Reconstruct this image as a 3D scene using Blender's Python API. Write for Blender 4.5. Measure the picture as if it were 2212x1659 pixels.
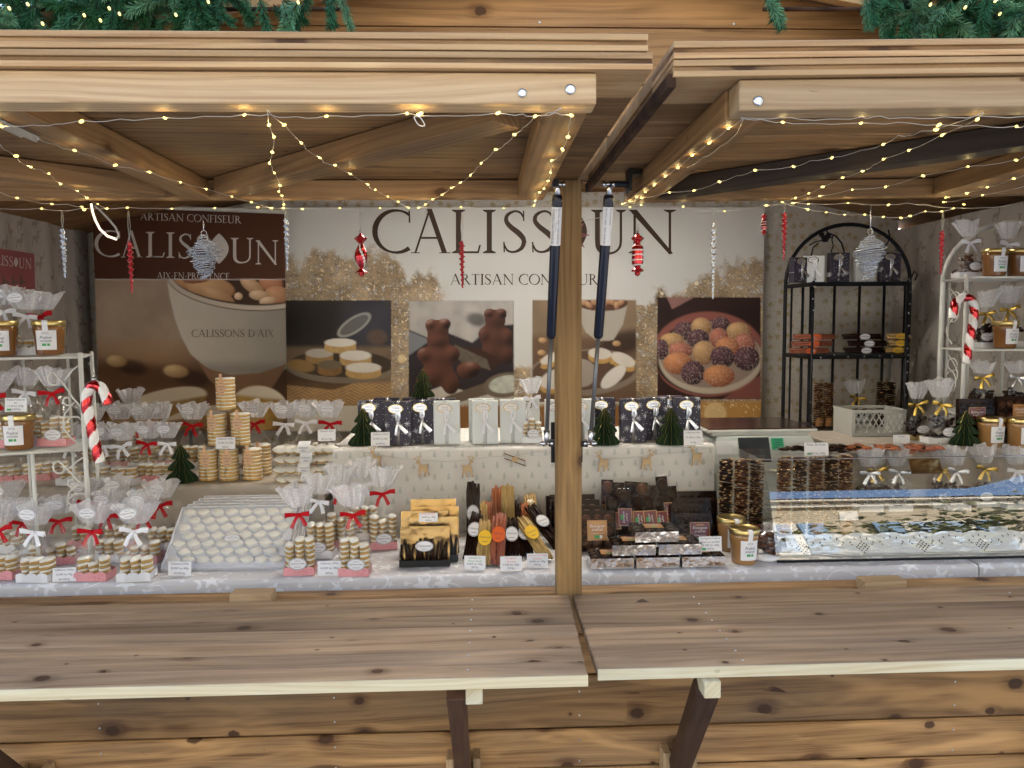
import bpy, bmesh, math, random
import numpy as np
from mathutils import Vector, Matrix, Euler
for o in list(bpy.data.objects): bpy.data.objects.remove(o)
SC = bpy.context.scene
COL = SC.collection
rnd = random.Random(7)
PI = math.pi

# ------------------------------------------------------------ camera
F_PX, CX, CY = 1661.0, 1106.0, 829.5          # picture measured 2212 x 1659
_yaw, _pitch, _roll = math.radians(2.2), math.radians(-4.6), math.radians(0.43)
_f = Vector((math.sin(_yaw)*math.cos(_pitch), math.cos(_yaw)*math.cos(_pitch), math.sin(_pitch)))
_r = Vector((math.cos(_yaw), -math.sin(_yaw), 0))
_u = _r.cross(_f)
_r, _u = (_r*math.cos(_roll)-_u*math.sin(_roll), _u*math.cos(_roll)+_r*math.sin(_roll))
CAM = Vector((0, 0, 1.6))
cam_d = bpy.data.cameras.new('camera'); cam = bpy.data.objects.new('camera', cam_d); COL.objects.link(cam)
M3 = Matrix((_r, _u, -_f)).transposed()
cam.matrix_world = Matrix.Translation(CAM) @ M3.to_4x4()
cam_d.sensor_width = 36.0; cam_d.lens = 36.0*F_PX/2212.0; cam_d.clip_start = 0.02; cam_d.clip_end = 3000
SC.camera = cam
def ray(x, y): return _f + _r*((x-CX)/F_PX) - _u*((y-CY)/F_PX)
def at(x, y, Y): d = ray(x, y); return CAM + d*(Y/d.y)
def atz(x, y, Z): d = ray(x, y); return CAM + d*((Z-1.6)/d.z)
def atx(x, y, X): d = ray(x, y); return CAM + d*(X/d.x)

# ------------------------------------------------------------ sky, sun, exposure
SUN_EL, SUN_AZ = math.radians(33), math.radians(22)      # sun behind the stall: its front stands in shade
W = bpy.data.worlds.new('World'); SC.world = W; W.use_nodes = True
nt = W.node_tree; bg = nt.nodes['Background']
sky = nt.nodes.new('ShaderNodeTexSky'); sky.sky_type = 'NISHITA'; sky.sun_disc = False
sky.sun_elevation = SUN_EL; sky.sun_rotation = SUN_AZ
nt.links.new(sky.outputs[0], bg.inputs[0]); bg.inputs[1].default_value = 0.15
sun_d = bpy.data.lights.new('sun', 'SUN'); sun_d.energy = 3.2; sun_d.angle = math.radians(0.5); sun_d.color = (1, .95, .87)
sun = bpy.data.objects.new('sun', sun_d); COL.objects.link(sun)
_sd = Vector((math.sin(SUN_AZ)*math.cos(SUN_EL), math.cos(SUN_AZ)*math.cos(SUN_EL), math.sin(SUN_EL)))
sun.rotation_euler = _sd.to_track_quat('Z', 'Y').to_euler()
SC.view_settings.view_transform = 'Standard'; SC.view_settings.look = 'None'
SC.view_settings.gamma = 1; SC.view_settings.use_curve_mapping = False
SC.view_settings.exposure = 2.4
SC.render.engine = 'CYCLES'
cy = SC.cycles
cy.use_denoising = True
cy.max_bounces = 6; cy.diffuse_bounces = 3; cy.glossy_bounces = 3; cy.transmission_bounces = 6
cy.transparent_max_bounces = 24; cy.sample_clamp_indirect = 6.0
cy.caustics_reflective = False; cy.caustics_refractive = False

# ------------------------------------------------------------ object helpers
KIDS = {}
def empty(name, loc=(0,0,0), parent=None):
    o = bpy.data.objects.new(name, None); COL.objects.link(o); o.empty_display_size = .02
    if parent: o.parent = parent; KIDS.setdefault(parent.name, []).append(o)
    o.location = loc
    return o
def tag(o, label=None, cat=None, group=None, kind=None):
    if label: o['label'] = label
    if cat: o['category'] = cat
    if group: o['group'] = group
    if kind: o['kind'] = kind
    return o
def thing(name, label, cat, loc=(0,0,0), rz=0, group=None, rot=None, sc=1):
    o = empty(name, loc); tag(o, label, cat, group)
    o.rotation_euler = rot if rot else (0, 0, rz)
    o.scale = (sc, sc, sc) if isinstance(sc, (int, float)) else sc
    return o
def obj(name, me, parent=None, loc=None, rot=None, sc=None):
    o = bpy.data.objects.new(name, me); COL.objects.link(o)
    if parent: o.parent = parent; KIDS.setdefault(parent.name, []).append(o)
    if loc is not None: o.location = loc
    if rot is not None: o.rotation_euler = rot
    if sc is not None: o.scale = (sc, sc, sc) if isinstance(sc, (int, float)) else sc
    return o
def copy_tree(o, parent=None):
    c = o.copy(); COL.objects.link(c)
    if parent: c.parent = parent
    for ch in list(KIDS.get(o.name, [])): 
        k = copy_tree(ch, c); KIDS.setdefault(c.name, []).append(k)
    return c

class MB:
    """collects polygons of several materials into one mesh"""
    def __init__(s): s.v = []; s.f = []; s.m = []; s.mats = []; s.sm = []; s.cur = 0; s.smooth = False
    def mat(s, m, smooth=None):
        if m not in s.mats: s.mats.append(m)
        s.cur = s.mats.index(m)
        if smooth is not None: s.smooth = smooth
        return s
    def add(s, vs, fs, M=None, ms=None):
        b = len(s.v)
        if M is not None: vs = [M @ Vector(v) for v in vs]
        s.v += [tuple(v) for v in vs]
        for i, f in enumerate(fs):
            s.f.append([b+k for k in f]); s.m.append(s.cur if ms is None else ms[i]); s.sm.append(s.smooth)
        return s
    def box(s, c, d, M=None, bev=0):
        x, y, z = c; a, b, h = d[0]/2, d[1]/2, d[2]/2
        if bev <= 0:
            vs = [(x+i*a, y+j*b, z+k*h) for i in (-1,1) for j in (-1,1) for k in (-1,1)]
            fs = [(0,1,3,2),(4,6,7,5),(0,4,5,1),(2,3,7,6),(0,2,6,4),(1,5,7,3)]
            return s.add(vs, fs, M)
        vs = []; idx = {}
        for i in (-1,1):
            for j in (-1,1):
                for k in (-1,1):
                    for ax in range(3):
                        p = [i*(a-bev), j*(b-bev), k*(h-bev)]
                        p[ax] = (i*a, j*b, k*h)[ax]
                        idx[(i,j,k,ax)] = len(vs); vs.append((x+p[0], y+p[1], z+p[2]))
        fs = []
        I = idx
        for ax in range(3):
            o1, o2 = [q for q in range(3) if q != ax]
            for sg in (-1,1):
                q = []
                for (p1,p2) in ((-1,-1),(1,-1),(1,1),(-1,1)):
                    t = [0,0,0]; t[ax]=sg; t[o1]=p1; t[o2]=p2; q.append(I[(t[0],t[1],t[2],ax)])
                fs.append(q)
            for p1 in (-1,1):       # edges parallel to ax
                for p2 in (-1,1):
                    q = []
                    for sg in (-1,1):
                        t = [0,0,0]; t[ax]=sg; t[o1]=p1; t[o2]=p2
                        q.append((I[(t[0],t[1],t[2],o1)], I[(t[0],t[1],t[2],o2)]))
                    fs.append((q[0][0], q[0][1], q[1][1], q[1][0]))
        for i in (-1,1):
            for j in (-1,1):
                for k in (-1,1): fs.append([I[(i,j,k,0)], I[(i,j,k,1)], I[(i,j,k,2)]])
        return s.add(vs, fs, M)
    def tube(s, pts, r, n=6, cap=True, M=None, closed=False):
        pts = [Vector(p) for p in pts]; N = len(pts); rs = r if isinstance(r, (list, tuple)) else [r]*N
        up = None; vs = []
        for i, p in enumerate(pts):
            t = (pts[(i+1) % N if closed else min(i+1, N-1)] - pts[(i-1) % N if closed else max(i-1, 0)])
            t = t.normalized() if t.length > 1e-9 else Vector((0,0,1))
            if up is None:
                up = Vector((0,0,1)) if abs(t.z) < .9 else Vector((0,1,0))
            a = t.cross(up)
            if a.length < 1e-6: a = t.orthogonal()
            a.normalize(); up = a.cross(t).normalized()
            for k in range(n):
                an = 2*PI*k/n; vs.append(p + (a*math.cos(an) + up*math.sin(an))*rs[i])
        fs = []
        for i in range(N if closed else N-1):
            j = (i+1) % N
            for k in range(n):
                l = (k+1) % n; fs.append((i*n+k, i*n+l, j*n+l, j*n+k))
        if cap and not closed: fs.append(list(range(n))[::-1]); fs.append([(N-1)*n+k for k in range(n)])
        return s.add(vs, fs, M)
    def lathe(s, prof, n=16, M=None, mats=None, cap=True):
        vs = []; fs = []; ms = []
        for (r, z) in prof:
            for k in range(n): vs.append((r*math.cos(2*PI*k/n), r*math.sin(2*PI*k/n), z))
        for i in range(len(prof)-1):
            for k in range(n):
                l = (k+1) % n; fs.append((i*n+k, i*n+l, (i+1)*n+l, (i+1)*n+k)); ms.append(mats[i] if mats else s.cur)
        if cap:
            if prof[0][0] > 1e-6: fs.append(list(range(n))[::-1]); ms.append(mats[0] if mats else s.cur)
            if prof[-1][0] > 1e-6: fs.append([(len(prof)-1)*n+k for k in range(n)]); ms.append(mats[-1] if mats else s.cur)
        return s.add(vs, fs, M, ms)
    def prism(s, poly, y0, y1, M=None):
        """polygon in x,z extruded along y"""
        n = len(poly)
        vs = [(p[0], y0, p[1]) for p in poly] + [(p[0], y1, p[1]) for p in poly]
        fs = [list(range(n)), [n+k for k in range(n)][::-1]] + [(k, n+k, n+(k+1) % n, (k+1) % n) for k in range(n)]
        return s.add(vs, fs, M)
    def quad(s, a, b, c, d, M=None): return s.add([a, b, c, d], [(0,1,2,3)], M)
    def ellipse(s, c, rx, rz, y, n=20, M=None):
        return s.add([(c[0]+rx*math.cos(2*PI*k/n), y, c[1]+rz*math.sin(2*PI*k/n)) for k in range(n)], [list(range(n))], M)
    def mesh(s, name):
        me = bpy.data.meshes.new(name); me.from_pydata(s.v, [], s.f)
        for m in s.mats: me.materials.append(m)
        me.polygons.foreach_set('material_index', s.m); me.polygons.foreach_set('use_smooth', s.sm)
        me.update(); return me
    def build(s, name, parent=None, loc=None, rot=None, sc=None):
        bm = bmesh.new(); me = s.mesh(name); bm.from_mesh(me)
        bmesh.ops.recalc_face_normals(bm, faces=bm.faces); bm.to_mesh(me); bm.free()
        return obj(name, me, parent, loc, rot, sc)
CACHE = {}
def cached(key, fn):
    if key not in CACHE: CACHE[key] = fn()
    return CACHE[key]
def fixed(mb, name):
    bm = bmesh.new(); me = mb.mesh(name); bm.from_mesh(me)
    bmesh.ops.recalc_face_normals(bm, faces=bm.faces); bm.to_mesh(me); bm.free(); return me

# ------------------------------------------------------------ material helpers
class NT:
    def __init__(s, name):
        s.m = bpy.data.materials.new(name); s.m.use_nodes = True; s.t = s.m.node_tree
        s.b = s.t.nodes['Principled BSDF']; s.out = s.t.nodes['Material Output']
    def n(s, ty, **k):
        nd = s.t.nodes.new(ty)
        for a, v in k.items(): setattr(nd, a, v)
        return nd
    def link(s, a, b): s.t.links.new(a, b)
    def val(s, sock, v):
        if hasattr(v, 'is_output'): s.link(v, sock)
        else: sock.default_value = v
    def math(s, op, a, b=0.0, c=0.0, clamp=False):
        nd = s.n('ShaderNodeMath', operation=op, use_clamp=clamp)
        s.val(nd.inputs[0], a); s.val(nd.inputs[1], b); s.val(nd.inputs[2], c); return nd.outputs[0]
    def vmath(s, op, a, b=(0,0,0)):
        nd = s.n('ShaderNodeVectorMath', operation=op); s.val(nd.inputs[0], a)
        if op == 'SCALE': s.val(nd.inputs['Scale'], b)
        else: s.val(nd.inputs[1], b)
        return nd.outputs['Value'] if op in ('LENGTH', 'DOT_PRODUCT', 'DISTANCE') else nd.outputs[0]
    def mix(s, f, a, b, mode='MIX'):
        nd = s.n('ShaderNodeMix', data_type='RGBA', blend_type=mode); s.val(nd.inputs[0], f)
        s.val(nd.inputs[6], a); s.val(nd.inputs[7], b); return nd.outputs[2]
    def ss(s, x, a, b, c=0.0, d=1.0):
        nd = s.n('ShaderNodeMapRange', interpolation_type='SMOOTHSTEP')
        s.val(nd.inputs[0], x)
        lo, hi, o1, o2 = (a, b, c, d) if a < b else (b, a, d, c)
        for i, v in enumerate((lo, hi, o1, o2)): nd.inputs[i+1].default_value = v
        return nd.outputs[0]
    def noise(s, vec, scale=1.0, detail=2.0, rough=.5, dist=0.0):
        nd = s.n('ShaderNodeTexNoise'); s.val(nd.inputs['Vector'], vec); nd.inputs['Scale'].default_value = scale
        nd.inputs['Detail'].default_value = detail; nd.inputs['Roughness'].default_value = rough
        nd.inputs['Distortion'].default_value = dist; return nd.outputs[0]
    def vor(s, vec, scale=1.0, rand=1.0, feat='F1'):
        nd = s.n('ShaderNodeTexVoronoi', feature=feat); s.val(nd.inputs['Vector'], vec)
        nd.inputs['Scale'].default_value = scale; nd.inputs['Randomness'].default_value = rand; return nd
    def coord(s, k='Object'): return s.n('ShaderNodeTexCoord').outputs[k]
    def rand(s): return s.n('ShaderNodeObjectInfo').outputs['Random']
    def xyz(s, v): nd = s.n('ShaderNodeSeparateXYZ'); s.link(v, nd.inputs[0]); return nd.outputs
    def comb(s, x, y, z=0.0):
        nd = s.n('ShaderNodeCombineXYZ')
        for i, q in enumerate((x, y, z)): s.val(nd.inputs[i], q)
        return nd.outputs[0]
    def bump(s, h, strength=.3, dist=.001):
        nd = s.n('ShaderNodeBump'); s.val(nd.inputs['Height'], h); nd.inputs['Strength'].default_value = strength
        nd.inputs['Distance'].default_value = dist; s.link(nd.outputs[0], s.b.inputs['Normal']); return nd
def C4(c): return (c[0], c[1], c[2], 1.0)
def simple(name, col, rough=.5, metal=0.0, coat=0.0, spec=.28, vary=0.0, bump=0.0, bscale=60, bdist=.002, emit=None, trans=0.0, ior=1.45, sss=0.0):
    t = NT(name); b = t.b
    b.inputs['Roughness'].default_value = rough; b.inputs['Metallic'].default_value = metal
    b.inputs['Coat Weight'].default_value = coat; b.inputs['Specular IOR Level'].default_value = spec
    b.inputs['Transmission Weight'].default_value = trans; b.inputs['IOR'].default_value = ior
    if sss: b.inputs['Subsurface Weight'].default_value = sss; b.inputs['Subsurface Radius'].default_value = (.004,.002,.001)
    c = t.coord()
    if vary:
        nz = t.noise(c, 18, 3); k = t.ss(nz, .3, .7, 1-vary, 1+vary*.5)
        col = t.mix(1.0, C4(col), t.comb(k, k, k), 'MULTIPLY'); t.link(col, b.inputs['Base Color'])
    else: b.inputs['Base Color'].default_value = C4(col)
    if bump: t.bump(t.noise(c, bscale, 3), bump, bdist)
    if emit:
        b.inputs['Emission Color'].default_value = C4(emit[0]); b.inputs['Emission Strength'].default_value = emit[1]
        t.m.cycles.emission_sampling = 'NONE'
    return t.m

def wood(name, light, dark, knotc=(.055,.022,.009), rough=.62, knots=1.0, ring=70.0, end=False, streak=.5, gray=0.0, kx=2.6, ky=9.0, ks=1.0, flame=.35):
    """planed softwood: grain runs along local X"""
    t = NT(name); b = t.b
    c = t.coord(); r = t.rand()
    off = t.comb(t.math('MULTIPLY', r, 37.0), t.math('MULTIPLY', r, 91.0), t.math('MULTIPLY', r, 53.0))
    p = t.vmath('ADD', c, off)
    x, y, z = t.xyz(p)
    yz = t.math('ADD', y, t.math('MULTIPLY', z, 1.0))
    # knots
    wob = t.noise(t.comb(t.math('MULTIPLY', x, 6.0), t.math('MULTIPLY', yz, 20.0)), 1.0, 2)
    kv = t.comb(t.math('ADD', t.math('MULTIPLY', x, kx), t.math('MULTIPLY', wob, .05)), t.math('MULTIPLY', yz, ky), 0.0)
    v = t.vor(kv, 1.0, .72)
    # elliptical distance to the knot centre in metres-like units
    d = t.vmath('SUBTRACT', kv, v.outputs['Position'])
    dx, dy, _ = t.xyz(d)
    dist = t.math('SQRT', t.math('ADD', t.math('POWER', t.math('DIVIDE', dx, kx*.010), 2.0), t.math('POWER', t.math('DIVIDE', dy, ky*.0075), 2.0)))
    sz = t.xyz(v.outputs['Color'])[0]                        # per knot size
    size = t.ss(sz, .10, 1.0, 0.22*ks, 1.25*ks)
    dist = t.math('DIVIDE', dist, size)
    edge = t.math('ADD', dist, t.math('MULTIPLY', t.noise(p, 160.0, 2), .5))
    kn = t.math('MULTIPLY', t.ss(edge, 1.55, 1.05, 1.0, 0.0) if False else t.ss(edge, 1.05, 1.5, 1.0, 0.0), knots)
    halo = t.math('MULTIPLY', t.ss(dist, .8, 3.6, 1.0, 0.0), knots)
    # growth rings bend round the knots
    sgn = t.math('DIVIDE', dy, t.math('ADD', t.math('ABSOLUTE', dy), .03))
    bend = t.math('MULTIPLY', t.math('MULTIPLY', sgn, halo), .007*knots)
    low = t.noise(t.comb(t.math('MULTIPLY', x, .9), t.math('MULTIPLY', yz, 5.0)), 1.0, 2)
    ph = t.math('ADD', t.math('SUBTRACT', yz, bend), t.math('MULTIPLY', low, .11))
    wave = t.math('SINE', t.math('MULTIPLY', ph, ring*2*PI))
    wave = t.math('MULTIPLY', t.math('ADD', wave, 1.0), .5)
    wave = t.math('POWER', wave, 1.6)
    fine = t.noise(t.comb(t.math('MULTIPLY', x, 5.0), t.math('MULTIPLY', ph, 300.0)), 1.0, 3)
    blot = t.noise(t.comb(t.math('MULTIPLY', x, 2.0), t.math('MULTIPLY', yz, 9.0)), 1.0, 3)
    g = t.math('ADD', t.math('MULTIPLY', wave, .40), t.math('MULTIPLY', t.ss(fine, .32, .68), .36))
    mid = t.noise(t.comb(t.math('MULTIPLY', x, 3.0), t.math('MULTIPLY', ph, 95.0)), 1.0, 3, .6)
    g = t.math('ADD', g, t.math('MULTIPLY', t.ss(mid, .46, .62), .42))
    g = t.math('ADD', g, t.math('MULTIPLY', t.ss(blot, .35, .72), streak))
    g = t.math('ADD', g, t.math('MULTIPLY', t.math('POWER', halo, 1.5), .8))
    g = t.math('MULTIPLY', g, .66, clamp=True)
    tone = t.ss(r, 0, 1, .74, 1.20)
    col = t.mix(g, C4(light), C4(dark))
    fl = t.noise(t.comb(t.math('MULTIPLY', x, 2.3), t.math('MULTIPLY', ph, 11.0)), 1.0, 2, .5, 1.2)
    col = t.mix(t.math('MULTIPLY', t.ss(fl, .50, .74), flame), col, C4(tuple(min(.8, q*1.55) for q in light)))
    if gray:
        gn = t.noise(t.comb(t.math('MULTIPLY', x, 1.1), t.math('MULTIPLY', yz, 5.0)), 1.7, 3)
        col = t.mix(t.math('MULTIPLY', t.ss(gn, .42, .68), gray), col, C4((.17,.14,.11)))
    col = t.mix(t.math('MULTIPLY', kn, .9), col, C4(knotc))
    col = t.mix(1.0, col, t.comb(tone, tone, t.math('MULTIPLY', tone, .99)), 'MULTIPLY')
    t.link(col, b.inputs['Base Color'])
    b.inputs['Roughness'].default_value = rough; b.inputs['Specular IOR Level'].default_value = .35
    t.bump(t.math('ADD', t.math('MULTIPLY', fine, .8), t.math('ADD', wave, t.math('MULTIPLY', kn, -1.0))), .25, .0008)
    return t.m

MAT = {}
def mats():
    M = MAT
    M['wood_wall'] = wood('stained wall board', (.42,.245,.105), (.115,.050,.017), ring=30, gray=.30, kx=3.4, ky=9.5, ks=1.45, flame=.75)
    M['wood_shelf'] = wood('counter board', (.46,.315,.195), (.20,.120,.065), ring=30, gray=.35, rough=.7, kx=3.2, ky=12, ks=1.15)
    M['wood_beam'] = wood('beam timber', (.54,.385,.225), (.31,.18,.088), ring=85, knots=.55, gray=0.0, streak=.2)
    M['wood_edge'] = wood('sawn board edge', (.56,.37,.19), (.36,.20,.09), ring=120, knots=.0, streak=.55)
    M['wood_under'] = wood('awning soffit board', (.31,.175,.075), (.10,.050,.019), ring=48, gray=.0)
    M['wood_frame'] = wood('awning frame timber', (.33,.19,.085), (.13,.064,.025), ring=60, knots=.7)
    M['wood_gable'] = wood('gable board', (.40,.225,.095), (.17,.082,.030), ring=48, knots=1)
    M['wood_post'] = wood('post timber', (.30,.180,.070), (.155,.082,.028), ring=80, knots=1.0, streak=.45, kx=2.4, ky=9, ks=1.3)
    M['wood_raw'] = wood('raw sapwood edge', (.66,.58,.40), (.50,.39,.22), ring=110, knots=.25, streak=.3)
    M['wood_dark'] = wood('dark brace timber', (.10,.050,.028), (.05,.023,.013), ring=60, knots=.4)
    M['wood_black'] = wood('dark stained timber', (.045,.030,.022), (.02,.014,.010), ring=60, knots=.3)
    M['bark'] = simple('bark strip', (.06,.030,.018), .95, vary=.6, bump=1.0, bscale=160)
    M['steel'] = simple('zinc steel', (.62,.64,.66), .28, metal=1, vary=.15)
    M['chrome'] = simple('rod steel', (.5,.5,.52), .16, metal=1)
    M['rod'] = simple('grey rod', (.16,.165,.175), .3, metal=.6)
    M['navy'] = simple('navy lacquer', (.006,.008,.022), .22, coat=.4)
    M['blackmetal'] = simple('black metal', (.010,.011,.014), .38, metal=.0, bump=.1)
    M['whitemetal'] = simple('white metal', (.66,.66,.62), .4, vary=.08)
    M['paper'] = simple('white paper', (.80,.80,.82), .6)
    M['glossy_card'] = simple('white card', (.78,.78,.80), .35, coat=.3)
    M['ink'] = simple('print ink', (.06,.07,.13), .6)
    M['redink'] = simple('orange ink', (.75,.20,.13), .6)
    M['greenink'] = simple('green logo print', (.07,.36,.12), .5)
    M['gold'] = simple('gold foil', (.33,.215,.085), .24, metal=1, bump=.6, bscale=9, bdist=.02)
    M['goldlid'] = simple('gold lid', (.62,.48,.20), .30, metal=1, bump=.06, bscale=80)
    M['silverfoil'] = simple('silver foil', (.84,.85,.87), .20, metal=1, bump=.8, bscale=24, bdist=.008)
    M['silver'] = simple('silver ribbon', (.68,.69,.72), .25, metal=.8, bump=.4, bscale=60)
    M['goldribbon'] = simple('gold ribbon', (.62,.42,.10), .24, metal=.9, bump=.4, bscale=60)
    M['red'] = simple('red satin ribbon', (.46,.004,.010), .5, spec=.15, vary=.12)
    M['white'] = simple('white satin ribbon', (.84,.84,.88), .42)
    M['redglass'] = simple('red mirrored glass', (.50,.004,.010), .10, metal=.85, coat=1)
    M['redglit'] = simple('red glitter', (.40,.01,.02), .35, metal=.3, coat=.5, bump=.8, bscale=300)
    M['silverglit'] = simple('silver glitter', (.55,.60,.70), .22, metal=.85, bump=1.0, bscale=500)
    M['whitegloss'] = simple('white enamel', (.82,.81,.79), .25, coat=.6)
    M['amber'] = simple('calisson paste', (.60,.385,.13), .6, vary=.25, bump=.3, bscale=220)
    M['icing'] = simple('royal icing', (.82,.80,.73), .42, vary=.04)
    M['praline'] = simple('praline paste', (.21,.088,.022), .16, coat=1.0, vary=.12)
    M['praline_light'] = simple('almond praline paste', (.36,.185,.062), .16, coat=1.0, vary=.1)
    M['choc'] = simple('dark chocolate', (.020,.007,.004), .38, spec=.10, vary=.3, bump=.3, bscale=90)
    M['milk'] = simple('milk chocolate', (.085,.030,.013), .38, spec=.25, vary=.2, bump=.2, bscale=90)
    M['nut'] = simple('almond nut', (.55,.36,.17), .5, vary=.2)
    M['orangefruit'] = simple('candied orange', (.42,.13,.045), .45, coat=.1, vary=.4, bump=.9, bscale=350)
    M['lemonfruit'] = simple('candied lemon', (.50,.33,.12), .45, coat=.1, vary=.3, bump=.9, bscale=350)
    M['pinkfruit'] = simple('candied grapefruit', (.36,.11,.06), .45, coat=.1, vary=.4, bump=.9, bscale=350)
    M['peach'] = simple('peach sticker', (.70,.44,.26), .4)
    M['yellowlab'] = simple('yellow sticker', (.80,.50,.04), .35, coat=.4)
    M['orangelab'] = simple('orange sticker', (.70,.13,.03), .35, coat=.4)
    M['burgundy'] = simple('burgundy label', (.13,.008,.012), .35, coat=.4)
    M['tanlab'] = simple('caramel label', (.45,.22,.08), .35, coat=.4)
    M['greentree'] = simple('green honeycomb paper', (.022,.052,.022), .75, vary=.2)
    M['goldedge'] = simple('gold paper edge', (.40,.32,.10), .4, metal=.6)
    M['ply'] = simple('birch plywood', (.58,.42,.24), .6, vary=.2)
    M['plyedge'] = simple('burnt plywood edge', (.16,.08,.035), .7)
    M['whiteplastic'] = simple('white plastic', (.42,.42,.39), .45)
    M['scaleplastic'] = simple('pale grey plastic', (.60,.65,.63), .4)
    M['greensticker'] = simple('green sticker', (.04,.42,.20), .5)
    M['lcd'] = simple('glass display', (.10,.13,.15), .06, metal=.6, coat=1)
    M['platter'] = simple('brown steel platter', (.16,.085,.06), .14, metal=.9)
    M['string'] = simple('twine', (.45,.45,.42), .7)
    M['wire'] = simple('silver wire', (.62,.60,.55), .35, metal=.6)
    M['bulb'] = simple('warm bulb', (.9,.8,.4), .3, emit=((1.0,.74,.18), .5))
    M['neon'] = simple('warm light strip', (.9,.85,.7), .3, emit=((1.0,.78,.50), .42))
    M['tray_plastic'] = simple('white tray plastic', (.72,.73,.77), .28, coat=.3)
    M['blue'] = simple('blue tinted gloss', (.04,.08,.5), .2, coat=1)
    # pink printed card
    t = NT('pink printed card'); c = t.coord(); v = t.vor(c, 260.0)
    k = t.ss(v.outputs['Distance'], .22, .34); nz = t.ss(t.noise(c, 30, 2), .5, .58)
    k = t.math('MULTIPLY', t.math('SUBTRACT', 1.0, k), nz)
    t.link(t.mix(k, C4((.76,.34,.36)), C4((.50,.04,.06))), t.b.inputs['Base Color']); t.b.inputs['Roughness'].default_value = .4
    M['pinkcard'] = t.m
    # clear film / clear box / glass / lace film
    def film(name, fac, rough, tint, bscale, bstr, lace=0.0, fres=.5, spec_col=(1,1,1)):
        t = NT(name); t.t.nodes.remove(t.b)
        c = t.coord()
        tr = t.n('ShaderNodeBsdfTransparent'); tr.inputs[0].default_value = C4(tint)
        gl = t.n('ShaderNodeBsdfGlossy'); gl.inputs['Roughness'].default_value = rough; gl.inputs['Color'].default_value = C4(spec_col)
        lw = t.n('ShaderNodeLayerWeight'); lw.inputs[0].default_value = .5
        if bstr:
            bp = t.n('ShaderNodeBump'); bp.inputs['Strength'].default_value = bstr; bp.inputs['Distance'].default_value = .004
            t.link(t.noise(c, bscale, 2, .6, 1.0), bp.inputs['Height'])
            t.link(bp.outputs[0], gl.inputs['Normal']); t.link(bp.outputs[0], lw.inputs['Normal'])
        mx = t.n('ShaderNodeMixShader')
        f = t.math('ADD', fac, t.math('MULTIPLY', t.math('POWER', lw.outputs['Facing'], 3.5), fres), clamp=True)
        t.link(f, mx.inputs[0]); t.link(tr.outputs[0], mx.inputs[1]); t.link(gl.outputs[0], mx.inputs[2])
        last = mx.outputs[0]
        if lace:
            df = t.n('ShaderNodeBsdfDiffuse'); df.inputs[0].default_value = C4((.90,.90,.93))
            tl = t.n('ShaderNodeBsdfTranslucent'); tl.inputs[0].default_value = C4((.82,.82,.84))
            md = t.n('ShaderNodeMixShader'); md.inputs[0].default_value = .4
            t.link(df.outputs[0], md.inputs[1]); t.link(tl.outputs[0], md.inputs[2])
            v = t.vor(c, 210.0, 1.0); v2 = t.vor(c, 80.0, 1.0, 'DISTANCE_TO_EDGE')
            k1 = t.ss(v.outputs['Distance'], .30, .42)
            k2 = t.ss(v2.outputs['Distance'], .03, .06, 1.0, 0.0)
            k = t.math('MAXIMUM', t.math('MULTIPLY', k1, .75), k2)
            k = t.math('MULTIPLY', t.math('ADD', t.math('MULTIPLY', k, -.20), .70), lace)
            m2 = t.n('ShaderNodeMixShader'); t.link(k, m2.inputs[0]); t.link(last, m2.inputs[1]); t.link(md.outputs[0], m2.inputs[2])
            last = m2.outputs[0]
        t.link(last, t.out.inputs['Surface']); return t.m
    M['film'] = film('clear cellophane', .05, .12, (.99,.99,.99), 30, .9, fres=.38)
    M['lace'] = film('lace printed cellophane', .08, .14, (.98,.98,.98), 30, .9, lace=.95, fres=.4)
    M['clear'] = film('clear plastic box', .006, .05, (.99,.99,.99), 6, .15, fres=.22)
    M['glass'] = film('display glass', .15, .012, (.95,.965,.96), 2.2, .03, fres=.8)
    # tissue fabric helpers: stars / trees
    def star(t, v2, cell, n, R, inner, rand=1.0, thr=None, rot=0.0, wn=1.0):
        v = t.vor(v2, 1.0/cell, rand)
        d = t.vmath('SCALE', t.vmath('SUBTRACT', v2, v.outputs['Position']), 1.0/cell)
        dx, dy, _ = t.xyz(d)
        ang = t.math('ADD', t.math('ARCTAN2', dx, dy), t.math('MULTIPLY', t.xyz(v.outputs['Color'])[0], 6.28*rot))
        k = t.math('MULTIPLY', t.math('ABSOLUTE', t.math('SUBTRACT', t.math('FRACT', t.math('MULTIPLY', ang, n/(2*PI))), .5)), 2.0)
        k = t.math('POWER', k, wn)
        rr = t.math('MULTIPLY', t.math('ADD', inner, t.math('MULTIPLY', k, 1-inner)), R)
        ln = t.math('SQRT', t.math('ADD', t.math('POWER', dx, 2.0), t.math('POWER', dy, 2.0)))
        sel = t.xyz(v.outputs['Color'])[1]
        if thr is not None: rr = t.math('MULTIPLY', rr, t.math('GREATER_THAN', sel, thr))
        q = t.math('DIVIDE', t.math('SUBTRACT', rr, ln), R)
        return t.ss(q, -.02, .05), sel
    # star and swirl tablecloth; object coords: x along the front, y+z unrolled over the hem
    t = NT('star and swirl tablecloth'); c = t.coord(); x, y, z = t.xyz(c)
    p = t.comb(x, t.math('ADD', y, z), 0.0)
    s1, _ = star(t, p, .085, 5, .30, .42, 1.0, .45, 1.0, 1.6)
    s2, _ = star(t, t.vmath('ADD', p, (5.1, 3.7, 0)), .035, 5, .26, .42, 1.0, .35, 1.0, 1.6)
    s3, _ = star(t, t.vmath('ADD', p, (2.3, 7.7, 0)), .11, 18, .17, .35, 1.0, .55, 1.0, 1.0)
    sw = None
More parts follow.
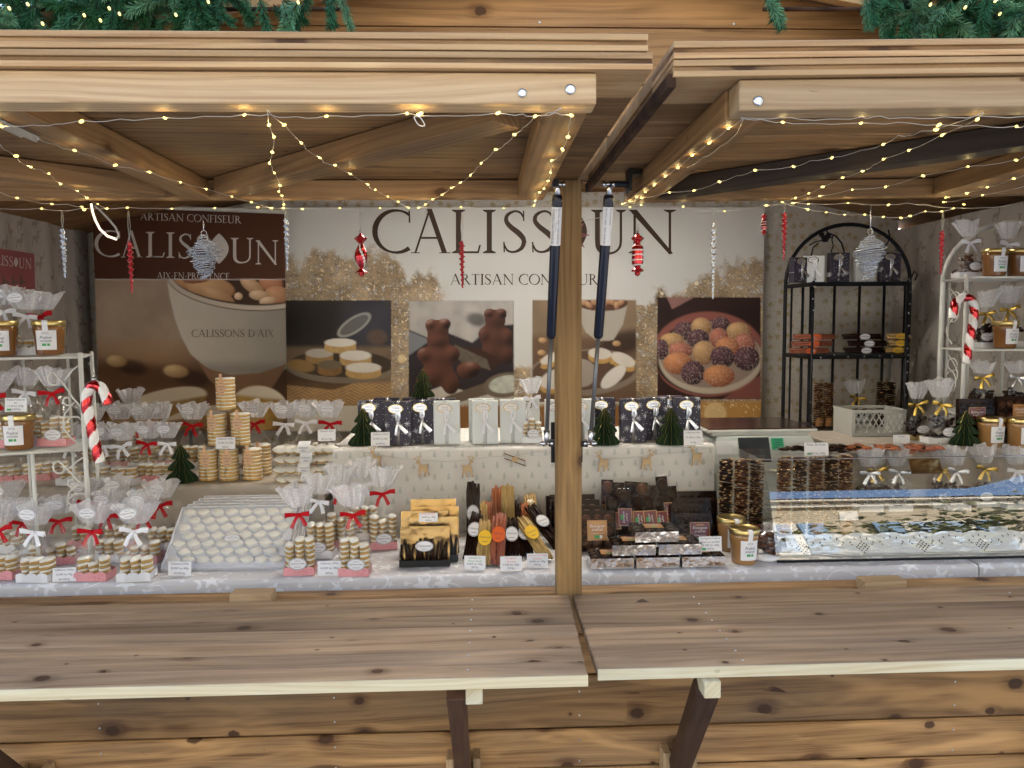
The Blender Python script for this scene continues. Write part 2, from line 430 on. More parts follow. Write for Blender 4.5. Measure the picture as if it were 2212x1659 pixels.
    for (cell_, off_, Rr) in ((.17, (1.1,2.3,0), .38), (.13, (7.7,4.1,0), .30)):
        pv = t.vmath('ADD', t.vmath('ADD', p, off_), t.vmath('SCALE', t.comb(t.noise(p, 9, 1), t.noise(t.vmath('ADD', p, (9,9,0)), 9, 1), 0.0), .05))
        v_ = t.vor(pv, 1.0/cell_, 1.0); d_ = t.vmath('SCALE', t.vmath('SUBTRACT', pv, v_.outputs['Position']), 1.0/cell_)
        dx_, dy_, _z = t.xyz(d_); ln_ = t.math('SQRT', t.math('ADD', t.math('POWER', dx_, 2.0), t.math('POWER', t.math('MULTIPLY', dy_, 1.5), 2.0)))
        an_ = t.math('ARCTAN2', dx_, dy_)
        q_ = t.math('ABSOLUTE', t.math('SUBTRACT', t.math('SUBTRACT', ln_, Rr*.7), t.math('MULTIPLY', an_, .05)))
        k_ = t.ss(q_, .010, .020, 1.0, 0.0); sw = k_ if sw is None else t.math('MAXIMUM', sw, k_)
    k = t.math('MAXIMUM', t.math('MAXIMUM', s1, t.math('MULTIPLY', s2, .8)), t.math('MAXIMUM', s3, t.math('MULTIPLY', sw, .75)))
    t.link(t.mix(t.math('MULTIPLY', k, .85), C4((.59,.575,.58)), C4((.82,.83,.85))), t.b.inputs['Base Color'])
    t.b.inputs['Roughness'].default_value = .45; t.bump(t.noise(c, 9, 3), .4, .01); M['cloth_star'] = t.m
    # small trees cloth
    t = NT('little fir tree cloth'); c = t.coord(); x, y, z = t.xyz(c)
    gx = t.math('DIVIDE', x, .040); gz = t.math('DIVIDE', t.math('ADD', z, y), .034)
    row = t.math('FLOOR', gz); gx = t.math('ADD', gx, t.math('MULTIPLY', t.math('MODULO', row, 2.0), .5))
    fx = t.math('SUBTRACT', t.math('FRACT', gx), .5); fz = t.math('FRACT', gz)
    fx = t.math('MULTIPLY', t.math('ABSOLUTE', fx), .040); fz = t.math('MULTIPLY', fz, .034)
    tri = t.math('SUBTRACT', .025, fz); saw = t.math('MULTIPLY', t.math('FRACT', t.math('MULTIPLY', tri, 160.0)), .0018)
    hw = t.math('ADD', t.math('MULTIPLY', tri, .26), saw)
    ins = t.math('MULTIPLY', t.math('GREATER_THAN', hw, fx), t.math('MULTIPLY', t.math('GREATER_THAN', fz, .006), t.math('GREATER_THAN', tri, 0.0)))
    tk = t.math('MULTIPLY', t.math('LESS_THAN', fx, .0012), t.math('MULTIPLY', t.math('GREATER_THAN', fz, .003), t.math('LESS_THAN', fz, .0065)))
    k = t.math('MULTIPLY', t.math('MAXIMUM', ins, tk), t.ss(t.noise(c, 200, 2), .3, .6, .35, .8))
    t.link(t.mix(k, C4((.66,.64,.61)), C4((.40,.43,.41))), t.b.inputs['Base Color'])
    t.b.inputs['Roughness'].default_value = .7; t.bump(t.noise(c, 14, 3), .5, .012); M['cloth_tree'] = t.m
    # beige snowflake cloth of the left step / right step
    t = NT('beige printed cloth'); c = t.coord(); x, y, z = t.xyz(c); p = t.comb(x, t.math('ADD', y, z), 0.0)
    s1, _ = star(t, p, .06, 8, .28, .3, 1.0, .4, 1.0, 1.0)
    t.link(t.mix(t.math('MULTIPLY', s1, .5), C4((.43,.38,.32)), C4((.62,.58,.52))), t.b.inputs['Base Color'])
    t.b.inputs['Roughness'].default_value = .6; t.bump(t.noise(c, 10, 3), .4, .01); M['cloth_beige'] = t.m
    # gold snowflake wall fabric (x,z plane)
    def wallfab(name, base, ink, kind):
        t = NT(name); c = t.coord(); x, y, z = t.xyz(c)
        h = x if kind == 'snow' else y
        wv = t.math('MULTIPLY', t.noise(t.comb(t.math('MULTIPLY', h, 9.0), t.math('MULTIPLY', z, .7)), 1.0, 2), 1.0)
        if kind == 'snow':
            p = t.comb(h, z, 0.0)
            s1, _ = star(t, p, .052, 6, .36, .35, .55, .15, 1.0, 1.5)
            s2, _ = star(t, t.vmath('ADD', p, (3.3, 1.1, 0)), .03, 6, .18, .4, .9, .3, 0.0, 1.0)
            k = t.math('MAXIMUM', s1, t.math('MULTIPLY', s2, .8))
        else:
            cell = .105
            p = t.vmath('SCALE', t.comb(h, z, 0.0), 1.0/cell)
            v = t.vor(p, 1.0, .75); dx, dz, _ = t.xyz(t.vmath('SUBTRACT', p, v.outputs['Position']))
            sg = t.math('SUBTRACT', t.math('MULTIPLY', t.math('GREATER_THAN', t.xyz(v.outputs['Color'])[0], .5), 2.0), 1.0)
            dx = t.math('MULTIPLY', dx, sg)
            def ell(cx, cz, rx, rz, sh=0.0):
                a = t.math('DIVIDE', t.math('SUBTRACT', t.math('ADD', dx, t.math('MULTIPLY', dz, sh)), cx), rx)
                b = t.math('DIVIDE', t.math('SUBTRACT', dz, cz), rz)
                return t.ss(t.math('ADD', t.math('POWER', a, 2.0), t.math('POWER', b, 2.0)), .85, 1.2, 1.0, 0.0)
            k = ell(.0, -.08, .17, .085, .35)                  # body
            for e in (ell(-.12, .06, .05, .14, -.2), ell(-.16, .17, .075, .04), ell(-.20, .30, .02, .12, .25), ell(-.06, .29, .02, .12, -.35),
                      ell(.13, -.24, .028, .15, .2), ell(.04, -.22, .022, .13, -.2), ell(-.11, -.22, .025, .13, .3)):
                k = t.math('MAXIMUM', k, e)
        k = t.math('MULTIPLY', k, t.ss(t.noise(c, 120, 2), .3, .55, .5, .9))
        t.link(t.mix(k, C4(base), C4(ink)), t.b.inputs['Base Color'])
        t.b.inputs['Roughness'].default_value = .8; t.bump(t.math('ADD', wv, t.noise(c, 6, 2)), .5, .02); return t.m
    M['fab_snow'] = wallfab('gold snowflake wall fabric', (.50,.475,.43), (.36,.27,.13), 'snow')
    M['fab_deer'] = wallfab('reindeer wall fabric', (.40,.365,.33), (.24,.205,.17), 'deer')
    # dark gift paper with silver snowflakes
    def gift(name, base, ink, metal):
        t = NT(name); c = t.coord(); x, y, z = t.xyz(c); p = t.comb(x, z, 0.0)
        p = t.vmath('ADD', p, t.comb(t.math('MULTIPLY', t.rand(), 9.0), t.math('MULTIPLY', t.rand(), 7.0), 0.0))
        s1, _ = star(t, p, .034, 8, .34, .12, .8, .55, 1.0, 3.0)
        s2, _ = star(t, t.vmath('ADD', p, (3.3, 1.1, 0)), .016, 6, .10, .4, 1.0, .35, 0.0, 1.0)
        k = t.math('MAXIMUM', s1, s2)
        t.link(t.mix(k, C4(base), C4(ink)), t.b.inputs['Base Color']); t.b.inputs['Roughness'].default_value = .3
        t.b.inputs['Specular IOR Level'].default_value = .2
        return t.m
    M['gift_dark'] = gift('charcoal snowflake paper', (.050,.045,.066), (.75,.75,.78), 0)
    t = NT('pearl paper'); c = t.coord(); v = t.vor(c, 70.0)
    k = t.ss(v.outputs['Distance'], .10, .16, 1.0, 0.0)
    t.link(t.mix(k, C4((.66,.69,.68)), C4((.75,.60,.30))), t.b.inputs['Base Color']); t.b.inputs['Roughness'].default_value = .3; t.b.inputs['Coat Weight'].default_value = .3
    M['gift_white'] = t.m
    # vertex painted print
    t = NT('printed banner vinyl'); a = t.n('ShaderNodeAttribute', attribute_name='ink')
    t.link(a.outputs['Color'], t.b.inputs['Base Color']); t.b.inputs['Roughness'].default_value = .5; t.b.inputs['Specular IOR Level'].default_value = .25
    M['print'] = t.m
    M['brownink'] = simple('brown banner print', (.050,.026,.014), .5)
    M['whiteink'] = simple('white banner print', (.62,.58,.54), .5)
    M['pinkink'] = simple('faded pink poster', (.30,.09,.095), .55)
    M['greyink'] = simple('grey print', (.12,.09,.08), .55)
mats()

# ------------------------------------------------------------ plank maker (local X = length)
def plank(name, p0, p1, w, th, up=(0,0,1), mat='wood_wall', parent=None, bev=.0015, groove=0.0):
    """box from p0 to p1 (centre line of the TOP/FRONT face's axis), w across, th along 'up' (centred)"""
    p0, p1 = Vector(p0), Vector(p1); X = (p1-p0); L = X.length; X.normalize()
    Z = Vector(up); Z = (Z - X*Z.dot(X)).normalized(); Yv = Z.cross(X)
    m = MB().mat(MAT[mat]); m.box((0,0,0), (L, w, th), bev=bev)
    me = fixed(m, name)
    o = obj(name, me, parent); R = Matrix((X, Yv, Z)).transposed().to_4x4()
    o.matrix_local = Matrix.Translation((p0+p1)/2) @ R
    return o
# ------------------------------------------------------------ a Roman inscriptional alphabet, cap height 1
TK, TN = .118, .048
def rib(pts, ws):
    out = []; P = [Vector((p[0], p[1])) for p in pts]; N = len(P); L = []; R_ = []
    for i in range(N):
        t = P[min(i+1, N-1)] - P[max(i-1, 0)]; t.normalize(); n = Vector((-t.y, t.x)); w = ws[i] if isinstance(ws, (list, tuple)) else ws
        L.append(P[i]+n*w/2); R_.append(P[i]-n*w/2)
    for i in range(N-1): out.append([tuple(L[i]), tuple(R_[i]), tuple(R_[i+1]), tuple(L[i+1])])
    return out
def stem(x, w=TK, y0=0.0, y1=1.0, s0=True, s1=True, sw=.09):
    q = [[(x-w/2, y0), (x+w/2, y0), (x+w/2, y1), (x-w/2, y1)]]
    for y, on, d in ((y0, s0, 1), (y1, s1, -1)):
        if on:
            q.append([(x-w/2-sw, y), (x-w/2, y), (x-w/2, y+d*.07), (x-w/2-sw, y+d*.022)])
            q.append([(x+w/2, y), (x+w/2+sw, y), (x+w/2+sw, y+d*.022), (x+w/2, y+d*.07)])
    return q
def diag(x0, y0, x1, y1, w):
    return [[(x0-w/2, y0), (x0+w/2, y0), (x1+w/2, y1), (x1-w/2, y1)]]
def arc(cx, cy, rx, ry, a0, a1, n=22, tk=TK, tn=TN, lean=15):
    pts, ws = [], []
    for i in range(n+1):
        a = math.radians(a0+(a1-a0)*i/n); pts.append((cx+rx*math.cos(a), cy+ry*math.sin(a)))
        ws.append(tn+(tk-tn)*abs(math.cos(a+math.radians(lean)))**1.3)
    return rib(pts, ws)
def curve(pts, ws, n=26):
    P = pts; out = []; W = []
    def cr(a, b, c, d, t): return .5*((2*b)+(-a+c)*t+(2*a-5*b+4*c-d)*t*t+(-a+3*b-3*c+d)*t**3)
    m = len(P)-1
    for i in range(n+1):
        u = i/n*m; k = min(int(u), m-1); t = u-k
        g = lambda j: P[max(0, min(m, j))]
        w = lambda j: ws[max(0, min(m, j))]
        out.append((cr(g(k-1)[0], g(k)[0], g(k+1)[0], g(k+2)[0], t), cr(g(k-1)[1], g(k)[1], g(k+1)[1], g(k+2)[1], t)))
        W.append(w(k)+(w(k+1)-w(k))*t)
    return rib(out, W)
def glyph(c):
    if c == 'C': return arc(.50, .5, .45, .485, 52, 308) + [[(.76,.98),(.79,.98),(.80,.70),(.765,.70)]], .82
    if c == 'A': return diag(.08, 0, .415, .97, .05) + diag(.79, 0, .42, 1.02, .125) + [[(.22,.33),(.64,.33),(.62,.375),(.235,.375)]] + [[(-.02,0),(.19,0),(.19,.02),(-.02,.02)],[(.66,0),(.93,0),(.93,.02),(.66,.02)]], .91
    if c == 'L': return stem(.16) + [[(.16,0),(.60,0),(.60,.045),(.16,.045)],[(.57,0),(.61,0),(.66,.19),(.62,.19)]], .66
    if c == 'I': return stem(.16), .32
    if c == 'S': return curve([(.50,.80),(.42,.93),(.28,.965),(.12,.88),(.09,.74),(.20,.60),(.38,.46),(.50,.30),(.45,.12),(.28,.03),(.12,.06),(.045,.20)],
                             [.03,.05,.05,.08,.10,.115,.13,.11,.09,.05,.05,.03]) + [[(.475,.98),(.505,.98),(.51,.74),(.48,.74)],[(.03,.02),(.06,.02),(.055,.26),(.02,.26)]], .58
    if c == 'O': return arc(.48, .5, .43, .485, 0, 360, 34), .96
    if c == 'U': return stem(.16, TK, .30, 1, False) + stem(.72, TN+.01, .30, 1, False) + curve([(.16,.34),(.18,.14),(.28,.02),(.44,-.005),(.60,.04),(.70,.16),(.72,.34)], [TK,TK,.09,.055,.05,TN+.01,TN+.01]), .88
    if c == 'N': return stem(.13, TN, 0, 1, True, False) + stem(.80, TN, 0, 1, False, True) + [[(.02,1.0),(.17,1.0),(.86,0),(.79,-.03)]] + [[(.02,1),(.14,1),(.14,.975),(.02,.975)]], .92
    if c == 'R': return stem(.14) + arc(.20, .755, .30, .225, -90, 90, 14) + [[(.14,.975),(.22,.975),(.22,.94),(.14,.94)],[(.14,.51),(.24,.51),(.24,.545),(.14,.545)],[(.26,.53),(.39,.53),(.78,0),(.64,0)],[(.62,0),(.86,0),(.86,.02),(.62,.02)]], .80
    if c == 'T': return stem(.36, s1=False) + [[(.03,.955),(.69,.955),(.69,1),(.03,1)],[(.03,.82),(.06,.82),(.07,1),(.03,1)],[(.66,.82),(.69,.82),(.69,1),(.65,1)]], .72
    if c == 'F': return stem(.14) + [[(.14,.955),(.54,.955),(.54,1),(.14,1)],[(.51,.82),(.54,.82),(.54,1),(.50,1)],[(.14,.50),(.46,.50),(.46,.545),(.14,.545)]], .56
    if c == 'E': return stem(.14) + [[(.14,.955),(.54,.955),(.54,1),(.14,1)],[(.51,.82),(.54,.82),(.54,1),(.50,1)],[(.14,.50),(.46,.50),(.46,.545),(.14,.545)],[(.14,0),(.54,0),(.54,.045),(.14,.045)],[(.51,0),(.55,0),(.60,.18),(.57,.18)]], .60
    if c == 'P': return stem(.14) + arc(.20, .74, .32, .235, -90, 90, 14) + [[(.14,.975),(.22,.975),(.22,.94),(.14,.94)],[(.14,.49),(.24,.49),(.24,.525),(.14,.525)]], .58
    if c == 'D': return stem(.14) + arc(.28, .5, .50, .475, -90, 90, 18) + [[(.14,.975),(.30,.975),(.30,.94),(.14,.94)],[(.14,0.025),(.30,.025),(.30,.06),(.14,.06)]], .86
    if c == 'X': return diag(.08, 1, .66, 0, .12) + diag(.62, 1, .08, 0, .045) + [[(0,0),(.18,0),(.18,.02),(0,.02)],[(.56,0),(.80,0),(.80,.02),(.56,.02)],[(0,1),(.2,1),(.2,.98),(0,.98)],[(.52,1),(.74,1),(.74,.98),(.52,.98)]], .80
    if c == 'V': return diag(.08, 1, .40, 0, .12) + diag(.72, 1, .41, 0, .045) + [[(0,1),(.2,1),(.2,.98),(0,.98)],[(.62,1),(.82,1),(.82,.98),(.62,.98)]], .82
    if c == '-': return [[(.05,.38),(.32,.38),(.32,.44),(.05,.44)]], .37
    if c == "'": return [[(.06,1),(.14,1),(.10,.74),(.07,.74)]], .20
    if c == 'W': return diag(.06, 1, .30, 0, .10)+diag(.54, 1, .31, 0, .045)+diag(.50, 1, .76, 0, .10)+diag(1.0, 1, .77, 0, .045), 1.06
    return [], .34
def leaf(n=14):
    a = []
    for i in range(n+1): t = i/n; a.append((.5-.42*math.sin(PI*t)**.9, 1-t))
    for i in range(1, n): t = i/n; a.append((.5+.42*math.sin(PI*t)**.9, t))
    return [a]
def letters(text, spans=None, track=.06):
    """polygons of a word laid out from 0; returns polys, width"""
    x = 0; out = []
    for ch in text:
        g, w = glyph(ch)
        out += [[(p[0]+x, p[1]) for p in q] for q in g]; x += w+track
    return out, x-track
def put_letters(mb, polys, fn, off=0.0):
    for q in polys:
        vs = [fn(*p) for p in q]
        mb.add(vs, [list(range(len(vs)))])
def text_on_picture(mb, text, x0, x1, yt, yb, Y, slope=0.0):
    """cap height spans yt..yb (picture), width x0..x1, on the plane Y"""
    polys, w = letters(text)
    def fn(u, v):
        px = x0+(x1-x0)*u/w
        return at(px, yb+(yt-yb)*v+slope*(px-x0), Y)
    put_letters(mb, polys, fn)
# Blender's own font, for small print
_tc = {}
def text_mesh(txt, shear=0.0):
    k = (txt, shear)
    if k in _tc: return _tc[k]
    cu = bpy.data.curves.new('t', 'FONT'); cu.body = txt; cu.size = 1.0; cu.shear = shear; cu.resolution_u = 2
    cu.align_x = 'CENTER'; cu.align_y = 'CENTER'
    o = bpy.data.objects.new('t', cu); COL.objects.link(o)
    dg = bpy.context.evaluated_depsgraph_get(); me = bpy.data.meshes.new_from_object(o.evaluated_get(dg))
    vs = np.array([v.co[:] for v in me.vertices]) if len(me.vertices) else np.zeros((0,3))
    fs = [tuple(p.vertices) for p in me.polygons]
    bpy.data.objects.remove(o); bpy.data.meshes.remove(me); bpy.data.curves.remove(cu)
    if len(vs):
        c = (vs.min(0)+vs.max(0))/2; vs = vs-c; wd = vs[:,0].max()-vs[:,0].min()
    else: wd = 1
    _tc[k] = (vs, fs, wd); return _tc[k]
def write(mb, txt, cx, cz, y, h=None, width=None, shear=0.0, M=None):
    """small print facing -Y at (cx, cz) on plane y"""
    vs, fs, wd = text_mesh(txt, shear)
    s = width/wd if width else h/.72
    mb.add([(cx+v[0]*s, y, cz+v[1]*s) for v in vs], fs, M)

# ------------------------------------------------------------ painting a print: numpy canvas in picture coordinates
def vnoise(x, y, seed=0):
    xi = np.floor(x).astype(np.int64); yi = np.floor(y).astype(np.int64); fx = x-xi; fy = y-yi
    fx = fx*fx*(3-2*fx); fy = fy*fy*(3-2*fy)
    def h(a, b):
        n = (a*374761393 + b*668265263 + seed*974634777) & 0xffffffff
        n = ((n ^ (n >> 13))*1274126177) & 0xffffffff
        return ((n ^ (n >> 16)) & 0xffff)/65535.0
    return (h(xi,yi)*(1-fx)+h(xi+1,yi)*fx)*(1-fy)+(h(xi,yi+1)*(1-fx)+h(xi+1,yi+1)*fx)*fy
def fbm(x, y, s, oct=3, seed=0):
    v = 0; a = .5; t = 0
    for i in range(oct): v = v+a*vnoise(x/s, y/s, seed+i); t += a; a *= .5; s = s/2
    return v/t
def sst(x, a, b):
    t = np.clip((x-a)/(b-a), 0, 1); return t*t*(3-2*t)
class Canvas:
    def __init__(s, X, Y, base): s.X, s.Y = X, Y; s.c = np.ones(X.shape+(3,))*np.array(base)
    def put(s, m, col):
        col = np.array(col, float)
        if col.ndim == 1: col = col[None, None, :]
        s.c = s.c*(1-m[..., None])+col*m[..., None]
    def mul(s, m, k): s.c = s.c*(1-m[..., None]*(1-k))
    def rect(s, x0, y0, x1, y1, soft=1.0):
        return sst(s.X, x0-soft, x0+soft)*sst(-s.X, -x1-soft, -x1+soft)*sst(s.Y, y0-soft, y0+soft)*sst(-s.Y, -y1-soft, -y1+soft)
    def loc(s, cx, cy, rx, ry, ang=0):
        a = math.radians(ang); dx, dy = s.X-cx, s.Y-cy
        return (dx*math.cos(a)+dy*math.sin(a))/rx, (-dx*math.sin(a)+dy*math.cos(a))/ry
    def ell(s, cx, cy, rx, ry, ang=0, soft=.06):
        u, v = s.loc(cx, cy, rx, ry, ang); return 1-sst(np.sqrt(u*u+v*v), 1-soft, 1+soft)
    def ball(s, cx, cy, rx, ry, ang, dark, light, soft=.06, lx=-.4, ly=-.5, clip=None, spec=0):
        u, v = s.loc(cx, cy, rx, ry, ang); r = np.sqrt(u*u+v*v); m = 1-sst(r, 1-soft, 1+soft)
        a = math.radians(ang); lu, lv = lx*math.cos(a)+ly*math.sin(a), -lx*math.sin(a)+ly*math.cos(a)
        d = np.clip(1-np.sqrt((u-lu)**2+(v-lv)**2)/1.7, 0, 1)[..., None]
        col = np.array(dark)*(1-d)+np.array(light)*d
        if spec: col = col+spec*(1-sst(np.sqrt((u-lu*.8)**2+(v-lv*.8)**2), .05, .32))[..., None]
        if clip is not None: m = m*clip
        s.put(m, col)
    def lumps(s, L, dark, light, clip, spec=.10):
        """one smooth moulded body made of merged lumps, lit from the upper left"""
        f = 0
        for (cx, cy, rx, ry) in L: u, v = s.loc(cx, cy, rx, ry); f = f+np.exp(-1.25*(u*u+v*v))
        m = sst(f, .27, .33)*clip; h = np.sqrt(np.clip(f, 0, 1.6)); gy, gx = np.gradient(h); sc_ = abs(s.X[0, 1]-s.X[0, 0])
        d = np.clip(.42+(gx*.55+gy*.85)*9/sc_, 0, 1)[..., None]; hi = sst(d[..., 0], .72, .98)[..., None]
        s.put(m, np.array(dark)*(1-d)+np.array(light)*d+spec*hi)
    def poly(s, pts, soft=1.5):
        """soft filled polygon (even-odd by crossing), soft edge from a small box of samples"""
        def ins(X, Y):
            k = np.zeros(X.shape, bool); n = len(pts)
            for i in range(n):
                x0, y0 = pts[i]; x1, y1 = pts[(i+1) % n]
                c = ((y0 > Y) != (y1 > Y)) & (X < (x1-x0)*(Y-y0)/((y1-y0) or 1e-9)+x0); k ^= c
            return k.astype(float)
        return sum(ins(s.X+a*soft, s.Y+b*soft) for a in (-.5,0,.5) for b in (-.5,0,.5))/9
def lin(c): return [((v/255.0)**2.2) for v in c]
def painted(name, corners, Y, nx, ny, paint, parent, thick=.004):
    """corners TL,TR,BR,BL in picture px; grid mesh with a point colour layer named ink"""
    (ax, ay), (bx, by), (cx_, cy_), (dx, dy) = corners
    u = np.linspace(0, 1, nx+1)[None, :]; v = np.linspace(0, 1, ny+1)[:, None]
    X = (ax*(1-u)+bx*u)*(1-v)+(dx*(1-u)+cx_*u)*v; Yp = (ay*(1-u)+by*u)*(1-v)+(dy*(1-u)+cy_*u)*v
    cv = paint(X, Yp).c
    gy_ = cv.mean(-1, keepdims=True); cv = gy_+(cv-gy_)*.84
    dxs = (X-CX)/F_PX; dys = (Yp-CY)/F_PX
    D = np.array(_f)[None, None, :]+np.array(_r)[None, None, :]*dxs[..., None]-np.array(_u)[None, None, :]*dys[..., None]
    P = np.array(CAM)+D*(Y/D[..., 1])[..., None]
    n = (nx+1)*(ny+1); idx = np.arange(n).reshape(ny+1, nx+1)
    F = np.stack([idx[:-1,:-1], idx[1:,:-1], idx[1:,1:], idx[:-1,1:]], -1).reshape(-1)
    me = bpy.data.meshes.new(name); me.vertices.add(n); me.vertices.foreach_set('co', P.reshape(-1))
    me.loops.add(len(F)); me.loops.foreach_set('vertex_index', F)
    me.polygons.add(nx*ny); me.polygons.foreach_set('loop_start', np.arange(0, len(F), 4)); me.polygons.foreach_set('loop_total', np.full(nx*ny, 4))
    me.update(); me.validate()
    ca = me.color_attributes.new('ink', 'FLOAT_COLOR', 'POINT')
    rgba = np.ones((n, 4)); rgba[:, :3] = np.clip(cv.reshape(-1, 3), .004, .9); ca.data.foreach_set('color', rgba.reshape(-1))
    me.materials.append(MAT['print'])
    return obj(name, me, parent)

def calisson_print(cv, cx, cy, w, h, ang=0, side=(176,132,66), top=(214,205,190), th=None, clip=None):
    """a printed calisson seen from the side: rounded slab with pale icing"""
    th = th or h*.75
    a = cv.ell(cx, cy+th*.6, w, h, ang, .1); b = cv.ell(cx, cy-th*.1, w, h, ang, .1)
    slab = np.maximum(a, cv.rect(cx-w, cy, cx+w, cy+th*.6, 1.2))
    tex = fbm(cv.X, cv.Y, 7, 2, 5)[..., None]*.35+.82
    if clip is not None: slab = slab*clip; b = b*clip
    cv.put(slab, np.array(lin(side))*tex); cv.put(b, np.array(lin(top))*(.9+.15*fbm(cv.X, cv.Y, 30, 2, 8)[..., None]))

def paint_banner(X, Y):
    cv = Canvas(X, Y, lin((150,120,85)))
    n = fbm(X, Y, 60, 3, 1)[..., None]
    # table top and grey wall of the print
    g = sst(Y, 745, 800)[..., None]
    cv.c = (np.array(lin((168,146,122)))*(1-g)+np.array(lin((128,88,52)))*g)*(.75+.5*n)
    cv.put(cv.ell(330, 760, 190, 26, 3, .6)*.5, lin((170,128,84)))
    cv.put(cv.ell(300, 810, 120, 24, 8, .7)*.55, lin((60,34,20)))
    cv.put(cv.ell(520, 800, 130, 60, -4, .7)*.6, lin((55,32,20)))
    cv.put(cv.ell(600, 840, 70, 70, 0, .6)*.7, lin((28,18,12)))
    cv.put(cv.ell(250, 868, 70, 30, -20, .7)*.6, lin((70,42,22)))
    for cx, cy, rx, ry in ((252,780,22,13),(380,802,27,14),(568,776,9,9)):
        cv.put(cv.ell(cx+34, cy+14, rx*1.5, ry*1.2, 10, .4)*.7, lin((45,28,18)))
        cv.ball(cx, cy, rx, ry, 5, lin((140,98,52)), lin((222,190,130)), .18)
    # bowl
    rim = cv.ell(520, 612, 160, 58, 6, .02)
    body = cv.poly([(361,605),(366,640),(378,690),(392,728),(412,765),(440,790),(470,808),(520,818),(570,812),(640,790),(640,600)], 2)
    sh = np.clip((X-380)/250, 0, 1)[..., None]
    col = np.array(lin((205,196,182)))*(1-sh)+np.array(lin((132,126,116)))*sh
    col = col*(.93+.12*fbm(X, Y, 40, 3, 3)[..., None])
    col = col*(1-.35*sst(Y, 770, 800)[..., None])
    cv.put(body, col)
    foot = cv.poly([(425,778),(450,797),(500,810),(560,806),(620,786),(612,800),(588,838),(520,850),(474,842),(452,820)], 2)
    cv.put(foot, np.array(lin((150,108,76)))*(1-.5*sh))
    cv.put(rim, lin((70,48,32)))
    cv.put(np.clip(cv.ell(520, 610, 160, 58, 6, .02)-cv.ell(521, 608, 150, 50, 6, .03), 0, 1), lin((196,184,166)))
    inn = cv.ell(520, 606, 150, 48, 6, .03)
    r = random.Random(3)
    for (cx, cy, rx, ry, a, d, l) in ((405,612,34,20,15,(150,98,52),(214,160,104)),(455,622,52,24,8,(160,108,60),(226,178,122)),(470,640,40,16,25,(150,100,58),(222,176,124)),
            (545,618,30,14,35,(150,105,62),(226,186,140)),(585,610,26,20,20,(150,84,48),(214,150,104)),(600,640,30,22,10,(140,84,50),(212,156,110)),
            (560,638,22,11,5,(160,120,80),(232,200,158)),(515,640,9,8,0,(180,140,96),(240,214,176)),(578,650,18,9,-10,(170,130,92),(238,208,170)),
            (425,604,30,8,-5,(120,70,40),(180,120,78))):
        cv.ball(cx, cy, rx, ry, a, lin(d), lin(l), .08, clip=inn)
    cv.put(cv.rect(150, 380, 700, 604, 1.5), lin((250,250,250)))
    # big calissons at the bottom
    for (cx, cy, rx, ry, a) in ((340,880,110,34,-16),(420,905,85,22,-14)):
        m = cv.ell(cx, cy, rx, ry, a, .05); u, v = cv.loc(cx, cy, rx, ry, a)
        tx = (.75+.5*fbm(X, Y, 9, 3, 9))[..., None]
        cv.put(m, np.array(lin((150,116,58)))*tx)
        cv.put(m*sst(-v-.1+.35*u, .0, .22), np.array(lin((206,192,166))))
    m = cv.ell(560, 882, 62, 48, 6, .06); u, v = cv.loc(560, 882, 62, 48, 6)
    cv.put(m, np.array(lin((184,142,56)))*(.8+.4*fbm(X, Y, 8, 3, 4))[..., None]*(1-.55*sst(u, .2, .9)[..., None]))
    cv.put(m*sst(-v, .38, .6), lin((220,210,190)))
    # brown heading
    cv.put(cv.rect(150, 380, 700, 603, 1.2), np.array(lin((84,48,27)))*(.92+.16*fbm(X, Y, 90, 2, 6)[..., None]))
    cv.c = cv.c*np.array([1.0, .98, .95])
    return cv

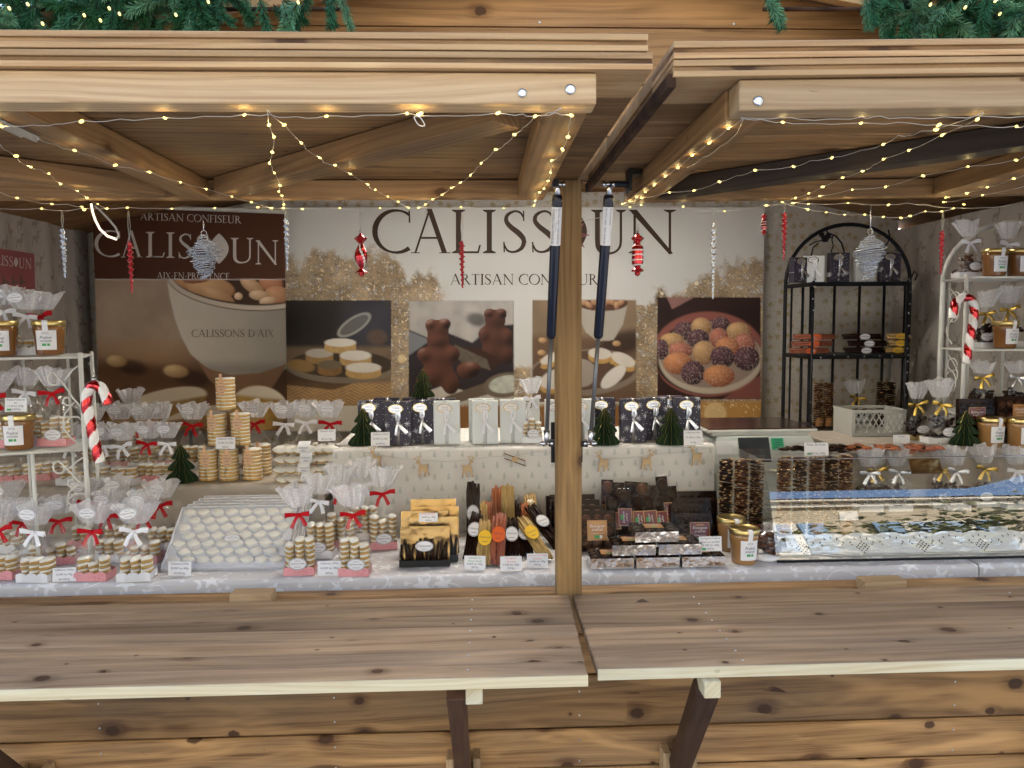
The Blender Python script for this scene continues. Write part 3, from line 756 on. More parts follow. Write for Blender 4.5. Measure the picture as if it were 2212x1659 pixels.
def paint_poster(X, Y):
    cv = Canvas(X, Y, lin((205,205,202)))
    cv.c = cv.c*(.94+.12*fbm(X, Y, 200, 2, 1)[..., None])
    # gold glitter
    edge = 60*(fbm(X, Y*0, 60, 3, 2)-.5)
    ed2 = 70*(fbm(X, Y*.4, 34, 3, 4)-.5)
    left = 1.3*sst(Y-(538-ed2*1.3+((X-705)/250)**2*52), -14, 44)*sst(-X, -985, -925)
    right = 1.3*sst(Y-(548-ed2*1.4-(X-1640)*.33), -14, 44)*sst(X, 1350, 1400)
    lowb = sst(Y, 860, 880)
    cols = cv.rect(840, 650, 890, 930, 6)+cv.rect(1105, 790, 1152, 930, 10)+cv.rect(1372, 660, 1425, 930, 5)+cv.rect(1634, 600, 1660, 930, 3)
    gl = np.clip(left+right+lowb*sst(X, 1250, 1400)+cols*1.0+sst(Y, 868, 876)*sst(X, 880, 900), 0, 1)
    n1 = fbm(X, Y, 9, 3, 11); n2 = vnoise(X/3.4+.5*Y, Y/3.0-.3*X, 12); n3 = fbm(X, Y, 46, 2, 13)
    gold = np.array(lin((158,130,90)))*(.5+1.0*n1[..., None])*(.55+.9*n3[..., None])
    gold = gold*(1-.5*sst(n2, .62, .9)[..., None])
    cv.put(np.clip(gl*(1.0-.2*n3)*sst(gl+ .5*(n2-.5)+1.3*(n1-.5), .25, .95), 0, 1), gold)
    sp = sst(vnoise(X/3.1, Y/3.1, 21), .80, .92)*gl
    cv.put(sp*.85, lin((250,226,178)))
    r = random.Random(5)
    for i in range(46):
        cx, cy = r.uniform(612, 1650), r.uniform(600, 920); k = r.uniform(2.5, 5)
        cv.put(cv.ell(cx, cy, k, k, 0, .3)*gl*.85, lin((248,232,196)))
    m = sst(Y, 862, 872)*sst(X, 1360, 1400)
    cv.put(m, np.array(lin((200,146,62)))*(.75+.4*n3[..., None])); cv.put(m*sp, lin((250,230,180)))
    m = sst(Y, 876, 880)*sst(X, 840, 860)*sst(-X, -1400, -1380); cv.put(m, np.array(lin((150,102,50)))*(.8+.4*n3[..., None]))
    m = sst(Y, 862, 870)*sst(-X, -860, -845); cv.put(m, np.array(lin((206,198,180))))
    for cx, cy, k in ((868,775,9),(1545,893,24),(1390,890,10),(1460,770,0)):
        if k: cv.put(cv.ell(cx, cy, k, k, 0, .15)*.7, lin((240,214,150)))
    # ---- four printed photographs
    # 1 calissons on a plate
    c = cv.rect(606, 649, 845, 876, 1.0); X0 = cv
    base = np.array(lin((58,50,44)))*(.6+.8*fbm(X, Y, 50, 2, 31)[..., None]); cv.put(c, base)
    cv.put(c*cv.ell(670, 690, 60, 50, 0, .6)*.5, lin((24,20,20)))
    cv.put(c*cv.ell(800, 700, 60, 60, 0, .6)*.5, lin((70,74,92)))
    cv.put(c*sst(Y, 742, 756), np.array(lin((120,98,74)))*(.8+.4*fbm(X, Y, 30, 2, 33)[..., None]))
    cv.put(c*np.clip(cv.ell(765, 702, 42, 17, -33, .08)-cv.ell(765, 702, 35, 12, -33, .1), 0, 1)*.8, lin((170,172,160)))
    cv.put(c*cv.ell(765, 702, 34, 11, -33, .1)*.35, lin((150,150,140)))
    cv.put(c*cv.ell(815, 728, 22, 16, 0, .3)*.6, lin((110,84,60)))
    # woven mat
    w = c*sst(Y, 820, 832); uu = (X+Y*.55)/26.0; vv = (X-Y*.9)/9.0
    hb = np.where(np.floor(uu)%2 == 0, (X*.5+Y)/7.0, (X*.5-Y)/7.0); st = np.abs((hb % 1)-.5)*2
    cv.put(w, np.array(lin((190,148,92)))*(.55+.55*st[..., None])*(.8+.4*fbm(X, Y, 20, 2, 35)[..., None]))
    cv.put(c*cv.poly([(606,830),(720,842),(846,800),(846,780),(606,780)])*.8, lin((70,46,30)))
    cv.put(c*cv.ell(738, 792, 120, 36, 1, .03), lin((126,112,94)))
    cv.put(c*cv.ell(738, 786, 113, 29, 1, .03), lin((72,58,44)))
    cv.put(c*cv.ell(650, 790, 30, 13, 10, .2), lin((150,116,58)))
    for a in ((690,765,30,10,(160,122,64),(186,176,160)),(735,742,34,9,(196,156,90),(226,220,206)),(768,770,34,11,(190,148,80),(218,212,200)),(712,790,26,10,(140,102,50),(120,104,80)),(785,796,38,11,(190,148,80),(216,210,198))):
        calisson_print(cv, a[0], a[1], a[2], a[3], 0, a[4], a[5], 20, c)
    # 2 plain moulded chocolates (rounded lumps) on linen with a spoon
    c = cv.rect(883, 650, 1110, 872, 1.0)
    cv.put(c, np.array(lin((50,42,46)))*(.7+.5*fbm(X, Y, 50, 2, 41)[..., None]))
    cl = cv.poly([(883,650),(1110,650),(1110,700),(1062,706),(1020,740),(960,716),(925,730),(883,712)], 3)
    cv.put(c*cl, np.array(lin((176,170,164)))*(.7+.5*fbm(X, Y, 26, 3, 43)[..., None]))
    cv.put(c*cv.poly([(883,715),(930,735),(883,768)], 2), lin((120,124,130)))
    cv.put(c*cv.poly([(883,860),(960,832),(1010,846),(1110,812),(1110,880),(883,880)], 2), np.array(lin((188,182,170)))*(.85+.3*fbm(X, Y, 30, 2, 44)[..., None]))
    cv.put(c*cv.ell(1030, 690, 22, 14, 10, .4)*.7, lin((40,36,44)))
    DK, LT = lin((38,20,14)), lin((128,76,54))
    cv.lumps([(1070,690,22,20),(1056,676,9,8),(1084,676,9,8),(1070,730,24,22),(1046,722,12,14),(1096,728,12,16),(1066,762,26,22),(1094,768,16,18)], DK, lin((112,66,48)), c, .04)
    pts = [(982,742),(1010,752),(1030,750),(1078,775),(1076,790),(1058,802),(1040,792),(1000,790),(980,770)]
    cv.put(c*cv.poly(pts, 2), lin((62,36,26)))
    cv.put(c*cv.poly([(982,744),(1052,776),(1060,800),(1040,794),(996,782),(980,764)], 2), np.array(lin((96,88,74)))*(.7+.6*fbm(X, Y, 6, 2, 46)[..., None]))
    cv.lumps([(1008,800,22,18),(1022,796,14,12)], DK, LT, c)
    cv.lumps([(946,712,23,20),(930,700,10,9),(962,698,10,9),(946,736,22,14),(916,766,14,13),(978,764,14,15),(946,772,30,24),(946,806,30,22),(918,826,20,20),(974,830,18,22)], DK, LT, c)
    cv.put(c*cv.poly([(960,858),(1050,826),(1062,850),(980,872),(950,874)], 2), lin((104,88,70)))
    cv.put(c*cv.ell(1092, 832, 48, 27, -8, .05), lin((112,98,80)))
    cv.put(c*cv.ell(1094, 830, 38, 19, -8, .08), np.array(lin((190,194,180)))*(.75+.4*fbm(X, Y, 10, 2, 47)[..., None]))
    # 3 bowl and calissons
    c = cv.rect(1150, 648, 1374, 868, 1.0)
    cv.put(c, np.array(lin((146,120,92)))*(.7+.5*fbm(X, Y, 50, 2, 51)[..., None])); cv.put(c*sst(Y, 712, 740)*.7, lin((96,66,44)))
    cv.put(c*cv.ell(1345, 740, 60, 24, -15, .4)*.8, lin((48,32,24)))
    cv.put(c*cv.poly([(1248,655),(1252,690),(1266,718),(1290,737),(1325,735),(1346,700),(1356,655)], 2), lin((176,168,154)))
    cv.put(c*cv.ell(1302, 655, 54, 17, 0, .05), lin((92,58,40)))
    for q in range(9): cv.ball(1262+q*10, 654+5*math.sin(q*2), 9, 6, q*40, lin((140,88,54)), lin((214,164,116)), .1, clip=c)
    for cx, cy in ((1172,735),(1332,742),(1170,762)): cv.ball(cx, cy, 9, 6, 0, lin((150,104,60)), lin((214,174,120)), .15, clip=c)
    cv.put(c*cv.ell(1262, 805, 122, 50, -4, .03), lin((138,122,104))); cv.put(c*cv.ell(1262, 800, 113, 42, -4, .03), lin((96,72,54)))
    for a in ((1190,775,24,10,-25),(1296,765,25,12,5),(1346,778,28,13,24),(1246,800,30,24,0),(1200,820,34,20,-20)):
        calisson_print(cv, a[0], a[1], a[2], a[3], a[4], (196,150,70), (214,206,194), 14, c)
    m = c*cv.ell(1325, 814, 34, 15, -42, .08); cv.put(m, lin((222,216,206)))
    cv.put(c*cv.ell(1258, 806, 30, 30, 20, .06), lin((160,148,134)))
    # 4 fruit jellies
    c = cv.rect(1420, 642, 1643, 862, 1.0)
    cv.put(c, np.array(lin((52,32,28)))*(.7+.6*fbm(X, Y, 40, 2, 61)[..., None]))
    cv.put(c*cv.poly([(1440,642),(1500,642),(1452,668)], 2), lin((150,104,96)))
    cv.put(c*cv.ell(1530, 765, 122, 92, 0, .03), lin((150,84,72))); cv.put(c*cv.ell(1530, 772, 116, 80, 0, .03), lin((46,32,30)))
    cv.put(c*cv.ell(1535, 775, 112, 76, 0, .03), lin((190,176,154))); cv.put(c*cv.ell(1533, 766, 108, 72, 0, .03), lin((150,130,116)))
    cv.put(c*cv.poly([(1420,800),(1440,835),(1500,862),(1420,862)], 2), lin((58,34,30)))
    cv.put(c*cv.poly([(1560,862),(1643,810),(1643,862)], 2)*.6, lin((170,96,84)))
    O, Pk, Dk, Am = ((120,56,26),(232,150,84)), ((104,44,34),(214,128,100)), ((34,18,24),(110,72,84)), ((120,74,34),(226,180,112))
    for (a, b, p, q, g) in ((1478,715,22,20,Dk),(1515,707,22,21,Am),(1557,702,20,18,Dk),(1595,716,26,20,Am),(1452,735,26,16,Am),(1508,733,24,22,Dk),(1553,730,20,22,Pk),(1608,742,24,22,Pk),
                            (1470,757,26,17,Pk),(1571,752,26,24,O),(1520,762,24,26,Am),(1430,755,14,22,Dk),(1560,772,26,24,Dk),(1613,775,28,26,Dk),(1465,785,32,24,O),(1497,805,26,26,Dk),(1553,812,34,24,O)):
        X1 = c; cv.ball(a, b, p, q, 0, lin(g[0]), lin(g[1]), .05, clip=c)
        m = c*cv.ell(a, b, p, q, 0, .1)*sst(vnoise(X/1.6, Y/1.6, 71), .55, .9)*.35; cv.put(m, lin((236,206,190)))
    return cv
def rebase(o, base):
    b = Vector(base); o.location = b
    for k in KIDS.get(o.name, []): k.location = k.location - b
def box_part(name, x0, x1, y0, y1, z0, z1, mat, parent=None, bev=.0015):
    """board with its length along the longest side; local X is the grain"""
    d = (x1-x0, y1-y0, z1-z0); c = Vector(((x0+x1)/2, (y0+y1)/2, (z0+z1)/2)); i = max(range(3), key=lambda k: d[k])
    e = [Vector((1,0,0)), Vector((0,1,0)), Vector((0,0,1))]
    up = e[2] if i != 2 else e[1]
    w = {0: d[1], 1: d[0], 2: d[0]}[i]; th = {0: d[2], 1: d[2], 2: d[1]}[i]
    return plank(name, c-e[i]*d[i]/2, c+e[i]*d[i]/2, w, th, up, mat, parent, bev)

# ============================================================ ground, street side
def stone_mat():
    t = NT('stone paving'); c = t.coord(); v = t.vor(c, 1.1, .35, 'DISTANCE_TO_EDGE'); n = t.noise(c, 3, 4)
    k = t.ss(v.outputs['Distance'], .01, .03)
    t.link(t.mix(k, C4((.10,.09,.08)), t.mix(n, C4((.20,.20,.20)), C4((.31,.31,.31)))), t.b.inputs['Base Color']); t.b.inputs['Roughness'].default_value = .85
    return t.m
g = MB().mat(stone_mat()); g.quad((-400,-400,0),(400,-400,0),(400,400,0),(-400,400,0)); tag(g.build('ground'), kind='structure')

def build_street():
    fm = NT('ochre render'); c = fm.coord(); n = fm.noise(c, .8, 5); fm.link(fm.mix(n, C4((.36,.29,.19)), C4((.46,.38,.26))), fm.b.inputs['Base Color']); fm.b.inputs['Roughness'].default_value = .9
    st = simple('pale window stone', (.62,.56,.46), .8, vary=.1); bl = simple('blue grey shutter', (.18,.28,.40), .6); pane = simple('window pane', (.25,.33,.42), .08, coat=1)
    tile = simple('clay roof tile', (.33,.15,.08), .85, vary=.4)
    b = thing('town_house', 'ochre rendered town house with blue shutters across the street from the stall', 'house', (2,-11,0))
    m = MB().mat(fm.m); m.box((0,-3,4.5), (44,6,9.0)); m.build('wall', b)
    m = MB().mat(st); m.box((0,.12,8.5), (44.4,.34,.35)); m.box((0,.28,8.85), (44.8,.8,.22)); m.build('cornice', b)
    m = MB().mat(tile); m.add([(-22.5,.8,8.97),(22.5,.8,8.97),(22.5,-3.5,10.7),(-22.5,-3.5,10.7),(-22.5,-6.8,8.97),(22.5,-6.8,8.97)], [(0,1,2,3),(3,2,5,4)]); m.build('roof', b)
    base = None
    for i in range(11):
        for j, (z, h) in enumerate(((1.6,2.2),(6.1,1.9))):
            x = -18.5+i*3.7
            if base is None:
                w = MB().mat(st); w.box((0,.06,0), (1.5,.12,1.0)); me_f = fixed(w, 'window')
                p = MB().mat(pane); p.box((0,.10,0), (1.15,.06,.88)); me_p = fixed(p, 'pane')
                s = MB().mat(bl); s.box((0,.11,0), (.55,.06,.95)); me_s = fixed(s, 'shutter'); base = 1
            f = obj('window', me_f, b, (x, 0, z), sc=(1,1,h)); obj('pane', me_p, f, (0,.03,0))
            for sx in (-1,1): obj('shutter', me_s, b, (x+sx*1.06, 0, z), sc=(1,1,h))
    # plane trees
    lf = simple('plane tree leaf', (.15,.15,.05), .6, vary=.5); bk = simple('plane tree bark', (.20,.17,.12), .9, vary=.5)
    for q, (tx, ty) in enumerate(((7.6,-8.2),(-5.5,-8.0),(14.5,-7.8))):
        t = thing('plane_tree', ('plane tree with thinning leaves opposite the glass display case', 'plane tree opposite the left end of the stall', 'plane tree at the far right of the street')[q], 'tree', (tx,ty,0))
        r = random.Random(q+11); m = MB().mat(bk, True); m.tube([(0,0,0),(.1,0,1.5),(0,.1,2.8)], [.28,.22,.18], 10)
        tips = []
        for k in range(9):
            a = k*.7; L = r.uniform(1.8, 3.2); p = Vector((math.cos(a)*L*.55, math.sin(a)*L*.55, 2.6+L*.75)); m.tube([(0,.1,2.5), (p*.5+Vector((0,0,1.5))), p], [.11,.07,.03], 6); tips.append(p)
        m.build('trunk', t)
        n = 2600; rg = np.random.default_rng(q); ti = rg.integers(0, len(tips), n); cc = np.array([p[:] for p in tips])[ti]+rg.normal(0, .62, (n,3))
        a = rg.uniform(0, 2*PI, n); s = rg.uniform(.06, .12, n); u = np.stack([np.cos(a), np.sin(a), rg.uniform(-.5,.5,n)], 1)*s[:,None]; w = rg.normal(0, 1, (n,3)); w = w/np.linalg.norm(w, axis=1)[:,None]*s[:,None]
        V = np.stack([cc-u, cc-w, cc+u, cc+w], 1).reshape(-1, 3); F = np.arange(4*n).reshape(n, 4)
        me = bpy.data.meshes.new('crown'); me.from_pydata(V.tolist(), [], F.tolist()); me.materials.append(lf); obj('crown', me, t)
build_street()

# ============================================================ the chalet
YW = 1.70
ch = thing('market_chalet', 'stained pine market chalet with raised awnings and folded-down counters', 'market stall', (0,0,0))
# front wall below the counter
seams = [.20,.285,.378,.473,.568,.663,.79,.885,.95]
for a, b in zip(seams[:-1], seams[1:]):
    box_part('front_board', -1.86, 2.06, YW, YW+.022, a+.002, b-.002, 'wood_wall', ch, .004)
box_part('sill_rail', -1.86, 2.06, YW+.001, YW+.05, .951, .985, 'wood_wall', ch)
# header and gable boards
APX, APZ, SL = .22, 2.36, .185
def gable_span(z): w = (APZ-.0+.02-z)/SL; return max(-1.86, APX-w), min(2.06, APX+w)
z = 1.904; hs = [.135,.1025,.0875,.14,.14]
zz = [1.904, 2.0, 2.11, 2.229, 2.36]
for a, b in zip(zz[:-1], zz[1:]):
    x0, x1 = (-1.86, 2.06) if a < 2.0 else gable_span(a)
    m = MB().mat(MAT['wood_gable']); q0, q1 = gable_span(b) if a >= 2.0 else (x0, x1)
    if b > 2.35: q0, q1 = APX-.05, APX+.05
    m.prism([(x0,a+.001),(x1,a+.001),(q1,b-.001),(q0,b-.001)], YW+.0, YW+.022)
    m.prism([(x0,a+.001),(x1,a+.001),(x1-.0,a+.018),(x0,a+.018)], YW-.003, YW-.0001) if a < 2.3 else None
    m.build('gable_board', ch)
# roof slopes, barge boards
for s in (-1, 1):
    L = 2.15
    p0 = Vector((APX, 2.68, APZ+.045)); p1 = Vector((APX+s*L, 2.68, APZ+.045-SL*L))
    plank('roof_slope', p0, p1, 2.2, .03, (0,0,1), 'wood_gable', ch)
    q0 = Vector((APX+s*.002, 1.62, APZ+.012)); q1 = Vector((APX+s*L, 1.62, APZ+.012-SL*L))
    plank('barge_board', q0, q1, .045, .024, (0,-1,0), 'wood_edge', ch)
    plank('verge_strip', q0+Vector((0,.015,.028)), q1+Vector((0,.015,.028)), .020, .05, (0,-1,0), 'wood_beam', ch)
# outer walls and floor
for x in (-1.88, 2.06): box_part('side_wall', x, x+.022, YW+.023, 3.75, .05, 2.36-SL*1.86+.028, 'wood_wall', ch)
box_part('back_wall', -1.857, 2.058, 3.72, 3.742, .05, 2.36-SL*1.86-.02, 'wood_wall', ch)
m = MB().mat(MAT['wood_wall']); m.prism([(-1.857,1.99),(2.058,1.99),(APX,APZ)], 3.722, 3.74); m.build('rear_gable', ch)
box_part('floor_deck', -1.85, 2.05, YW+.03, 3.7, .06, .10, 'wood_wall', ch)
box_part('base_beam', -1.86, 2.06, YW, YW+.06, .0, .198, 'wood_dark', ch)
# the post between the two openings
def build_post():
    p = plank('post', (.1885, 1.688, .951), (.1885, 1.688, 1.903), .055, .055, (0,-1,0), 'wood_post', ch, .003)
    return p
build_post()
for x in (-1.83, 2.03): box_part('corner_post', x-.028, x+.028, YW-.055, YW-.001, .0, 1.95, 'wood_post', ch)

def screw(x, y, z, parent, axis='z', r=.0032):
    me = cached(('screw', r), lambda: fixed(MB().mat(MAT['steel'], True).lathe([(r,0),(r,.0008),(r*.6,.0018),(r*.15,.0012)], 10), 'screw'))
    o = obj('screw', me, parent, (x, y, z))
    if axis == 'y': o.rotation_euler = (PI/2, 0, 0)
    return o

# awning flaps ------------------------------------------------
def awning(side):
    R = side == 'r'
    a = empty('awning_flap', (0,0,0), ch)
    xe, xo = (.234, 2.06) if R else (.209, -1.86)
    zf = (lambda x: -.0085+.0164*(x-.234)) if R else (lambda x: 0.0)
    def pk(name, p0, p1, w, th, up, mat, bev=.0015):
        p0 = Vector(p0); p1 = Vector(p1); p0.z += zf(p0.x); p1.z += zf(p1.x); return plank(name, p0, p1, w, th, up, mat, a, bev)
    lo, hi = min(xe, xo), max(xe, xo)
    y = .945; bw = [.118,.096,.096,.096,.094,.094,.094,.082]
    for i, w in enumerate(bw):
        if i == 0:
            # front board: two boards on edge, each with its tongue groove
            for k in range(2):
                zb = 1.902+k*.0215; xe2 = (hi-(.0 if not k else .006)) if not R else hi; lo2 = lo+(.0 if not R or k else 0)
                for (dz, h, dy) in ((.0, .0068, 0), (.0068, .006, .004), (.0128, .0072, .0005)):
                    p = pk('board' if (dz == 0 and k == 0) else 'board_lip', (lo2, y+dy+(w-dy)/2, zb+dz+h/2), (xe2, y+dy+(w-dy)/2, zb+dz+h/2), w-dy-.001, h, (0,0,1), 'wood_edge' if dz != .0068 else 'wood_wall', .0006)
        else:
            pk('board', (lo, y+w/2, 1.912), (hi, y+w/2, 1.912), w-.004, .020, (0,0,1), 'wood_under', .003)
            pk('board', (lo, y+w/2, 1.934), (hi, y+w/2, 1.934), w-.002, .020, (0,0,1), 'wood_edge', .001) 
        y += w
    zt, zb = 1.9005, 1.8635; zc, h = (zt+zb)/2, zt-zb
    f0, f1 = (.318, 2.0) if R else (-1.83, .142)
    pk('front_beam', (f0, .955+.0205, zc), (f1, .955+.0205, zc), .041, h, (0,0,1), 'wood_beam', .0015)
    r0, r1 = (.312, 2.0) if R else (-1.83, .136)
    pk('rear_beam', (r0, 1.675, zc), (r1, 1.675, zc), .04, h-.001, (0,0,1), 'wood_frame')
    if R:
        pk('side_beam', (.342, .998, zc), (.342, 1.654, zc), .056, h, (0,0,1), 'wood_frame')
        pk('brace', (.385, 1.645, zc), (.985, 1.075, zc), .050, h-.0008, (0,0,1), 'wood_black')
        pk('cross_beam', (1.005, .998, zc), (1.005, 1.654, zc), .055, h-.0004, (0,0,1), 'wood_frame')
        pk('brace', (1.06, 1.10, zc), (1.75, 1.64, zc), .05, h-.0008, (0,0,1), 'wood_frame')
        pk('bark_edge', (.2335, .95, 1.899), (.2335, 1.70, 1.899), .010, .018, (0,0,1), 'bark')
    else:
        pk('side_beam', (.108, .998, zc), (.108, 1.654, zc), .058, h, (0,0,1), 'wood_frame')
        pk('cross_beam', (-.594, .998, zc), (-.594, 1.654, zc), .055, h-.0004, (0,0,1), 'wood_frame')
        pk('brace', (-.525, 1.640, zc), (.035, 1.060, zc), .055, h-.0008, (0,0,1), 'wood_frame')
        pk('brace', (-.66, 1.640, zc), (-1.3, 1.02, zc), .055, h-.0008, (0,0,1), 'wood_frame')
    return a
aL = awning('l'); aR = awning('r')
for px, py, r in ((1128,201,.0055),(1232,193,.0065)):
    p = at(px, py, .9545); screw(p.x, p.y, p.z, aL, 'y', r)
p = at(1638,218,.9545); screw(p.x, p.y, p.z, aR, 'y', .0062)

# counter flaps ------------------------------------------------
def counter(side):
    R = side == 'r'; a = empty('counter_flap', (0,0,0), ch)
    n = 4 if R else 7; y0 = 1.283 if R else 1.2625; y1 = 1.650; w = (y1-y0)/n
    for i in range(n):
        xa, xb = (.194, 2.04) if R else (-1.86, .1745+.010*i/(n-1))
        yy = y0+w*(i+.5)
        plank('plank', (xa, yy, .990), (xb, yy, .990), w-.0032, .020, (0,0,1), 'wood_shelf', a, .0026)
    plank('front_edge', (xa if R else -1.86, y0-.0016, .9895), (2.04 if R else .1745, y0-.0016, .9895), .003, .0195, (0,0,1), 'wood_raw', a, .0005)
    return a
cL = counter('l'); cR = counter('r')
def arm(x, par, xb, xt, matn='wood_dark', w=.034):
    box_part('support_arm', x-.0145, x+.0145, 1.268, 1.698, .948, .9785, 'wood_raw', par)
    plank('strut', (xt, 1.305, .955), (xb, 1.672, .575), w, .030, (0,-1,0), matn, par)
    for s in (-1, 1): box_part('cleat', xb+s*.030-.0085, xb+s*.030+.0085, 1.655, 1.699, .45, .623, 'wood_beam', par)
arm(-.020, cL, -.052, -.052); arm(.392, cR, .440, .394, w=.044); arm(-.99, cL, -1.01, -.97); arm(1.25, cR, 1.33, 1.25)
for x0, x1, p in ((500,590,cL),(1860,1950,cR)):
    a_, b_ = at(x0, 1290, 1.67), at(x1, 1290, 1.67); box_part('hinge_block', a_.x, b_.x, 1.655, 1.695, .986, 1.013, 'wood_beam', p)
for i in range(7): screw(-.031+.0006*i, 1.29+.056*i, 1.0, cL, r=.0022)
for i in range(4):
    screw(.455, 1.30+.0918*i, 1.0, cR, r=.0022); screw(.455, 1.34+.0918*i, 1.0, cR, r=.0022); screw(1.15, 1.325+.0918*i, 1.0, cR, r=.0022)
for x in (-.87,-.345,.215,1.10):
    for zc in (.752,.695,.635,.585,.53,.49): screw(x, YW-.0002, zc, ch, 'y', .0024)
for x in (.13,-.62,.55): screw(x, YW-.0035, 2.238, ch, 'y', .003)

# gas struts ------------------------------------------------
def gas_strut(x0, x1, sgn):
    g_ = empty('gas_strut', (0,0,0), ch)
    T = at(x0, 398, 1.52); B = at(x1, 958, 1.655); d = (B-T); L = d.length; d.normalize()
    mid = T+d*(L*.565)
    m = MB().mat(MAT['navy'], True); a = T+d*.020
    m.tube([a, a+d*.004, a+d*.012, mid-d*.006, mid], [.0078,.0102,.0104,.0100,.0085], 20); m.build('cylinder', g_)
    m = MB().mat(MAT['rod'], True); m.tube([mid, B-d*.02], .0045, 12); m.build('rod', g_)
    for nm, P, dd in (('top_joint', T, 1), ('bottom_joint', B, -1)):
        m = MB().mat(MAT['chrome'], True); m.tube([P+d*dd*.03, P+d*dd*.008, P], [.0068,.0048,.0045], 12)
        m.tube([P+Vector((-.014,0,0)), P+Vector((.014,0,0))], .0042, 10)
        m.tube([P+Vector((sgn*.004,0,0)), P+Vector((sgn*.010,0,0))], .0068, 6); m.tube([P+Vector((-sgn*.014,0,0)), P+Vector((-sgn*.009,0,0))], .0065, 6); m.build(nm, g_)
    # sticker wrapped round the cylinder
    X = d; N = Vector((0,-1,0)); N = (N-X*N.dot(X)).normalized(); S = X.cross(N)   # S across
    if S.x < 0: S = -S
    sa, sb = T+d*.043, T+d*.118
    m = MB().mat(MAT['paper'], True); n = 10; vs = []
    for k in range(n+1):
        an = math.radians(-78+156*k/n); off = N*math.cos(an)*.0107+S*math.sin(an)*.0107; vs += [sa+off, sb+off]
    m.add(vs, [(2*k,2*k+1,2*k+3,2*k+2) for k in range(n)])
    st = m.build('sticker', g_)
    m = MB().mat(MAT['ink'])
    def cyl(u, v):        # u along 0..1, v across in metres
        an = v/.0109; return sa+(sb-sa)*u+N*math.cos(an)*.0109+S*math.sin(an)*.0109
    def rows(txt, u0, u1, v, shear=0.0):
        vs, fs, wd = text_mesh(txt, shear); s = (u1-u0)/wd; sl = .075
        m.add([cyl((u0+u1)/2+p[0]*s, v-p[1]*s*sl*1.0) for p in vs], fs)
    rows('DO NOT OPEN - HIGH PRESSURE', .04, .96, -.004 if sgn > 0 else .004)
    if sgn < 0:
        r = random.Random(4); u = .05
        while u < .95:
            w = r.choice((.006,.010,.016)); q = [cyl(u, -.0095), cyl(u+w, -.0095), cyl(u+w, -.0045), cyl(u, -.0045)]; m.add(q, [(0,1,2,3)]); u += w+r.choice((.006,.010,.014))
        rows('850 N', .05, .12, -.001); rows('085 046 002 044', .38, .62, -.001)
    else:
        rows('prottempo', .12, .46, .0055)
        for k in range(3): m.add([cyl(.03+.02*k, .003), cyl(.037+.02*k, .003), cyl(.045+.02*k, .006), cyl(.037+.02*k, .009), cyl(.03+.02*k, .009), cyl(.038+.02*k, .006)], [(0,1,2,5),(5,2,3,4)])
    m.build('lettering', g_)
    # brackets
    m = MB().mat(MAT['blackmetal'])
    if sgn < 0: m.box((.139, T.y, T.z+.017), (.004,.05,.035)); m.box((T.x-.005, T.y, T.z+.002), (.012,.016,.014))
    else: m.box((.290, T.y, T.z+.006), (.005,.045,.045)); m.box((.301, T.y, T.z+.018), (.02,.045,.006)); m.tube([T, (.289, T.y, T.z)], .006, 8)
    m.box((B.x-sgn*.012, B.y+.006, B.z), (.012,.02,.014)); m.build('bracket', g_)
gas_strut(1205, 1180, -1); gas_strut(1317, 1275, 1)
m = MB().mat(MAT['blackmetal']); p0, p1 = at(1190, 912, 1.722), at(1258, 998, 1.722); m.box(((p0.x+p1.x)/2, 1.722, (p0.z+p1.z)/2), (p1.x-p0.x, .008, abs(p1.z-p0.z))); m.build('strut_plate', ch)
# metal slide at the far left of the left awning
m = MB().mat(MAT['steel']); a_, b_ = atz(0, 262, 1.862), atz(78, 297, 1.862)
dd = (b_-a_).normalized(); pp = a_-dd*.12
m.tube([pp, b_], .007, 4); m.tube([pp+Vector((-.012,.012,.004)), b_+Vector((-.02,.0,.004))], .005, 4); m.build('stay_rail', ch)
rebase(ch, (.1, 2.7, 0))

# ceiling light inside the chalet (its glow shows in the foils and glass)
lt = thing('ceiling_light', 'long warm white light batten under the chalet ceiling', 'lamp', (.2, 2.55, 2.31))
m = MB().mat(MAT['whitemetal']); m.box((0,0,0), (1.5,.09,.03), bev=.004); m.build('housing', lt)
m = MB().mat(simple('lit diffuser', (1,1,1), .4, emit=((1.0,.90,.74), 9.0))); m.box((0,0,-.018), (1.46,.07,.006)); m.build('diffuser', lt)
ld = bpy.data.lights.new('batten_light', 'AREA'); ld.shape = 'RECTANGLE'; ld.size = 1.46; ld.size_y = .07; ld.energy = 2.1; ld.color = (1.0,.96,.90)
lo_ = bpy.data.objects.new('batten_light', ld); COL.objects.link(lo_); lo_.parent = lt; lo_.location = (0,0,-.024)

# ============================================================ fabric walls, banners
def wavy(name, kind, fixedc, a0, a1, z0, z1, mat, amp, label, seed=1, n=160):
    """hanging fabric in x,z (kind snow) or y,z"""
    r = random.Random(seed); ph = [r.uniform(0, 6) for _ in range(4)]
    m = MB().mat(MAT[mat], True); vs = []; nz = 14
    for i in range(n+1):
        t = a0+(a1-a0)*i/n
        for j in range(nz+1):
            zz_ = z0+(z1-z0)*j/nz; o = amp*(math.sin(t*9+ph[0]+zz_*.5)+.6*math.sin(t*21+ph[1]-zz_*1.2)+.35*math.sin(t*43+ph[2]+zz_))
            vs.append((t, fixedc+o, zz_) if kind == 'x' else (fixedc+o, t, zz_))
    fs = [(i*(nz+1)+j, (i+1)*(nz+1)+j, (i+1)*(nz+1)+j+1, i*(nz+1)+j+1) for i in range(n) for j in range(nz)]
    m.add(vs, fs); o = m.build(name); tag(o, label, 'wall fabric'); return o
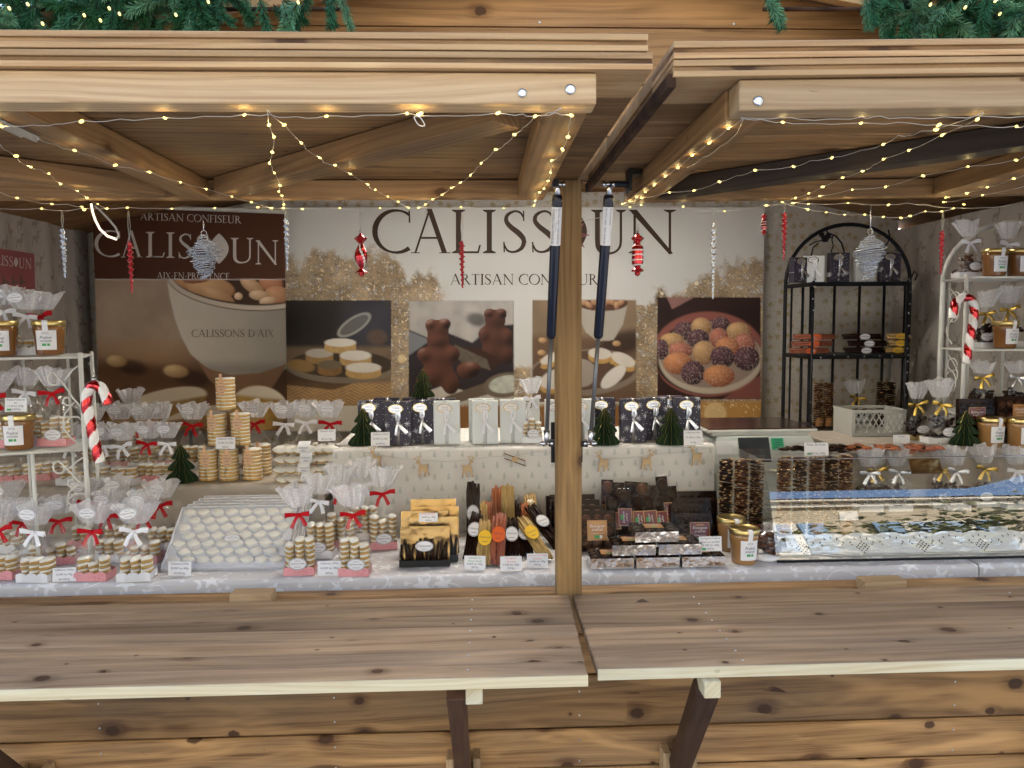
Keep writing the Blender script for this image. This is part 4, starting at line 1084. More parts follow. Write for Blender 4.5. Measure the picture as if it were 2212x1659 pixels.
wavy('wall_fabric', 'x', 3.62, -1.8, 1.98, .3, 2.2, 'fab_snow', .004, 'pale wall fabric with gold snowflakes hung across the back of the stall')
wavy('wall_fabric', 'y', -1.78, 1.76, 3.60, .3, 2.02, 'fab_deer', .010, 'grey beige reindeer fabric hung in soft folds down the left wall', 5)
wavy('wall_fabric', 'y', 1.955, 1.76, 3.60, .3, 2.02, 'fab_deer', .008, 'grey beige reindeer fabric hung down the right wall behind the white rack', 8)

def wall_poster():
    t = thing('wall_poster', 'wide cream and gold poster with four sweet photographs across the back wall', 'poster', (0,0,0))
    painted('print', [(606,448),(1652,448),(1643,932),(606,932)], 3.560, 520, 240, paint_poster, t)
    m = MB().mat(MAT['paper']); p, q = at(606,449,3.565), at(1651,449,3.565); r_, s_ = at(1643,931,3.565), at(606,931,3.565)
    m.add([p, q, r_, s_, p+Vector((0,.006,0)), q+Vector((0,.006,0)), r_+Vector((0,.006,0)), s_+Vector((0,.006,0))], [(0,1,2,3),(4,5,6,7),(0,4,5,1),(1,5,6,2),(2,6,7,3),(3,7,4,0)]); m.build('backing', t)
    m = MB().mat(MAT['brownink'])
    def g(ch_, x0, x1, yt, yb):
        q, w = glyph(ch_) if ch_ != '0' else (leaf(), 1.0)
        xs = [p[0] for k in q for p in k]; a, b = min(xs), max(xs)
        put_letters(m, q, lambda u, v: at(x0+(x1-x0)*(u-a)/(b-a), yb+(yt-yb)*v, 3.5565))
    for c_, x0, x1 in (('C',804,887),('A',888,973),('L',976,1039),('I',1043,1071),('S',1087,1137),('S',1149,1200),('0',1203,1268),('U',1277,1352),('N',1358,1460)):
        g(c_, x0, x1, 453 if c_ != '0' else 447, 547 if c_ != '0' else 553)
    text_on_picture(m, 'ARTISAN CONFISEUR', 973, 1292, 592, 615, 3.5565)
    text_on_picture(m, 'WWW', 1048, 1075, 916, 924, 3.5565); text_on_picture(m, 'E', 1048, 1058, 890, 900, 3.5565)
    m.build('lettering', t); rebase(t, at(1120, 932, 3.56))
wall_poster()
def roll_banner():
    t = thing('roll_up_banner', 'brown topped roll-up banner showing a bowl of almonds left of the wall poster', 'banner', (0,0,0))
    Y = 3.44
    painted('print', [(199,448),(614,462),(621,930),(216,930)], Y, 206, 236, paint_banner, t)
    m = MB().mat(MAT['whiteink'])
    def g(ch_, x0, x1, yt, yb):
        q, w = glyph(ch_) if ch_ != '0' else (leaf(), 1.0)
        xs = [p[0] for k in q for p in k]; a, b = min(xs), max(xs)
        put_letters(m, q, lambda u, v: at(x0+(x1-x0)*(u-a)/(b-a), yb+(yt-yb)*v, Y-.003))
    for c_, x0, x1, yt, yb in (('C',204,260,498,555),('A',261,308,499,556),('L',315,356,501,556),('I',359,377,502,557),('S',386,415,504,559),('S',424,452,506,561),('0',452,494,504,570),('U',498,547,514,567),('N',552,601,519,571)):
        g(c_, x0, x1, yt, yb)
    text_on_picture(m, 'ARTISAN CONFISEUR', 303, 521, 459, 475, Y-.003, .035)
    text_on_picture(m, 'AIX-EN-PROVENCE', 339, 496, 588, 602, Y-.003, .012)
    m.build('heading_lettering', t)
    m = MB().mat(MAT['greyink']); text_on_picture(m, "CALISSONS D'AIX", 414, 592, 712, 728, Y-.003); m.build('bowl_lettering', t)
    m = MB().mat(MAT['whitemetal']); m.tube([at(196,443,Y-.004), at(617,458,Y-.004)], .009, 10); m.build('top_rail', t)
    m = MB().mat(MAT['blackmetal']); a_ = at(410, 930, Y+.02); m.tube([(a_.x,Y+.03,.12),(a_.x,Y+.03,2.1)], .008, 8); m.build('back_pole', t)
    m = MB().mat(MAT['whitemetal']); m.box((a_.x, Y+.01, .14), (.86,.10,.08), bev=.01); m.build('base', t)
    rebase(t, (a_.x, Y, .1))
roll_banner()
def pink_poster():
    t = thing('pink_poster', 'faded pink poster with flying reindeer pinned to the left wall fabric', 'poster', (0,0,0))
    X = -1.745
    # corners in picture
    def q(x, y, dx=0): return atx(x, y, X+dx)
    m = MB().mat(MAT['pinkink']); A, B, C_, D_ = q(-60,528), q(74,548), q(76,625), q(-60,625)
    m.add([A,B,C_,D_]+[p+Vector((-.006,0,0)) for p in (A,B,C_,D_)], [(0,1,2,3),(4,5,6,7),(0,4,5,1),(1,5,6,2),(2,6,7,3),(3,7,4,0)]); m.build('sheet', t)
    m = MB().mat(MAT['whiteink']); x = -36
    for c_, x0, x1 in (('A',-22,-6),('L',-6,4),('I',4,8),('S',9,18),('S',20,28),('0',30,39),('U',41,53),('N',55,68)):
        qq, w = glyph(c_) if c_ != '0' else (leaf(), 1.0); xs = [p[0] for k in qq for p in k]; a, b = min(xs), max(xs)
        yb = 573+ (x0)*.14; put_letters(m, qq, lambda u, v: q(x0+(x1-x0)*(u-a)/(b-a), yb-22*v, .002))
    m.build('lettering', t)
    m = MB().mat(MAT['greyink'])
    for cx in (12, 32, 50):
        pts = [(-6,8),(-7,2),(-5,-2),(-6,-8),(-9,-14),(-5,-11),(-3,-15),(-3,-7),(0,-1),(6,0),(9,7),(6,4),(4,3),(-2,4),(-4,9)]
        m.add([q(cx+a, 608+b, .002) for a, b in pts], [list(range(len(pts)))])
    m.build('reindeer_print', t); rebase(t, (X, A.y, 1.8))
pink_poster()

# ============================================================ tables and cloths
def draped(name, x0, x1, y0, y1, ztop, zbot, mat, label, parent=None, cat='tablecloth', r=.012, fold=0.0, seed=0):
    """cloth over a box: top sheet, rounded edge, front hem; sides too"""
    m = MB().mat(MAT[mat], True); rr = random.Random(seed); nx = max(12, int((x1-x0)/.02))
    prof = [(y1, ztop), ((y0+y1)/2, ztop), (y0+r*2, ztop)]
    for k in range(6): a = PI/2*k/5; prof.append((y0+r-r*math.sin(a), ztop-r+r*math.cos(a)))
    nzs = 8
    for k in range(1, nzs+1): prof.append((y0, ztop-r+(zbot-ztop+r)*k/nzs))
    vs = []; ph = rr.uniform(0, 6)
    for i in range(nx+1):
        x = x0+(x1-x0)*i/nx
        for j, (y, z) in enumerate(prof):
            dn = max(0, (ztop-r-z)); w = (math.sin(x*26+ph)+.6*math.sin(x*61+ph*2))*.004*min(1, dn*8)*(1+fold)
            edge = 0.0
            vs.append((x, y+w-dn*.03, z+.0006*math.sin(x*33+y*20)))
    n = len(prof); fs = [(i*n+j, (i+1)*n+j, (i+1)*n+j+1, i*n+j+1) for i in range(nx) for j in range(n-1)]
    m.add(vs, fs)
    for x in (x0, x1):
        m.add([(x, y, z) for (y, z) in prof]+[(x, y1, zbot)], [list(range(n+1))])
    b = Vector(((x0+x1)/2, y0, 0)); o = m.build(name, parent)
    if parent is None: tag(o, label, cat)
    return o
def table(x0, x1, y0, y1, z, label):
    t = thing('trestle_table', label, 'table', ((x0+x1)/2, (y0+y1)/2, 0.10))
    m = MB().mat(MAT['wood_beam']); m.box((0,0,z-.112), (x1-x0-.02, y1-y0-.02, .02)); m.build('tabletop', t)
    for a in (-1,1):
        for b in (-1,1): m = MB().mat(MAT['wood_beam']); m.box((a*((x1-x0)/2-.06), b*((y1-y0)/2-.06), (z-.122)/2), (.045,.045,z-.122)); m.build('leg', t)
table(-1.72, 1.20, 1.81, 2.74, .995, 'long trestle table hidden under the star patterned cloth'); table(1.225, 1.93, 1.81, 2.74, .995, 'short trestle table under the cloth at the right end')
draped('tablecloth', -1.73, 1.205, 1.79, 2.75, 1.0, .45, 'cloth_star', 'grey tablecloth with white stars and swirls along the stall front')
draped('tablecloth', 1.212, 1.94, 1.795, 2.75, .9995, .45, 'cloth_star', 'right hand star tablecloth folded at the seam under the glass case', seed=4, fold=2)
def riser(x0, x1, y0, y1, z0, z1, mat, label):
    o = draped('display_step', x0, x1, y0, y1, z1, z0, mat, label, cat='display step', r=.014, seed=int(abs(x0)*10)); return o
riser(-1.72, -.455, 2.19, 2.70, 1.001, 1.145, 'cloth_beige', 'low display step under beige printed cloth behind the front calisson bags')
riser(-.43, .672, 2.19, 2.60, 1.001, 1.242, 'cloth_tree', 'white display step with pale fir tree print carrying the gift boxes')
riser(1.06, 1.93, 2.16, 2.56, 1.001, 1.222, 'cloth_beige', 'beige clothed display step behind the glass case')
m = MB().mat(MAT['scaleplastic']); a_, b_ = at(1500, 1015, 2.24), at(1690, 1015, 2.24); m.box(((.690+1.015)/2, 2.42, 1.0715), (.325,.36,.141), bev=.006); tag(m.build('scale_plinth'), 'pale boxed plinth under the kitchen scale', 'plinth')
# ============================================================ small goods: shared meshes
def lens_pts(L, Wd, n=8):
    a = []
    for i in range(n): t = i/n; a.append((-L/2+L*t, Wd/2*math.sin(PI*t)**.8))
    for i in range(n): t = i/n; a.append((L/2-L*t, -Wd/2*math.sin(PI*t)**.8))
    return a
def calisson_mesh(L=.042, Wd=.0225, h=.0118):
    def mk():
        m = MB(); P = lens_pts(L, Wd); n = len(P); r = random.Random(5)
        ring = lambda s, z: [(p[0]*s, p[1]*s, z) for p in P]
        v = ring(.97, 0)+ring(1.0, h*.30)+ring(.99, h*.62)+ring(1.01, h*.68)+ring(.90, h)
        m.mat(MAT['amber'], True); m.add(v[:3*n], [(i*n+k, i*n+(k+1) % n, (i+1)*n+(k+1) % n, (i+1)*n+k) for i in range(2) for k in range(n)]+[list(range(n))[::-1]])
        m.mat(MAT['icing'], True); q = v[2*n:]; m.add(q, [(i*n+k, i*n+(k+1) % n, (i+1)*n+(k+1) % n, (i+1)*n+k) for i in range(2) for k in range(n)]+[[2*n+k for k in range(n)]])
        return fixed(m, 'calisson')
    return cached(('cal', L, Wd, h), mk)
def bow_mesh(col, size=1.0, kind=0):
    def mk():
        m = MB().mat(MAT[col], True); w = .0125
        def ribbon(pts, w0, w1=None, tw=0.0):
            w1 = w1 or w0; N = len(pts); vs = []
            for i, p in enumerate(pts):
                p = Vector(p); t = Vector(pts[min(i+1, N-1)])-Vector(pts[max(i-1, 0)]); t.normalize()
                s = t.cross(Vector((0,-1,0))).normalized(); ww = w0+(w1-w0)*i/(N-1)
                s = (s*math.cos(tw*i/(N-1))+Vector((0,-1,0))*math.sin(tw*i/(N-1)))
                vs += [p-s*ww/2+Vector((0,.0006,0)), p+Vector((0,-.0008,0)), p+s*ww/2+Vector((0,.0006,0))]
            m.add(vs, [(3*i+k, 3*i+k+1, 3*i+4+k, 3*i+3+k) for i in range(N-1) for k in (0,1)])
        r = random.Random(kind*7+3)
        for s in (-1, 1):
            dz = r.uniform(-.003, .005); lx = .031+r.uniform(-.003,.003)
            ribbon([(s*.001,-.004,0),(s*.010,-.009,.002+dz*.3),(s*.020,-.011,.004+dz),(s*lx,-.009,.003+dz)], .007, w, .2)
            ribbon([(s*lx,-.009,.003+dz),(s*(lx-.002),-.003,.0025+dz),(s*.016,-.001,.001+dz),(s*.001,-.002,-.001)], w, .006, .2)
            ribbon([(s*.001,-.005,-.001),(s*(.007+r.uniform(0,.004)),-.010,-.012),(s*(.014+r.uniform(0,.008)),-.011,-.026-r.uniform(0,.006))], .007, .0105, .3*s)
        m.box((0,-.006,0), (.0075,.006,.0075), bev=.002)
        return fixed(m, 'bow')
    return cached(('bow', col, kind), mk)
def oval_sticker(w, h, face='glossy_card', rim='ink', lines=('Calissons d\'Aix',), ink='ink', key=None, brand=True, rot=False):
    """flat oval label facing -Y, centred on 0"""
    def mk():
        m = MB().mat(MAT[face]); n = 24
        m.add([(w/2*math.cos(2*PI*k/n), 0, h/2*math.sin(2*PI*k/n)) for k in range(n)]+[(w/2*math.cos(2*PI*k/n), .0006, h/2*math.sin(2*PI*k/n)) for k in range(n)],
              [list(range(n)), [n+k for k in range(n)][::-1]]+[(k, n+k, n+(k+1) % n, (k+1) % n) for k in range(n)])
        m.mat(MAT[rim]); a, b = .5, .46; fs = []; vs = []
        for k in range(n): c, s = math.cos(2*PI*k/n), math.sin(2*PI*k/n); vs += [(w*.475*c, -.0003, h*.475*s), (w*.452*c, -.0003, h*.445*s)]
        m.add(vs, [(2*k, 2*((k+1) % n), 2*((k+1) % n)+1, 2*k+1) for k in range(n)])
        m.mat(MAT[ink])
        if brand: write(m, 'Calissoun', 0, h*.26, -.0004, width=w*.32, shear=.2)
        for i, l in enumerate(lines): write(m, l, 0, h*(.04-.2*i), -.0004, width=w*(.76 if i == 0 else .55), shear=.35)
        m.add([(-w*.2,-.0004,-h*.27),(w*.2,-.0004,-h*.27),(w*.2,-.0004,-h*.24),(-w*.2,-.0004,-h*.24)], [(0,1,2,3)])
        return fixed(m, 'label')
    return cached(('oval', w, h, face, rim, lines, ink, brand), mk)
def tray_mesh(W_, D, h, style):
    def mk():
        m = MB().mat(MAT['pinkcard' if style == 'pink' else 'paper']); t = .0008
        m.box((0,0,t), (W_, D, 2*t))
        for s in (-1, 1):
            m.box((s*(W_/2-t/2), 0, h/2+t), (t, D-.0005, h))
        def scal(y):
            n = 3; P = [(-W_/2+.0002, t), (W_/2-.0002, t), (W_/2-.0002, h)]
            for j in range(n):
                cx = W_/2-W_*(j+.5)/n
                for k in range(7): a = PI*k/6; P.append((cx+W_/n*.5*math.cos(a)*.96, h+.0045*math.sin(a)))
            P.append((-W_/2+.0002, h)); return P
        m.prism(scal(0), -D/2-t, -D/2); m.prism(scal(0), D/2, D/2+t)
        return fixed(m, 'tray')
    return cached(('tray', W_, D, h, style), mk)
def film_mesh(W_, D, zs, zn, zt, fw, lean, seed, lace=True):
    """cellophane: box round the goods, pulled to a neck, flaring to a crinkled fan"""
    r = random.Random(seed); m = MB(); N = 44; vs = []; zz = []
    ph = [r.uniform(0, 6.28) for _ in range(6)]
    wob = [.6*math.sin(5*2*PI*q/N+ph[0])+.45*math.sin(9*2*PI*q/N+ph[1])+.3*math.sin(14*2*PI*q/N+ph[2])+r.uniform(-.25,.25) for q in range(N)]
    wob2 = [.7*math.sin(3*2*PI*q/N+ph[3])+.5*math.sin(7*2*PI*q/N+ph[4])+r.uniform(-.2,.2) for q in range(N)]
    prof = [(0,1,0),(zs*.35,1,0),(zs*.8,1,.02),(zs,.99,.06)]
    k = 7
    for i in range(1, k+1): t = i/k; prof.append((zs+(zn-zs)*t, 1-t, t))
    up = 7
    tl = lean
    for i, (z, sc, c) in enumerate(prof):
        for q in range(N):
            a = 2*PI*q/N; ca, sa = math.cos(a), math.sin(a); e = .32+.68*min(1, c)
            x = math.copysign(abs(ca)**e, ca); y = math.copysign(abs(sa)**e, sa)
            s = sc**.75; s = s**.8; rx = (W_/2+.001)*s+.0055*(1-s); ry = (D/2+.001)*s+.0045*(1-s)
            cr = (.0009+.0050*c*s)*wob[q]
            vs.append((x*(rx+cr), y*(ry+cr), z)); zz.append(0)
    nb = len(prof)
    for i in range(1, up+1):
        t = i/up; z = zn+(zt-zn)*t
        for q in range(N):
            a = 2*PI*q/N; ca, sa = math.cos(a), math.sin(a)
            rx = .0055+(fw/2-.0055)*(t**.72); ry = .0045+(.011)*(t**.7)
            cr = (.0015+.006*t)*wob[q]
            x = ca*(rx+cr*.6)+tl*(z-zn)+.004*t*wob2[q]; y = sa*ry+cr*1.3+math.sin(x*90+seed)*.006*t
            top = 0
            if i == up: top = (.006*wob2[q]-.006*abs(ca)**3)
            if i == up-1: top = .5*(.008*wob2[q])
            vs.append((x, y, z+top)); zz.append(1)
    nt_ = nb+up; fs = []; ms = []
    m.mat(MAT['film'], False); m.mat(MAT['lace'], False)
    for i in range(nt_-1):
        for q in range(N):
            fs.append((i*N+q, i*N+(q+1) % N, (i+1)*N+(q+1) % N, (i+1)*N+q)); ms.append(1 if (lace and i >= nb+1) else 0)
    m.smooth = False; m.add(vs, fs, None, ms)
    return m.mesh('film')
def calisson_bag(x, y, z, label, tray='pink', bow='red', rz=0.0, lev=4, tall=False, lean=0.0, sticker='fan', sc=1.0, group='bags of calissons tied with ribbon', seed=None, cols=3, full=True):
    seed = seed if seed is not None else rnd.randrange(9999); r = random.Random(seed)
    t = thing('calisson_bag', label, 'bag', (x, y, z), rz, group, sc=sc)
    W_, D = .072, .046; h = .017
    lev = lev if not tall else 7
    obj('tray', tray_mesh(W_, D, h, tray), t)
    cm = calisson_mesh()
    ztop = .0025
    for c in range(cols):
        xx = (c-(cols-1)/2)*.0232; L = lev-(1 if r.random() < .3 else 0); zc = .0025; ang0 = PI/2+r.uniform(-.25, .25)
        for k in range(L):
            obj('calisson', cm, t, (xx+r.uniform(-.0010,.0010), r.uniform(-.0015,.0015)-.001, zc), (r.uniform(-.05,.05), r.uniform(-.06,.06), ang0+r.uniform(-.10,.10)))
            zc += .0119
        ztop = max(ztop, zc)
    zs = ztop+.002; zn = zs+.056; zt = zn+.064+(.006 if tall else .0)
    fw = .090+r.uniform(-.008,.012)
    obj('film', film_mesh(W_, D, zs, zn, zt, fw, lean, seed), t)
    obj('bow', bow_mesh(bow, 1, seed % 3), t, (0, -.001, zn), (0, r.uniform(-.15,.15), r.uniform(-.1,.1)))
    if sticker == 'fan':
        obj('label', oval_sticker(.040, .026), t, (lean*.04+r.uniform(-.004,.004), -.027, zn+.046), (r.uniform(-.1,.15), r.uniform(-.2,.2), 0))
    elif sticker == 'body':
        obj('label', oval_sticker(.043, .029), t, (r.uniform(-.006,.008), -D/2-.0035, .030))
    return t
# ---- price card
def price_card(x, y, z, lines, label, w=.052, h=.031, rz=0.0, tilt=-.15, inks=None, holder=True, logo=False):
    t = thing('price_card', label, 'price tag', (x, y, z), rz, 'price cards on the stall')
    m = MB().mat(MAT['glossy_card']); m.box((0,0,0), (w, .0008, h)); m.mat(MAT['ink'])
    n = len(lines)
    for i, l in enumerate(lines):
        m.mat(MAT[(inks or ['ink']*n)[i]]); zc = h*(.36-.70*i/(max(1, n-1))) if n > 1 else 0
        write(m, l, 0, zc, -.0007, h=None, width=min(w*.86, w*.052*len(l)) if len(l) > 2 else w*.2, shear=.1)
    if logo: m.mat(MAT['greenink']); m.add([(-w*.4,-.0007,-h*.42),(-w*.2,-.0007,-h*.42),(-w*.2,-.0007,-h*.28),(-w*.4,-.0007,-h*.28)], [(0,1,2,3)])
    o = m.build('card', t, (0,0,h/2+.0015), (tilt,0,0))
    if holder:
        m = MB().mat(MAT['clear']); m.box((0,-.0014,h/2+.002), (w+.004,.0006,h+.004)); m.box((0,.004,.0008), (w+.004,.012,.0008)); m.build('holder', t, rot=(tilt,0,0))
    return t
# ---- honeycomb paper tree
def tree_mesh():
    def mk():
        m = MB().mat(MAT['greentree'], False); N = 56
        prof = [(0,.0270,.0),(0,.0290,.004),(0,.0240,.014),(0,.0165,.022),(0,.0135,.027),(0,.0225,.0285),(0,.0235,.0315),(0,.0185,.040),(0,.0115,.048),(0,.0092,.052),(0,.0160,.0535),(0,.0165,.056),(0,.0120,.064),(0,.0060,.076),(0,.0018,.084)]
        vs = []
        for (_, rr, z) in [(a, b*1.30, c) for a, b, c in prof]:
            for k in range(N): f = 1.0 if k % 2 == 0 else .70; vs.append((rr*f*math.cos(2*PI*k/N), rr*f*math.sin(2*PI*k/N), z*1.05))
        P = len(prof); m.add(vs, [(i*N+k, i*N+(k+1) % N, (i+1)*N+(k+1) % N, (i+1)*N+k) for i in range(P-1) for k in range(N)]+[list(range(N))[::-1], [(P-1)*N+k for k in range(N)]])
        body = fixed(m, 'paper_body')
        m = MB().mat(MAT['goldedge'])
        for k in range(0, N, 4):
            a = 2*PI*k/N
            for i in range(P-1):
                (_, r0, z0), (_, r1, z1) = [(p_[0], p_[1]*1.30, p_[2]) for p_ in prof[i:i+2]]; d = Vector((math.cos(a), math.sin(a), 0)); s = Vector((-math.sin(a), math.cos(a), 0))*.00022
                A, B = d*(r0+.0003)+Vector((0,0,z0*1.05)), d*(r1+.0003)+Vector((0,0,z1*1.05)); m.add([A-s, A+s, B+s, B-s], [(0,1,2,3)])
        return body, fixed(m, 'gilt_edges')
    return cached('tree', mk)
def paper_tree(x, y, z, label, sc=1.0, rz=0.0):
    t = thing('paper_tree', label, 'paper tree', (x, y, z), rz, 'dark green honeycomb paper trees', sc=sc); a, b = tree_mesh(); obj('paper_body', a, t); obj('gilt_edges', b, t); return t
# ---- praline jar
def jar(x, y, z, word, label, light=False, rz=0.0, sc=1.0):
    t = thing('praline_jar', label, 'jar', (x, y, z), rz, 'glass jars of praline spread', sc=sc)
    def mk():
        R = .0375
        m = MB().mat(MAT['praline_light' if light else 'praline'], True); m.lathe([(.001,.0),(R*.82,.0),(R*.86,.003),(R*.93,.045),(R*.97,.049),(R*.99,.058),(R*.99,.064),(R*.93,.068)], 24)
        a = fixed(m, 'glass_body'); m = MB().mat(MAT['goldlid'], True)
        m.lathe([(R*.97,.066),(R*1.03,.0665),(R*1.04,.070),(R*1.04,.076),(R*1.0,.0785),(R*.9,.0785),(R*.86,.0775),(0.0005,.0775)], 32)
        b = fixed(m, 'lid')
        return a, b
    a, b = cached(('jar', light), mk); obj('glass_body', a, t); obj('lid', b, t)
    def mkl():
        m = MB().mat(MAT['paper']); R = .0374; n = 10; A0 = math.radians(38)
        def P(u, z): an = (u-.5)*2*A0; rr = .0355+(z/.06)*.0022; return (rr*math.sin(an), -rr*math.cos(an), z)
        vs = []; 
        for k in range(n+1): vs += [P(k/n, .012), P(k/n, .056)]
        m.add(vs, [(2*k,2*k+2,2*k+3,2*k+1) for k in range(n)])
        # paper strap over the lid
        s = .0065; st = [(-.0366,.055),(-.0385,.064),(-.0398,.070),(-.0398,.077),(-.037,.0795),(-.028,.0795)]
        vs = []
        for (yy, zz) in st: vs += [(-s, yy, zz), (s, yy, zz)]
        m.add(vs, [(2*k,2*k+1,2*k+3,2*k+2) for k in range(len(st)-1)])
        def on(vs, dz=0): return [((.0362+(v[2]/.06)*.0022)*math.sin(v[0]/.0372), -(.0362+(v[2]/.06)*.0022)*math.cos(v[0]/.0372), v[2]) for v in vs]
        m.mat(MAT['ink'])
        for txt, w, zc, sh in (('Calissoun', .016, .0505, .2), ('Praliné', .027, .040, .35), (word, .026, .0325, .35)):
            vs, fs, wd = text_mesh(txt, sh); k = w/wd; m.add(on([(v[0]*k, 0, zc+v[1]*k) for v in vs]), fs)
        m.add(on([(-.008,0,.0475),(.008,0,.0475),(.008,0,.0479),(-.008,0,.0479)]), [(0,1,2,3)])
        m.mat(MAT['greenink']); m.add(on([(-.009,0,.021),(.001,0,.021),(.001,0,.0265),(-.009,0,.0265)]), [(0,1,2,3)]); m.add(on([(.003,0,.021),(.009,0,.021),(.009,0,.0265),(.003,0,.0265)]), [(0,1,2,3)])
        return fixed(m, 'label')
    obj('label', cached(('jarlabel', word), mkl), t, rot=(0,0,.12)); return t
# ---- gift box
def gift_box(x, y, z, label, dark=True, rz=0.0, w=.072, h=.130, d=.03, group=None, sc=1.0):
    t = thing('gift_box', label, 'gift box', (x, y, z), rz, group or ('charcoal snowflake gift boxes' if dark else 'pearl white gift boxes'), sc=sc)
    def mk():
        m = MB().mat(MAT['gift_dark' if dark else 'gift_white']); m.box((0,0,h/2), (w,d,h), bev=.001); a = fixed(m, 'wrapped_box')
        m = MB().mat(MAT['silver' if dark else 'gift_white'], True); e = d/2+.0008
        m.box((0,-e,h/2), (.010,.0008,h+.0012)); m.box((0,0,h+.0006), (.010,d+.0024,.0008))
        return a, fixed(m, 'ribbon')
    a, b = cached(('gift', dark, w, h, d), mk); obj('wrapped_box', a, t); obj('ribbon', b, t)
    def mkb():
        m = MB().mat(MAT['silver' if dark else 'white'], True); r = random.Random(2)
        def rib_(pts, w0, w1):
            vs = []; N = len(pts)
            for i, p in enumerate(pts):
                p = Vector(p); tt = (Vector(pts[min(i+1,N-1)])-Vector(pts[max(i-1,0)])).normalized(); s = tt.cross(Vector((0,-1,0))).normalized(); ww = w0+(w1-w0)*i/(N-1)
                vs += [p-s*ww/2, p+Vector((0,-.001,0)), p+s*ww/2]
            m.add(vs, [(3*i+k,3*i+k+1,3*i+4+k,3*i+3+k) for i in range(N-1) for k in (0,1)])
        e = -d/2-.002
        rib_([(0,e,0),(-.004,e-.004,.014),(-.002,e-.003,.034)], .004, .008); rib_([(0,e,0),(.006,e-.005,.016),(.004,e-.003,.032)], .004, .008)
        rib_([(0,e,0),(.010,e-.006,-.012),(.026,e-.006,-.030)], .005, .013); rib_([(0,e,0),(-.004,e-.004,-.016),(-.006,e-.003,-.036)], .005, .008)
        m.box((0,e-.002,0), (.008,.004,.008), bev=.0015)
        return fixed(m, 'bow')
    obj('bow', cached(('gbow', dark, d), mkb), t, (0,0,h*.52))
    def mks():
        m = MB().mat(MAT['glossy_card' if not dark else 'silver']); n = 24; R1, R2 = .0215, .0135
        m.add([(R1*math.cos(2*PI*k/n), 0, R2*math.sin(2*PI*k/n)) for k in range(n)], [list(range(n))])
        m.mat(MAT['goldlid'] if dark else MAT['gold']); vs = []
        for k in range(n): c, s = math.cos(2*PI*k/n), math.sin(2*PI*k/n); vs += [(R1*c,-.0003,R2*s),(R1*.88*c,-.0003,R2*.85*s)]
        m.add(vs, [(2*k,2*((k+1)%n),2*((k+1)%n)+1,2*k+1) for k in range(n)])
        m.mat(MAT['ink' if dark else 'gold']); write(m, 'Calissoun', 0, .003, -.0004, width=.022, shear=.3); write(m, "Calissons d'Aix", 0, -.004, -.0004, width=.024, shear=.2)
        return fixed(m, 'foil_seal')
    obj('foil_seal', cached(('seal', dark), mks), t, (-.006, -d/2-.0022, h*.84)); return t
# ---- clear tube of calissons
def calisson_tube(x, y, z, label, rz=0.0, levels=9, sc=1.0):
    t = thing('calisson_tube', label, 'tube', (x, y, z), rz, 'clear tubes of calissons stacked in a pyramid', sc=sc)
    def mkt(): m = MB().mat(MAT['clear'], True); m.lathe([(.0318,.0002),(.0318,.104)], 28, cap=False); m.mat(MAT['clear']); m.lathe([(.0005,.1035),(.0316,.1035),(.0322,.1037),(.0322,.098)], 28, cap=False); return m.mesh('clear_tube')
    obj('clear_tube', cached('ctube', mkt), t)
    def mkh(L, Wd, h):
        def f():
            m = MB(); n = 9
            P = [(.029*math.sin(PI*k/(n-1)), .029*-math.cos(PI*k/(n-1))) for k in range(n)]; P = [(max(p[0], .0006), p[1]) for p in P]; n = len(P)
            def ring(s, zz): return [(p[0]*s+.0004, p[1]*s, zz) for p in P]
            v = ring(.98,0)+ring(1,.003)+ring(.99,.0072)+ring(1.0,.0078)+ring(.96,.0099)
            m.mat(MAT['amber'], True); m.add(v[:3*n], [(i*n+k,i*n+(k+1)%n,(i+1)*n+(k+1)%n,(i+1)*n+k) for i in range(2) for k in range(n)]+[list(range(n))[::-1]])
            m.mat(MAT['icing'], True); m.add(v[2*n:], [(i*n+k,i*n+(k+1)%n,(i+1)*n+(k+1)%n,(i+1)*n+k) for i in range(2) for k in range(n)]+[[2*n+k for k in range(n)]])
            return fixed(m, 'calisson')
        return cached(('half', L), f)
    me = mkh(1,1,1); r = random.Random(int(x*1000)); a0 = r.uniform(-.5,.5)
    for k in range(levels):
        for s in (0, 1): obj('calisson', me, t, (r.uniform(-.0006,.0006), r.uniform(-.0006,.0006), .0012+k*.0102), (r.uniform(-.02,.02), r.uniform(-.03,.03), a0+s*PI+r.uniform(-.10,.10)))
    def mkl():
        m = MB().mat(MAT['peach']); R = .0324
        def on(u, w): return (R*math.sin(u/R), -R*math.cos(u/R), w)
        m.add([on(.0155*math.cos(2*PI*k/24), .066+.021*math.sin(2*PI*k/24)) for k in range(24)], [list(range(24))])
        m.add([on(-.0045,.085), on(.0045,.085), on(.0045,.106), on(-.0045,.106)], [(0,1,2,3)]); m.mat(MAT['ink'])
        R = .0327
        for txt, w, zc in (('Calissoun', .014, .078), ('Calissons', .024, .069), ("d'Aix", .013, .061)):
            vs, fs, wd = text_mesh(txt, .3); k = w/wd; m.add([on(v[0]*k, zc+v[1]*k) for v in vs], fs)
        m.add([on(-.008,.0505), on(.008,.0505), on(.008,.0515), on(-.008,.0515)], [(0,1,2,3)])
        return fixed(m, 'label')
    obj('label', cached('tubelabel', mkl), t, rot=(0,0,r.uniform(-.25,.1))); return t
